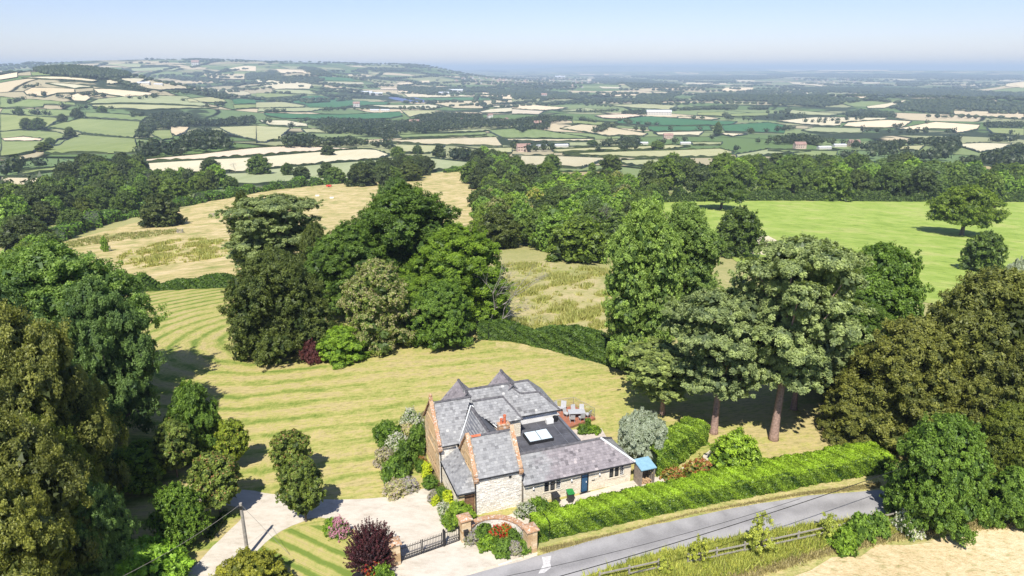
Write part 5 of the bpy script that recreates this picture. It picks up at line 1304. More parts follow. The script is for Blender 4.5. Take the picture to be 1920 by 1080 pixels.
def resample3(pts, step):
    out = []
    for i in range(len(pts) - 1):
        a, b = Vector(pts[i]), Vector(pts[i + 1]); k = max(1, round((b - a).length / step))
        out += [tuple(a + (b - a) * j / k) for j in range(k)]
    return out + [tuple(pts[-1])]
def wall(axis, c, poly, face, mat, holes=(), course=.15, ln=.34, proud=.03, th=.3, name='wall', label=None, parent=house):
    """a masonry wall in the plane axis=c, outline poly in (s, z), face = -1/+1 side that shows; every stone has its own edges and depth"""
    def P3(s, z, d): return (s, c + face * d, z) if axis == 'v' else (c + face * d, s, z)
    m = MB()
    # backing, cut round the holes course by course
    zs = sorted(set([min(p[1] for p in poly), max(p[1] for p in poly)] + [h[2] for h in holes] + [h[3] for h in holes]))
    if holes:
        for z0, z1 in zip(zs[:-1], zs[1:]):
            n = max(1, int((z1 - z0) / .5))
            for q in range(n):
                za, zb = z0 + (z1 - z0) * q / n, z0 + (z1 - z0) * (q + 1) / n; zm = (za + zb) / 2
                for lo, hi in rowspan(poly, zm):
                    seg = [(lo, hi)]
                    for h in holes:
                        if h[2] < zm < h[3]: seg = [t for s0, s1 in seg for t in ((s0, min(s1, h[0])), (max(s0, h[1]), s1)) if t[1] - t[0] > .01]
                    for s0, s1 in seg: m.prism([P3(s0, za, 0), P3(s1, za, 0), P3(s1, zb, 0), P3(s0, zb, 0)], tuple(np.subtract(P3(0, 0, -th), P3(0, 0, 0))))
    else: m.prism([P3(s, z, 0) for s, z in poly], tuple(np.subtract(P3(0, 0, -th), P3(0, 0, 0))))
    w = m.obj(name, MORT, parent)
    if label: w['label'] = label
    s = MB(); z = min(p[1] for p in poly); z1 = max(p[1] for p in poly)
    while z < z1 - .03:
        h = course * rg.uniform(.75, 1.25); zb = min(z + h, z1); zm = (z + zb) / 2
        for lo, hi in rowspan(poly, zm):
            seg = [(lo, hi)]
            for q in holes:
                if q[2] < zm < q[3]: seg = [t for s0, s1 in seg for t in ((s0, min(s1, q[0])), (max(s0, q[1]), s1)) if t[1] - t[0] > .02]
            for s0, s1 in seg:
                x = s0
                while x < s1 - .01:
                    L = ln * rg.uniform(.55, 1.6); xb = min(x + L, s1)
                    if s1 - xb < .08: xb = s1
                    g = .007; d = .008 + rg.uniform(0, proud); b = .012
                    A = [P3(x + g, z + g, 0), P3(xb - g, z + g, 0), P3(xb - g, zb - g, 0), P3(x + g, zb - g, 0)]
                    Bq = [P3(x + g + b, z + g + b, d * rg.uniform(.6, 1)), P3(xb - g - b, z + g + b, d * rg.uniform(.6, 1)), P3(xb - g - b, zb - g - b, d * rg.uniform(.6, 1.2)), P3(x + g + b, zb - g - b, d * rg.uniform(.6, 1.2))]
                    s.add(A + Bq, [(4, 5, 6, 7), (0, 1, 5, 4), (1, 2, 6, 5), (2, 3, 7, 6), (3, 0, 4, 7)], float(np.clip(rg.normal(.55, .22), 0, 1)))
                    x = xb
        z = zb
    s.obj('stones', mat, w, kind='stuff'); return w
def window(axis, c, face, s0, s1, z0, z1, n, label=None, stone=ST_C, frame=None):
    def P3(s, z, d): return (s, c + face * d, z) if axis == 'v' else (c + face * d, s, z)
    def bx(m, a, b, za, zb, d0, d1):
        m.prism([P3(a, za, d0), P3(b, za, d0), P3(b, zb, d0), P3(a, zb, d0)], tuple(np.subtract(P3(0, 0, d1), P3(0, 0, d0))))
    f = MB(); t = .08
    bx(f, s0 - t, s1 + t, z0 - .1, z0, -.14, .07); bx(f, s0 - t, s1 + t, z1, z1 + .13, -.14, .05)
    o = f.obj('window', frame or stone, house)
    if label: o['label'] = label
    for i in range(n + 1):
        m = MB(); x = s0 + (s1 - s0) * i / n; bx(m, x - .055, x + .055, z0, z1, -.14, .035); m.obj('mullion', frame or stone, o)
    for i in range(n):
        a = s0 + (s1 - s0) * i / n + .057; b = s0 + (s1 - s0) * (i + 1) / n - .057
        m = MB(); bx(m, a, b, z0 + .002, z1 - .002, -.13, -.11); m.obj('pane', GLASS, o)
        l = MB(); bx(l, a, a + .035, z0 + .003, z1 - .003, -.108, -.07); bx(l, b - .035, b, z0 + .003, z1 - .003, -.108, -.07); bx(l, a + .037, b - .037, z0 + .003, z0 + .04, -.108, -.07); bx(l, a + .037, b - .037, z1 - .04, z1 - .003, -.108, -.07)
        for q in (1, 2, 3): bx(l, a + .037, b - .037, z0 + (z1 - z0) * q / 4 - .01, z0 + (z1 - z0) * q / 4 + .01, -.108, -.095)
        xm = (a + b) / 2; bx(l, xm - .008, xm + .008, z0 + .042, z1 - .042, -.094, -.085)
        l.obj('casement', GUT if i != n - 1 or axis == 'u' else WHT, o)
    return o
def coping(axis, c, pts, w=.36, h=.14, label=None):
    m = MB()
    for i in range(len(pts) - 1):
        (s0, z0), (s1, z1) = pts[i], pts[i + 1]; k = max(1, int(math.hypot(s1 - s0, z1 - z0) / .55))
        for j in range(k):
            a = (s0 + (s1 - s0) * j / k, z0 + (z1 - z0) * j / k); b = (s0 + (s1 - s0) * (j + .985) / k, z0 + (z1 - z0) * (j + .985) / k)
            hh = h * rg.uniform(.9, 1.15)
            q = [(c - w / 2, a[0], a[1]), (c + w / 2, a[0], a[1]), (c + w / 2, b[0], b[1]), (c - w / 2, b[0], b[1])]
            m.prism(q, (0, 0, hh), float(rg.uniform(.1, .9)))
    o = m.obj('coping', ST_L, house, kind='stuff'); return o
# --- front block (projecting stone bay by the drive)
B1u0, B1u1, B1v0, B1v1, B1e, B1rz = -4.05, 0.0, .15, 4.6, 3.62, 6.15; B1rv = 2.38
wall('v', B1v0, [(B1u0, -.2), (B1u1, -.2), (B1u1, B1e), (B1u0, B1e)], -1, ST_W, course=.14, ln=.30, proud=.055, label='windowless wall of pale rock-faced stone')
gl = [(B1v0 + .01, 0), (B1v1, 0), (B1v1, B1e), (B1rv, B1rz + .12), (B1v0 + .01, B1e + .05)]
wall('u', B1u0, gl, -1, ST_H, holes=[(1.45, 2.95, 3.55, 4.55)], course=.2, ln=.42, proud=.02, label='orange stone gable of the front bay')
window('u', B1u0, -1, 1.45, 2.95, 3.55, 4.55, 3, 'three-light stone window high in the orange gable', ST_H)
wall('u', B1u1 - .05, [(B1v0 + .01, 0), (B1v1, 0), (B1v1, B1e), (B1rv, B1rz + .12), (B1v0 + .01, B1e + .05)], 1, ST_H, course=.2, proud=.02)
wall('v', B1v1, [(B1u0, 0), (B1u1, 0), (B1u1, B1e), (B1u0, B1e)], 1, ST_C, course=.2)
k1 = (B1rz - B1e) / (B1rv - B1v0)
def fz(v, v0, z0, k): return z0 + k * (v - v0)
ev = B1v0 - .16
slope([(B1u0 + .14, ev, B1e - .16 * k1 + .10), (B1u1 - .2, ev, B1e - .16 * k1 + .10), (B1u1 - .2, B1rv, B1rz), (B1u0 + .14, B1rv, B1rz)], SL, avec=(1, 0, 0))
slope([(B1u0 + .14, B1v1 + .1, B1e), (B1u1 - .2, B1v1 + .1, B1e), (B1u1 - .2, B1rv + .01, B1rz), (B1u0 + .14, B1rv + .01, B1rz)], SL, avec=(1, 0, 0))
ridge([(B1u0 + .2, B1rv, B1rz + .05), (-2.9, B1rv, B1rz + .05)], REDT); ridge([(-2.9, B1rv, B1rz + .05), (-.25, B1rv, B1rz + .05)])
for c_ in (B1u0 + .0, B1u1 - .12):
    coping('u', c_, [(B1v0 - .1, B1e + .12), (B1rv, B1rz + .28)], .34); coping('u', c_, [(B1rv + .02, B1rz + .28), (B1v1 + .1, B1e + .12)], .34)
    m = MB(); m.box(c_ - .19, c_ + .19, B1v0 - .3, B1v0 + .05, B1e - .22, B1e + .02); m.box(c_ - .17, c_ + .17, B1v0 - .2, B1v0 + .05, B1e - .42, B1e - .225); m.obj('kneeler', ST_L, house)
def gutter(p0, p1, r=.06):
    m = MB(); m.tube([p0, p1], r, 6); return m.obj('gutter', GUT, house)
gutter((B1u0 + .1, ev - .05, B1e - .12), (B1u1 - .1, ev - .05, B1e - .12))
def pipe(pts, r=.045):
    m = MB(); m.tube(pts, r, 6); return m.obj('drainpipe', GUT, house)
pipe([(B1u0 + .02, ev - .02, B1e - .15), (B1u0 - .05, B1v0 - .12, B1e - .5), (B1u0 - .05, B1v0 - .12, 0)]); pipe([(B1u1 + .06, B1v0 - .12, B1e - .4), (B1u1 + .06, B1v0 - .16, 0)])
m = MB(); m.box(-1.15, -.95, B1v0 - .1, B1v0 - .03, 3.0, 3.16); m.obj('wall_lamp', GUT, house)
# --- kitchen wing
WE, WRZ, WRV, WU = 2.22, 3.86, 1.95, 10.4
dh = (5.48, 6.22, 0, 2.0)
lw = (1.95, 3.62, .95, 1.88); rw_ = (8.18, 9.78, .95, 1.88)
wall('v', 0, [(.02, -.2), (WU, -.2), (WU, WE), (.02, WE)], -1, ST_C, holes=[dh, lw, rw_], course=.16, ln=.36, proud=.018, label='long cream stone wall with blue door and two windows')
window('v', 0, -1, lw[0], lw[1], lw[2], lw[3], 3, 'three-light window of the kitchen wing left of the blue door', ST_C); window('v', 0, -1, rw_[0], rw_[1], rw_[2], rw_[3], 3, 'three-light window at the shed end of the kitchen wing', ST_C)
wall('u', WU, [(.01, -.2), (3.9, -.2), (3.9, WE), (.01, WE)], 1, ST_C, course=.16)
wall('v', 3.9, [(6.9, 0), (WU, 0), (WU, WE), (6.9, WE)], 1, ST_C, course=.16)
d = MB(); d.box(dh[0] + .08, dh[1] - .08, .08, .13, .06, 1.93); door = d.obj('door', BLUE, house); door['label'] = 'dark blue plank door with pale seams'
for i in range(5):
    m = MB(); x = dh[0] + .1 + i * (dh[1] - dh[0] - .2) / 5; m.box(x + .006, x + (dh[1] - dh[0] - .2) / 5 - .006, .055, .078, .08, 1.9); m.obj('plank', BLUE, door)
m = MB(); m.box(dh[0] + .5, dh[0] + .56, .02, .052, .95, 1.1); m.obj('handle', WHT, door)
m = MB(); m.box(dh[0], dh[0] + .078, .02, .14, 0, 2); m.box(dh[1] - .078, dh[1], .02, .14, 0, 2); m.box(dh[0] + .08, dh[1] - .08, .02, .14, 1.935, 2); m.box(dh[0] + .08, dh[1] - .08, -.12, .14, -.02, .055); m.obj('door_frame', GUT, house)
m = MB(); m.box(dh[0] - .15, dh[1] + .15, -.4, -.06, 0, .07); m.obj('doorstep', GUT, house)
m = MB(); m.box(6.52, 6.82, -.045, -.02, 1.05, 1.12); m.obj('letter_slot', GUT, house)
for x in (.95, 4.5, 7.2):
    m = MB(); m.box(x - .04, x + .04, -.2, -.02, 1.82, 1.86); m.tube([(x, -.18, 1.6), (x, -.18, 1.66), (x, -.18, 1.8)], [.09, .08, .03], 8); m.obj('wall_lamp', WHT, house)
kw = (WRZ - WE) / (WRV + .3)
slope([(.03, -.32, WE - .0), (WU + .18, -.32, WE), (8.25, WRV, WRZ), (.03, WRV, WRZ)], SLP, avec=(1, 0, 0), label='kitchen wing roof of grey slates turning purple at the right')
slope([(WU + .18, -.32, WE), (WU + .18, 4.15, WE), (8.25, WRV, WRZ)], SL, avec=(0, 1, 0))
slope([(.03, 3.4, 2.82), (6.8, 3.4, 2.82), (6.8, 4.15, WE), (WU + .18, 4.15, WE), (8.25, WRV + .01, WRZ), (.03, WRV + .01, WRZ)], SL, avec=(1, 0, 0), slates=False, under=LEADD)
ridge([(.05, WRV, WRZ + .05), (8.25, WRV, WRZ + .05)]); 
m = MB(); m.tube([(8.25, WRV, WRZ + .05), (WU + .2, -.34, WE + .06)], [.12, .12], 5); m.obj('hip_flashing', plain('pale_lead', (.55, .56, .55), .6, 3, .15), house)
ridge([(8.25, WRV, WRZ + .05), (WU + .18, 4.15, WE + .05)])
gutter((.05, -.38, WE - .04), (WU + .2, -.38, WE - .04), .055)
# --- flat roof with lantern
m = MB(); m.box(0, 6.75, 3.35, 8.12, 2.6, 2.98); fr = m.obj('flat_roof', LEADD, house)
m = MB()
for x in (1.4, 2.9, 4.4, 5.8): m.box(x, x + .05, 3.45, 8.1, 2.981, 3.02)
for y in (5.1, 6.9): m.box(.05, 6.7, y, y + .04, 2.981, 3.0)
m.obj('roof_seams', LEAD, fr, kind='stuff')
m = MB(); m.box(6.752, 6.98, 3.3, 8.0, 2.5, 3.2); m.obj('parapet', LEAD, fr)
m = MB(); m.box(2.35, 4.75, 4.35, 6.1, 2.985, 3.25); sk = m.obj('roof_lantern', GUT, house)
m = MB(); m.prism([(2.45, 4.45, 3.27), (4.65, 4.45, 3.27), (4.65, 6.0, 3.33), (2.45, 6.0, 3.33)], (0, 0, .03)); m.obj('glass', SKYG, sk)
m = MB(); m.prism([(3.53, 4.45, 3.31), (3.57, 4.45, 3.31), (3.57, 6.0, 3.37), (3.53, 6.0, 3.37)], (0, 0, .02)); m.obj('glazing_bar', GUT, sk)
wall('u', 6.75, [(3.9, 0), (8.1, 0), (8.1, 2.6), (3.9, 2.6)], 1, ST_C, course=.16)
# --- main range with the tall left gable
gu = -5.72; e2, rv2, rz2 = 3.8, 8.35, 6.72; k2 = (rz2 - e2) / (rv2 - 5.5)
wall('v', 5.68, [(gu, -.2), (B1u0 - .0, -.2), (B1u0 - .0, e2), (gu, e2)], -1, ST_W, course=.16, proud=.03)
gp = [(5.69, -.2), (11.1, -.2), (11.1, e2), (rv2, rz2 + .1), (5.69, e2)]
w1, w2 = (7.35, 9.35, 3.65, 5.0), (7.2, 9.5, .9, 2.35)
wall('u', gu, gp, -1, ST_H, holes=[w1, w2], course=.2, ln=.42, proud=.02, label='tall orange stone gable wall facing the flower border')
window('u', gu, -1, w1[0], w1[1], w1[2], w1[3], 4, 'four-light upper window of the tall gable', ST_H); window('u', gu, -1, w2[0], w2[1], w2[2], w2[3], 4, 'four-light lower window of the tall gable', ST_H)
wall('v', 11.1, [(gu, 0), (6.6, 0), (6.6, e2), (gu, e2)], 1, ST_C, course=.2)
m = MB()
for a, b in ((w1, .2), (w2, .2)):
    m = MB(); m.box(gu - .1, gu - .022, a[0] - .25, a[1] + .25, a[3] + .16, a[3] + .25); m.obj('drip_mould', ST_H, house)
slope([(gu + .15, 5.5, e2), (-4.0, 5.5, e2), (B1u0 + .1, 5.5, e2), (-1.95, rv2, rz2), (gu + .15, rv2, rz2)], SL, avec=(1, 0, 0), label='main front roof slope of pale grey slates beside the tall gable')
slope([(gu + .15, 11.3, e2), (-1.9, 11.3, e2), (-1.9, rv2 + .01, rz2), (gu + .15, rv2 + .01, rz2)], SL, avec=(1, 0, 0))
ridge([(gu + .25, rv2, rz2 + .05), (-1.9, rv2, rz2 + .05)])
for pr2 in ([(5.45, e2 + .12), (rv2, rz2 + .24)], [(rv2 + .02, rz2 + .24), (11.3, e2 + .12)]): coping('u', gu + .02, pr2, .34)
m = MB(); m.box(gu - .17, gu + .21, 5.2, 5.5, e2 - .25, e2 + .0); m.box(gu - .15, gu + .18, 5.35, 5.6, e2 - .45, e2 - .255); m.obj('kneeler', ST_L, house)
m = MB(); m.box(gu - .14, gu + .18, rv2 - .16, rv2 + .16, rz2 + .3, rz2 + .62); m.tube([(gu + .02, rv2, rz2 + .62), (gu + .02, rv2, rz2 + .7), (gu + .02, rv2, rz2 + .85), (gu + .02, rv2, rz2 + .95)], [.07, .15, .14, .03], 8); m.obj('finial', ST_L, house)
gutter((gu + .2, 5.42, e2 - .06), (-4.3, 5.42, e2 - .06))
pipe([(gu + .1, 5.6, e2 - .1), (gu + .1, 5.56, 2.4), (gu + .1, 5.56, 0)])
# --- right half of the main range, same ridge, stepping back
kb = 1.1; P = lambda cx, cy: on_slope(cx, cy, 7.75, 6.62, kb)
q = [P(590, 290), P(770, 262), P(890, 398), P(745, 432), P(590, 330)]
slope([q[0], q[1], q[2], (-.2, q[3][1], q[3][2]), (-1.9, 6.9, 6.62 - .85 * kb)], SL, avec=(1, 0, 0), label='right-hand front slope of the main roof')
v3 = q[2][1] + .15; z3 = q[2][2] - .1
wall('v', v3, [(-.2, 2.9), (q[2][0] - .15, 2.9), (q[2][0] - .15, z3 + .05), (-.2, z3 + .05)], -1, ST_C, course=.2)
wall('u', q[2][0] - .15, [(v3 + .01, 2.9), (8.1, 2.9), (8.1, z3), (v3 + .01, z3)], 1, ST_C, course=.2)
ridge([q[0], q[1]]); ridge([q[1], q[2]], r=.13)
hp = (q[2][0], 8.6, q[2][2])
slope([q[1], q[2], hp], SL, avec=(0, 1, 0), slates=False)
gutter((-.1, q[2][1] - .05, q[2][2] - .05), (q[2][0], q[2][1] - .05, q[2][2] - .05))
# --- rear range, hipped at the right
kr = 1.0; PR = lambda cx, cy: on_slope(cx, cy, 7.9, 4.0, kr)
a1, a2, a3, a4, a5, a6 = PR(560, 222), PR(800, 188), PR(875, 245), PR(985, 235), PR(925, 180), PR(1110, 345)
RV, RZ = a1[1], a1[2]; top_r = (a5[0], RV, RZ); ee = (6.95, 7.9, 4.0)
slope([(a1[0] - .4, RV, RZ), top_r, a4, ee, (q[2][0] - .1, 7.9, 4.0), (q[2][0] - .1, 8.0, 4.1), (a1[0] - .4, 8.0, 4.1)], SL, avec=(1, 0, 0), label='large rear roof slope of pale slates with stepped ridges')
bk = 2 * RV - 7.9
slope([(a1[0] - .4, RV + .01, RZ), (top_r[0], RV + .01, RZ), (6.95, bk, 4.0), (a1[0] - .4, bk, 4.0)], SL, avec=(1, 0, 0))
slope([top_r, ee, (6.95, bk, 4.0)], SL, avec=(0, 1, 0))
ridge([(a1[0] - .3, RV, RZ + .04), top_r]); ridge([top_r, a4, ee], r=.15); ridge([a2, a3], r=.13); ridge([a3, a4], r=.13)
# raised slope right of the step
wall('v', 8.12, [(q[2][0] - .1, 2.985), (6.7, 2.985), (6.7, 4.0), (q[2][0] - .1, 4.0)], -1, stonemat('white_wall', [(0, (.7, .69, .66)), (1, (.74, .73, .70))]), course=.4, ln=2, proud=.003)
wall('u', 6.7, [(8.12, 0), (bk - .2, 0), (bk - .2, 4.0), (8.12, 4.0)], 1, ST_C, course=.2)
gutter((q[2][0], 7.85, 3.96), (6.95, 7.85, 3.96))
m = MB(); m.box(5.3, 6.0, 7.3, 7.7, 3.0, 3.45); m.obj('roof_planter', WHT, house)
m = MB(); m.tube([(6.35, 7.7, 3.0), (6.35, 7.7, 3.45)], [.22, .28], 10); m.obj('satellite_drum', GUT, house)
# --- two rear gables whose ridges run away over the lawn side
def rear_gable(u0, z, va, vb, hw, mat, label):
    el = z - hw * 1.05
    slope([(u0, va, z), (u0, vb, z), (u0 - hw, vb, el), (u0 - hw, va, el)], mat, avec=(0, 1, 0), label=label)
    slope([(u0 + .01, va, z), (u0 + .01, vb, z), (u0 + hw, vb, el), (u0 + hw, va, el)], mat, avec=(0, 1, 0))
    ridge([(u0, va, z + .05), (u0, vb, z + .05)])
    wall('v', vb - .2, [(u0 - hw + .1, 0), (u0 + hw - .1, 0), (u0 + hw - .1, el), (u0, z - .1), (u0 - hw + .1, el)], 1, ST_C, course=.2)
    for s in (-1, 1): wall('u', u0 + s * (hw - .1), [(va, 0), (vb - .2, 0), (vb - .2, el + .05), (va, el + .05)], s, ST_C, course=.2)
rear_gable(-1.85, 6.4, 9.8, 12.9, 2.4, SLQ, 'purple slate slope of the left rear gable'); rear_gable(2.75, 6.5, 9.8, 13.4, 2.2, SLQ, 'grey and purple slate slope of the right rear gable')
# --- link roof between main range and front bay
cz = 6.05
slope([(-2.02, 2.5, cz), (-2.1, 7.6, cz), (-4.0, 5.5, cz - 2.15), (-4.0, 2.5, cz - 2.15)], SL, avec=(0, 1, 0), label='darker slate slope linking the bay to the main roof')
slope([(-2.01, 2.5, cz), (-2.09, 7.6, cz), (-.1, 5.9, cz - 2.0), (-.1, 2.5, cz - 2.0)], SL, avec=(0, 1, 0), slates=False, under=LEAD)
ridge([(-2.02, 2.6, cz + .05), (-2.1, 7.6, cz + .05)])
PALE = MATS['pale_lead']
m = MB(); m.tube([(-2.15, 7.7, cz + .12), (-3.95, 5.45, e2 + .1)], .07, 5); m.tube([(-2.05, 7.7, cz + .12), (-.05, 5.85, cz - 1.75)], .07, 5); m.obj('valley_lead', PALE, house)
wall('u', -.12, [(4.6, 0), (6.6, 0), (6.6, 4.2), (4.6, 4.2)], 1, ST_C, course=.2)
# chimney
m = MB(); m.box(-1.15, -.2, 2.62, 3.15, 5.2, 6.5); m.box(-1.2, -.15, 2.57, 3.2, 6.5, 6.6); ch = m.obj('chimney', ST_L, house)
for x, h in ((-.55, .75), (-.85, .45)):
    m = MB(); m.tube([(x, 2.88, 6.6), (x, 2.88, 6.65), (x, 2.88, 6.6 + h * .8), (x, 2.88, 6.6 + h * .82), (x, 2.88, 6.6 + h)], [.15, .13, .11, .15, .13], 10); m.obj('chimney_pot', REDT, ch)
# --- porch lean-to left of the bay
pe = 2.35; pu = -5.62
slope([(pu, .15, pe), (pu, 5.5, pe), (B1u0 - .03, 5.5, 3.5), (B1u0 - .03, 1.3, 3.5)], SL, avec=(0, 1, 0), exposure=.2, label='lean-to porch roof beside the orange gable')
slope([(pu, .15, pe), (B1u0 - .03, .15, pe), (B1u0 - .03, 1.3, 3.5)], SL, avec=(1, 0, 0), exposure=.2)
wall('u', pu + .15, [(.4, -.2), (5.67, -.2), (5.67, pe), (.4, pe)], -1, ST_C, course=.18, proud=.02)
wall('v', .38, [(pu + .16, 0), (-4.95, 0), (-4.95, pe - .02), (pu + .16, pe - .02)], -1, ST_H, course=.2)
m = MB(); m.box(-4.9, -4.12, .5, .56, 0, 2.0); m.obj('porch_door', OAKW, house)
m = MB(); m.box(-4.95, -4.08, .42, .48, 2.0, 2.3); m.obj('door_lintel', OAKW, house)
gutter((pu - .05, .1, pe - .05), (pu - .05, 5.5, pe - .05)); gutter((pu, .08, pe - .05), (B1u0 - .05, .08, pe - .05))

sheet('pale_road_patch', W([(1017, 1044), (1034, 1043), (1030, 1056), (1034, 1064), (1020, 1076), (1009, 1075), (1020, 1060)]), plain('pale_tarmac', (.52, .50, .48), .9, 5, .25), .036, .5, wob=.05)
# ------------------------------------------------------------------ things round the house
def L2(name, label, cat, u, v, z=0, rz=0, group=None): 
    x, y, _ = UVW(u, v); return thing(name, label, cat, (x, y, z), HR + rz, group)
def wheelie(u, v, lidmat, bodymat, label, rz=0):
    r = L2('wheelie_bin', label, 'bin', u, v, 0, rz)
    m = MB(); a, b = .21, .27
    q = [(-a, -a, .06), (a, -a, .06), (a, a, .06), (-a, a, .06), (-b, -b * 1.15, .98), (b, -b * 1.15, .98), (b, b * 1.1, .98), (-b, b * 1.1, .98)]
    m.add(q, [(0, 3, 2, 1), (0, 1, 5, 4), (1, 2, 6, 5), (2, 3, 7, 6), (3, 0, 4, 7), (4, 5, 6, 7)]); m.obj('body', bodymat, r)
    m = MB(); m.prism([(-.3, -.36, .985), (.3, -.36, .985), (.3, .34, 1.06), (-.3, .34, 1.06)], (0, 0, .05)); m.obj('lid', lidmat, r)
    m = MB(); m.tube([(-.24, .36, .98), (.24, .36, .98)], .02, 6); m.obj('handle', bodymat, r)
    for s in (-1, 1):
        m = MB(); m.tube([(s * .2, .24, .1), (s * .26, .24, .1)], .1, 12); m.obj('wheel', GUT, r)
BB = plain('bin_black', (.03, .03, .032), .5); GL_ = plain('bin_lid_green', (.03, .22, .05), .5)
wheelie(2.72, -.8, BB, BB, 'all-black wheelie bin below the left kitchen window', .1)
wheelie(4.08, -.85, GL_, BB, 'black wheelie bin with a green lid left of the blue door', -.1)
r = L2('recycling_caddy', 'small blue-green recycling caddy lying by the wall left of the bins', 'bin', 1.85, -.75, 0, .4)
TEAL = plain('teal_plastic', (.03, .16, .18), .5)
m = MB(); m.add([(-.2, -.15, .02), (.2, -.15, .02), (.2, .15, .02), (-.2, .15, .02), (-.26, -.2, .33), (.26, -.2, .33), (.26, .2, .33), (-.26, .2, .33)], [(0, 3, 2, 1), (0, 1, 5, 4), (1, 2, 6, 5), (2, 3, 7, 6), (3, 0, 4, 7), (4, 5, 6, 7)]); m.obj('body', TEAL, r)
m = MB(); m.box(-.28, .28, -.22, .22, .335, .37); m.obj('lid', TEAL, r)
# blue-roofed log store
r = L2('log_store', 'small log store with light blue roof at the end of the kitchen wing', 'shed', 11.45, -.55)
BR_ = plain('pale_blue_roof', (.22, .38, .46), .6, 3, .15); GW = plain('weathered_wood', (.24, .20, .16), .9, 4, .35)
m = MB(); m.prism([(-.75, -.75, 1.85), (.8, -.75, 1.85), (.8, .75, 2.12), (-.75, .75, 2.12)], (0, 0, .07)); ro = m.obj('roof', BR_, r)
m = MB(); m.box(-.65, .65, .55, .6, 0, 2.0); m.box(-.68, -.62, -.55, .6, 0, 1.88); m.obj('side_wall', GW, r)
for x in (-.66, .62):
    m = MB(); m.box(x, x + .08, -.66, -.58, 0, 1.86); m.obj('post', GW, r)
for i in range(4):
    m = MB(); m.box(.64, .70, -.56 + i * .3, -.42 + i * .3, .05, 1.8); m.obj('slat', GW, r)
LG = plain('cut_log', (.42, .28, .16), .9, 8, .4)
lg = L2('firewood_stack', 'orange-brown cut logs stacked inside the log store', 'firewood', 11.45, -.5)
lm = MB(); lm.tube([(0, -.2, 0), (0, .2, 0)], .075, 7); lmesh = lm.mesh('log', LG)
for i in range(24):
    o = link('log', lmesh, lg); o.location = (-.5 + (i % 8) * .15, rg.uniform(-.3, .1), .08 + (i // 8) * .14); o.rotation_euler = (0, rg.uniform(0, 3), rg.uniform(-.3, .3))
# stone screen wall + fence behind the wing
# deck with furniture and glass balustrade
dk = [uv_at(*p, .35) for p in [(1075, 410), (1110, 335), (1200, 300), (1320, 430), (1150, 447)]]
DK = plain('red_brown_decking', (.34, .13, .075), .75, 3, .2)
r = thing('timber_deck', 'red-brown raised deck behind the house with tables and chairs', 'deck', (HO[0], HO[1], 0), HR)
dpoly = [(6.98, 8.4), (6.98, 12.6), (9.0, 14.2), (11.2, 14.2), (12.5, 11.6), (9.0, 10.5)]
dpoly = [(6.98, 8.6), (6.98, 14.6), (11.6, 14.6), (12.6, 11.3), (9.0, 10.45)]
m = MB()
y = 8.6
while y < 14.6:
    for lo, hi in rowspan(dpoly, y + .06):
        b = MB(); b.box(lo, hi, y, y + .135, .3, .34); b.obj('plank', DK, r)
    y += .142
m = MB(); m.prism([(x, y, .0) for x, y in dpoly], (0, 0, .295)); m.obj('deck_frame', OAKW, r)
GL2, nt, out = newmat('balustrade_glass'); gb = nt.nodes.new('ShaderNodeBsdfGlass'); gb.inputs['IOR'].default_value = 1.05; gb.inputs['Roughness'].default_value = 0
tb = nt.nodes.new('ShaderNodeBsdfTransparent'); ms = nt.nodes.new('ShaderNodeMixShader'); ms.inputs[0].default_value = .12; gl3 = nt.nodes.new('ShaderNodeBsdfGlossy'); gl3.inputs['Roughness'].default_value = .05
nt.links.new(tb.outputs[0], ms.inputs[1]); nt.links.new(gl3.outputs[0], ms.inputs[2]); nt.links.new(ms.outputs[0], out.inputs[0]); nt.nodes.remove(gb)
STL = plain('steel_post', (.5, .5, .5), .35, 3, .1, metal=.8)
r2 = thing('glass_balustrade', 'glass balustrade with steel posts round the deck', 'balustrade', (HO[0], HO[1], 0), HR)
bp = resample([(7.1, 14.5), (11.5, 14.5), (12.5, 11.4)], 1.5, False)
for i, (x, y) in enumerate(bp):
    m = MB(); m.tube([(x, y, .3), (x, y, 1.4)], .025, 6); m.obj('post', STL, r2)
    if i:
        x0, y0 = bp[i - 1]; m = MB(); m.prism([(x0, y0, .42), (x, y, .42), (x, y, 1.3), (x0, y0, 1.3)], (.01, .01, 0)); m.obj('pane', GL2, r2)
m = MB(); m.tube([(x, y, 1.4) for x, y in bp], .02, 6); m.obj('rail', STL, r2)
LTW = plain('pale_furniture', (.42, .42, .42), .6, 3, .1); LTG = plain('grey_furniture', (.30, .30, .31), .6, 3, .1)
def table(u, v, w, l, h, label, rz=0):
    r = L2('garden_table', label, 'table', u, v, .34, rz); m = MB(); m.box(-w / 2, w / 2, -l / 2, l / 2, h - .05, h); m.obj('tabletop', LTW, r)
    for sx in (-1, 1):
        for sy in (-1, 1):
            m = MB(); m.box(sx * (w / 2 - .08) - .03, sx * (w / 2 - .08) + .03, sy * (l / 2 - .08) - .03, sy * (l / 2 - .08) + .03, 0, h - .052); m.obj('leg', LTW, r)
def chair(u, v, rz, label, s=1):
    r = L2('garden_chair', label, 'chair', u, v, .34, rz); r.scale = (s, s, s)
    m = MB(); m.box(-.25, .25, -.25, .25, .38, .45); m.obj('seat', LTW, r)
    m = MB(); m.prism([(-.25, .25, .45), (.25, .25, .45), (.25, .36, .95), (-.25, .36, .95)], (0, .05, 0)); m.obj('backrest', LTW, r)
    for sx in (-1, 1):
        for sy in (-1, 1):
            m = MB(); m.box(sx * .22 - .02, sx * .22 + .02, sy * .22 - .02, sy * .22 + .02, 0, .378); m.obj('leg', LTG, r)
table(8.4, 13.2, 1.0, 1.6, .45, 'low pale table on the deck beside the house corner', .1)
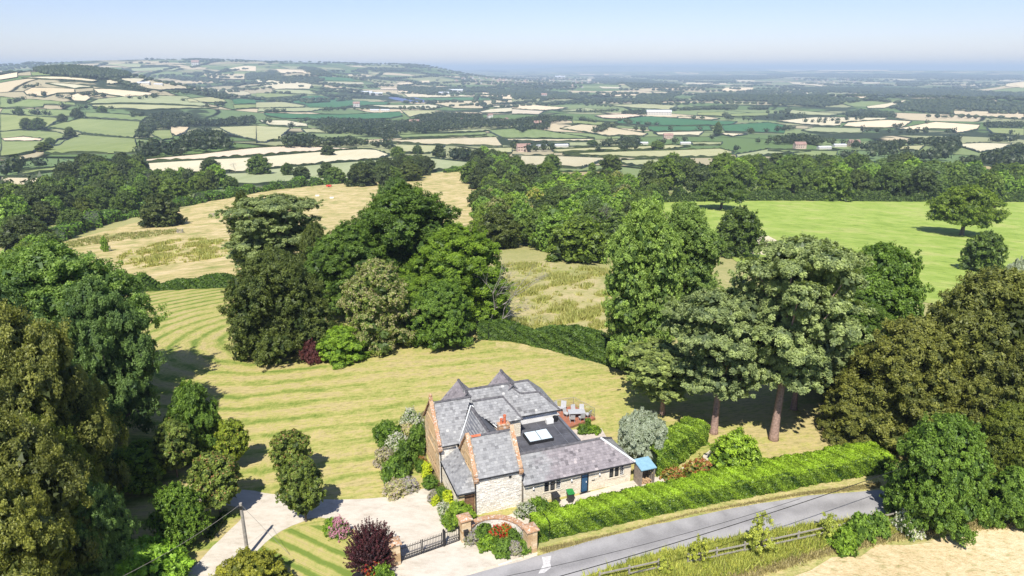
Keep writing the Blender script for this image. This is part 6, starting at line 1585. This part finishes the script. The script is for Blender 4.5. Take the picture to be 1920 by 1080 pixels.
chair(9.9, 13.7, -.6, 'large pale lounge chair at the back corner of the deck', 1.15)
chair(9.4, 13.9, .5, 'second pale lounge chair against the glass at the back of the deck', 1.1)
table(10.7, 12.0, 1.0, 1.8, .74, 'pale dining table near the front edge of the deck', 1.3)
for i, (u, v, rz, lb) in enumerate([(9.8, 12.5, .4, 'dining chair at the left back of the deck table'), (10.8, 12.8, 0, 'dining chair behind the deck table'), (11.6, 12.6, -.4, 'dining chair at the right back of the deck table'),
                                    (9.9, 11.3, 2.8, 'dining chair at the left front of the deck table'), (10.9, 11.2, 3.1, 'dining chair in front of the deck table'), (11.8, 11.6, 3.6, 'dining chair at the right front of the deck table')]): chair(u, v, rz, lb)
PV = plain('paving', (.50, .43, .37), .9, 2, .2)
m = MB(); m.prism([(6.98, 4.3, -.05), (11.4, 4.3, -.05), (12.4, 9.5, -.05), (9.0, 10.4, -.05), (6.98, 8.5, -.05)], (0, 0, .1)); pvo = m.obj('paving', PV, None, kind='structure'); pvo.location = (HO[0], HO[1], 0); pvo.rotation_euler = (0, 0, HR)

# ------------------------------------------------------------------ entrance: pillars, gates, curved wall
def pillar(px, py, label, w=.75, h=2.0):
    x, y = at(px, py); r = thing('gate_pillar', label, 'pillar', (x, y, 0), R(25))
    m = MB(); z = -.1; 
    m.box(-w / 2 + .02, w / 2 - .02, -w / 2 + .02, w / 2 - .02, -.1, h - .01); sh = m.obj('shaft', MORT, r)
    k = 0
    while z < h - .05:
        zb = min(z + .24, h)
        for i in range(4):
            for (a, b) in (((-w / 2, 0), (0, w / 2)) if k % 2 else ((-w / 2, -w / 6), (-w / 6, w / 2))):
                m = MB(); m.cur = float(rg.uniform(0, 1)); m.box(a + .005, b - .005, -w / 2 - .012, -w / 2 + .018, z + .006, zb - .006)
                o = m.obj('stone', ST_H, sh); o.rotation_euler = (0, 0, i * math.pi / 2)
        z = zb; k += 1
    m = MB(); c = w / 2 + .14
    m.add([(-c, -c, h), (c, -c, h), (c, c, h), (-c, c, h), (-c, -c, h + .1), (c, -c, h + .1), (c, c, h + .1), (-c, c, h + .1), (0, 0, h + .28)], [(0, 3, 2, 1), (0, 1, 5, 4), (1, 2, 6, 5), (2, 3, 7, 6), (3, 0, 4, 7), (4, 5, 8), (5, 6, 8), (6, 7, 8), (7, 4, 8)]); m.obj('cap', ST_L, r)
    return x, y
pA = pillar(872, 1011, 'stone gate pillar with pitched cap between the iron gate and the curved wall'); pB = pillar(994, 1031, 'stone pillar with lichened cap where the road hedge starts', .8, 2.0); pC = pillar(741, 1056, 'stone gate pillar half hidden by the purple barberry', .7, 1.9)
IRON = plain('black_iron', (.018, .018, .02), .5)
def gate(a, b, h, label, n):
    L = math.hypot(b[0] - a[0], b[1] - a[1]); rz = math.atan2(b[1] - a[1], b[0] - a[0]); r = thing('iron_gate', label, 'gate', (a[0], a[1], 0), rz)
    for z, t in ((.08, .05), (.42, .035), (h - .22, .04)):
        m = MB(); m.box(0, L, -.02, .02, z, z + t); m.obj('rail', IRON, r)
    for x in (0, L - .06):
        m = MB(); m.box(x, x + .06, -.025, .025, 0.02, h); m.obj('post', IRON, r)
    bm_ = MB(); bm_.box(-.012, .012, -.012, .012, .1, h - .1); bm_.tube([(0, 0, h - .1), (0, 0, h + .05)], [.025, .003], 4); me = bm_.mesh('gate_bar', IRON)
    b2 = MB(); b2.box(-.01, .01, -.01, .01, .1, .44); me2 = b2.mesh('gate_dog_bar', IRON)
    for i in range(n):
        o = link('bar', me, r); o.location = (L * (i + .5) / n, 0, 0)
        o = link('bar', me2, r); o.location = (L * i / n + .03, 0, 0)
gC, gA = (pC[0] + .4, pC[1] + .17), (pA[0] - .42, pA[1] - .2)
s_ = .70; mid = (gC[0] + (gA[0] - gC[0]) * s_, gC[1] + (gA[1] - gC[1]) * s_); hm = (gC[0] + (gA[0] - gC[0]) * s_ * .5, gC[1] + (gA[1] - gC[1]) * s_ * .5)
gate(gC, hm, 1.35, 'left leaf of the black iron drive gates beside the barberry', 13); gate((hm[0] + .05, hm[1] + .02), mid, 1.35, 'right leaf of the black iron drive gates', 13)
g2 = (mid[0] + .12, mid[1] + .05); gate((g2[0] + .06, g2[1] + .03), gA, 1.45, 'narrow black iron side gate next to the stone pillar', 8)
r = thing('gate_post', 'black iron post between the drive gates and the side gate', 'post', (g2[0], g2[1], 0), R(25)); m = MB(); m.box(-.07, .07, -.07, .07, 0, 1.55); m.obj('shaft', IRON, r); m = MB(); m.tube([(0, 0, 1.56), (0, 0, 1.62), (0, 0, 1.68)], [.05, .06, .01], 8); m.obj('cap', IRON, r)
r = thing('post_box', 'black letter box fixed to the left stone gate pillar', 'letter box', (pA[0] + .12, pA[1] - .46, 0), R(25)); m = MB(); m.box(-.17, .17, -.1, .07, .75, 1.15); m.obj('body', IRON, r); m = MB(); m.prism([(-.2, -.14, 1.155), (.2, -.14, 1.155), (.2, .08, 1.2), (-.2, .08, 1.2)], (0, 0, .03)); m.obj('lid', IRON, r)
# curved wall (arc bulging towards the house)
def curved_wall():
    a = Vector((pA[0] + .35, pA[1] + .15, 0)); b = Vector((pB[0] - .25, pB[1] + .3, 0)); mid_ = (a + b) / 2; d = (b - a); nrm = Vector((-d.y, d.x, 0)).normalized()
    r = thing('curved_wall', 'low curved stone wall with orange coping round the entrance flower bed', 'wall', (mid_.x, mid_.y, 0)); n = 22; pts = []
    for i in range(n + 1):
        t = i / n; pts.append(a + d * t + nrm * 1.75 * (1 - (2 * t - 1) ** 2) ** .6 - mid_)
    w = MB()
    for i in range(n):
        p, q = pts[i], pts[i + 1]; t = (q - p).normalized(); s = Vector((-t.y, t.x, 0)) * .17
        w.prism([tuple(p - s), tuple(q - s), tuple(q + s), tuple(p + s)], (0, 0, 1.05))
    ww = w.obj('wall_core', MORT, r)
    for i in range(n):
        p, q = pts[i], pts[i + 1]; t = (q - p).normalized(); s = Vector((-t.y, t.x, 0))
        for sd in (-1, 1):
            z = 0
            while z < 1.03:
                zb = min(z + rg.uniform(.14, .22), 1.05); o1 = s * sd * .168; o2 = s * sd * (.185 + rg.uniform(0, .02)); m = MB(); m.cur = float(rg.uniform(.2, 1))
                m.prism([tuple(p + o1 + t * .008 + Vector((0, 0, z + .008))), tuple(q + o1 - t * .008 + Vector((0, 0, z + .008))), tuple(q + o1 - t * .008 + Vector((0, 0, zb - .008))), tuple(p + o1 + t * .008 + Vector((0, 0, zb - .008)))], tuple(o2 - o1)); m.obj('stone', ST_W, ww); z = zb
        m = MB(); m.cur = float(rg.uniform(0, 1)); c = s * .25; m.prism([tuple(p - c + t * .006), tuple(q - c - t * .006), tuple(q + c - t * .006), tuple(p + c + t * .006)], (0, 0, .11)); o = m.obj('coping_stone', ST_L, r); o.location = (0, 0, 1.052)
curved_wall()
# low kerb of the drive at the lane
kb_ = [at(1008, 1037), at(960, 1052), at(880, 1077)]
r = thing('stone_kerb', 'pale kerb stones between gravel entrance and lane', 'kerb', (kb_[0][0], kb_[0][1], 0))
kp = resample(kb_, .9, False)
for i in range(len(kp) - 1):
    (x0, y0), (x1, y1) = kp[i], kp[i + 1]; dx, dy = x1 - x0, y1 - y0; L = math.hypot(dx, dy); m = MB(); m.cur = float(rg.uniform(0, 1)); m.box(0, L * .98, -.07, .07, -.05, .075); o = m.obj('kerb_stone', ST_C, r); o.location = (x0 - kb_[0][0], y0 - kb_[0][1], 0); o.rotation_euler = (0, 0, math.atan2(dy, dx))
m_pot = MB(); m_pot.tube([(0, 0, 0), (0, 0, .1), (0, 0, .55), (0, 0, .6)], [.25, .28, .42, .45], 14)
x, y = at(672, 1092); r = thing('stone_planter', 'round dark planter at the bottom edge left of the red flowers', 'planter', (x, y, 0)); m_pot.obj('pot', GUT, r)
# ------------------------------------------------------------------ poles and wires
POLE = plain('grey_pole_wood', (.30, .27, .23), .9, 6, .3)
def pole(x, y, h, label):
    r = thing('telegraph_pole', label, 'pole', (x, y, T(x, y))); m = MB(); m.tube([(0, 0, -.3), (0, 0, h)], [.15, .11], 10); m.obj('shaft', POLE, r)
    m = MB(); m.box(-.12, .12, -.17, -.1, h - .45, h - .2); m.obj('bracket', GUT, r); return (x, y, T(x, y) + h)
xa, ya = at(465, 1043); tA = pole(xa, ya, 4.75, 'short grey wooden telegraph pole in the bend of the drive')
_r = ray(1772, 900); xb, yb = _r[0] / _r[1] * 50.5, 50.5; tB = pole(xb, yb, 5.8, 'wooden telegraph pole rising out of the roadside tree')
def wire(p, q, sag, label, r=.016, mat=GUT):
    o = thing('overhead_wire', label, 'wire', p); m = MB(); n = 16
    m.tube([tuple((q[k] - p[k]) * i / n - (sag * 4 * (i / n) * (1 - i / n) if k == 2 else 0) for k in range(3)) for i in range(n + 1)], r, 4); m.obj('cable', mat, o)
wire((tA[0], tA[1], tA[2] - .1), (-25, 33, 6.0), .4, 'thin wire running from the short pole down to the bottom left trees', .013, POLE)
wire((tA[0], tA[1], tA[2] - .1), (-17.0, 43.5, 0.1), .02, 'stay wire from the short pole to the lawn edge', .012, POLE)
w1_ = at(1066, 1078); w2_ = at(1560, 918)
def lift(px, py, z):
    rr_ = ray(px, py); t = (z - CAM_H) / rr_[2]; return (rr_[0] * t, rr_[1] * t, z)
wire(lift(950, 1108, 5.2), lift(1765, 850, 5.6), .5, 'dark overhead cable crossing above the lane', .026)
wire(lift(860, 1098, 5.2), lift(1500, 935, 5.2), .5, 'thinner overhead cable beside the thick one above the lane', .014)
# ------------------------------------------------------------------ roadside fence
def fence():
    A, Bp = at(1235, 1072), at(1735, 968); L = math.hypot(Bp[0] - A[0], Bp[1] - A[1]); rz = math.atan2(Bp[1] - A[1], Bp[0] - A[0]); n = int(L / 2.4)
    A2 = (A[0] - math.cos(rz) * 4.8, A[1] - math.sin(rz) * 4.8); n += 2
    r = thing('rail_fence', 'old grey post and rail fence along the field side of the lane', 'fence', (A2[0], A2[1], 0), rz)
    for i in range(n + 1):
        m = MB(); m.box(-.06, .06, -.05, .05, -.1, 1.15); o = m.obj('post', POLE, r); o.location = (i * 2.4, rg.uniform(-.05, .05), 0); o.rotation_euler = (rg.uniform(-.05, .05), rg.uniform(-.05, .05), 0)
    for i in range(n):
        for z in (.45, .95):
            if rg.random() < .12: continue
            m = MB(); m.box(0, 2.38, -.028, .028, 0, .11); o = m.obj('rail', POLE, r); o.location = (i * 2.4, -.08, z + rg.uniform(-.05, .03)); o.rotation_euler = (0, rg.uniform(-.02, .02), 0)
fence()
def field_gate(px, py, label, rz=.2, n=4):
    x, y = at(px, py); r = thing('tree_guard', label, 'tree guard', (x, y, T(x, y)), rz)
    for i in range(4):
        a = i * math.pi / 2; m = MB(); m.box(-.06, .06, -.06, .06, 0, 1.5); o = m.obj('post', POLE, r); o.location = (math.cos(a + .78) * 1.2, math.sin(a + .78) * 1.2, 0)
        for z in (.4, .8, 1.2):
            m = MB(); m.box(-.85, .85, -.03, .03, 0, .14); o = m.obj('rail', POLE, r); o.location = (math.cos(a) * .85, math.sin(a) * .85, z); o.rotation_euler = (0, 0, a + math.pi / 2)
field_gate(200, 470, 'small square timber guard round the sapling in the tan meadow')
by_px('mid_fresh', 198, 472, 444, 14, name='sapling_tree', cat='tree', label='young green sapling inside the timber guard in the tan meadow')
field_gate(398, 406, 'square timber guard alone in the upper tan meadow')
field_gate(338, 437, 'weathered timber guard next to rushes in the tan meadow')
# meadow clutter: white troughs and a red trailer far off
x, y = at(617, 351); r = thing('red_trailer', 'tiny red trailer at the far edge of the tan meadow', 'trailer', (x, y, T(x, y))); REDP = plain('red_paint', (.55, .06, .04), .5)
m = MB(); m.box(-1.6, 1.6, -.8, .8, .5, 1.5); m.obj('body', REDP, r)
for s in (-1, 1):
    m = MB(); m.tube([(0, s * .8, .4), (0, s * 1.0, .4)], .4, 12); m.obj('wheel', GUT, r)
m = MB(); m.box(1.6, 2.8, -.05, .05, .6, .7); m.obj('drawbar', GUT, r)
for i, (px, py, lb) in enumerate([(595, 368, 'white water trough in the tan meadow, upper one'), (622, 372, 'white water trough in the tan meadow, lower right one')]):
    x, y = at(px, py); r = thing('water_trough', lb, 'trough', (x, y, T(x, y)), .3)
    m = MB(); m.box(-1.0, 1.0, -.5, .5, 0, .15); m.box(-1.0, -.93, -.5, .5, .152, .8); m.box(.93, 1.0, -.5, .5, .152, .8); m.box(-.928, .928, -.5, -.43, .152, .8); m.box(-.928, .928, .43, .5, .152, .8); m.obj('tank', WHT, r)
    m = MB(); m.tube([(.7, 0, .15), (.7, 0, .95)], .04, 6); m.obj('pipe', GUT, r)

# ------------------------------------------------------------------ ground cover: rushes, rough grass, verge weeds
def tufts(name, label, poly, n, h, w, mat, seed, per=9, dens=None, holes=()):
    rgn = np.random.default_rng(seed); P = np.array(poly); lo, hi = P.min(0), P.max(0); C = []
    while len(C) < n:
        q = rgn.uniform(lo, hi, (n * 3, 2)); q = q[inside(q, poly)]
        if dens is not None: q = q[rgn.random(len(q)) < dens(q)]
        C += list(q)
        if not len(q): break
    C = np.array(C[:n]); i = np.repeat(np.arange(n), per); s = rgn.uniform(.5, 1.4, n)[i]
    b = C[i] + rgn.normal(size=(n * per, 2)) * (w * s)[:, None] * .55; g = tz(b[:, 0], b[:, 1]); a = rgn.uniform(0, 6.28, n * per); hh = h * s * rgn.uniform(.5, 1.1, n * per); bw = w * .22 * s
    lean = rgn.normal(size=(n * per, 2)) * (hh * .35)[:, None]
    V = np.stack([np.column_stack([b[:, 0] - np.cos(a) * bw, b[:, 1] - np.sin(a) * bw, g]), np.column_stack([b[:, 0] + np.cos(a) * bw, b[:, 1] + np.sin(a) * bw, g]), np.column_stack([b + lean, g + hh])], 1).reshape(-1, 3)
    v = np.clip(rgn.beta(2, 2, n)[i] * .8, 0, .8)
    link(name, npmesh(name, V, mat, np.repeat(v, 3)), None, label, 'grass', kind='stuff')
RUSH = leafmat('rush_leaf', (.17, .19, .05), (.36, .33, .12), trans=.2); WEED = leafmat('verge_weed_leaf', (.14, .18, .04), (.25, .27, .07), trans=.3); STRW = leafmat('dry_grass_leaf', (.30, .25, .10), (.30, .25, .12), trans=.2)
cl = lambda q: .03 + .97 * ((np.sin(q[:, 0] * .35 + 1) * np.sin(q[:, 1] * .22 + q[:, 0] * .1) + .5 * np.sin(q[:, 0] * .9 - q[:, 1] * .7)) > .38)
tufts('rush_tufts', 'clumps of olive rushes in the meadow beyond the lawn hedge', W([(930, 500), (1000, 492), (1140, 508), (1150, 660), (1040, 640), (930, 600)]), 1500, .75, .55, RUSH, 5, 14, cl)
tufts('rush_tufts', 'bands of olive rushes in the tan meadow at the left', W([(215, 490), (250, 468), (330, 450), (425, 447), (430, 480), (300, 500), (240, 505)]), 1100, .8, .7, RUSH, 6, 14, cl)
tufts('rush_tufts', 'curved line of rushes at the top of the left tan meadow', W([(125, 455), (200, 440), (330, 430), (345, 436), (240, 450), (130, 465)]), 420, .7, .7, RUSH, 7, 12)
tufts('verge_weeds', 'tall weeds and dry grass between lane and fence', W([(1090, 1090), (1200, 1050), (1350, 1016), (1500, 990), (1620, 975), (1720, 965), (1740, 985), (1640, 1008), (1540, 1030), (1440, 1060), (1330, 1095), (1150, 1130)]), 6500, .5, .22, WEED, 8, 7)
tufts('dry_grass', 'straw-coloured rough grass along the fence', W([(1090, 1095), (1250, 1050), (1500, 995), (1740, 972), (1920, 950), (1930, 985), (1700, 1010), (1540, 1045), (1400, 1090), (1200, 1140)]), 7000, .3, .2, STRW, 9, 7)
tufts('verge_grass_blades', 'short rough grass on the verge below the road hedge', W([(1010, 1030), (1150, 1000), (1300, 962), (1500, 925), (1650, 905), (1650, 915), (1500, 929), (1300, 964), (1150, 1002), (1020, 1038)]), 3000, .13, .12, STRW, 10, 6)
for i, (px, ft, tp, wp, k, lb) in enumerate([(1312, 1062, 1008, 40, 'spindly', 'spindly yellow-green bush in the fence, left one'), (1425, 1040, 965, 56, 'spindly', 'tallest yellow-green bramble bush growing through the fence'),
        (1553, 1010, 965, 48, 'spindly', 'yellow-green bush in the middle of the fence'), (1610, 1012, 965, 60, 'low_fresh', 'green weed clump behind the right half of the fence'), (1580, 1030, 990, 56, 'low_fresh', 'dark green bramble on the field side of the fence'),
        (1640, 1000, 962, 50, 'low_fresh', 'leafy bramble at the right end of the fence'), (1700, 1000, 958, 50, 'low_whitef', 'white-flowered weeds left of the roadside tree'), (1850, 985, 940, 44, 'low_fresh', 'green weeds between the two roadside trees'), (1245, 1075, 1040, 30, 'spindly', 'small yellow-green shrub at the left end of the fence')]):
    by_px(k, px, ft, tp, wp, rz=i, name='bramble_bush', cat='bush', label=lb)

# ------------------------------------------------------------------ air
def haze():
    me = bpy.data.meshes.new('haze'); b = MB(); b.box(-41000, 41000, -41000, 41000, -125, 165)
    m, nt, out = newmat('haze'); pv = nt.nodes.new('ShaderNodeVolumePrincipled'); pv.inputs['Color'].default_value = (*HAZE_COLOR, 1); pv.inputs['Density'].default_value = HAZE_DENSITY; pv.inputs['Anisotropy'].default_value = 0.0
    nt.links.new(pv.outputs[0], out.inputs['Volume']); b.obj('haze', m, None, kind='stuff')
haze()
print('tris', sum(len(me.loop_triangles) if me.calc_loop_triangles() is None else 0 for me in bpy.data.meshes if me.users), 'objects', len(bpy.data.objects), 'woodland trees', N_IND[0], 'far', len(FARP))
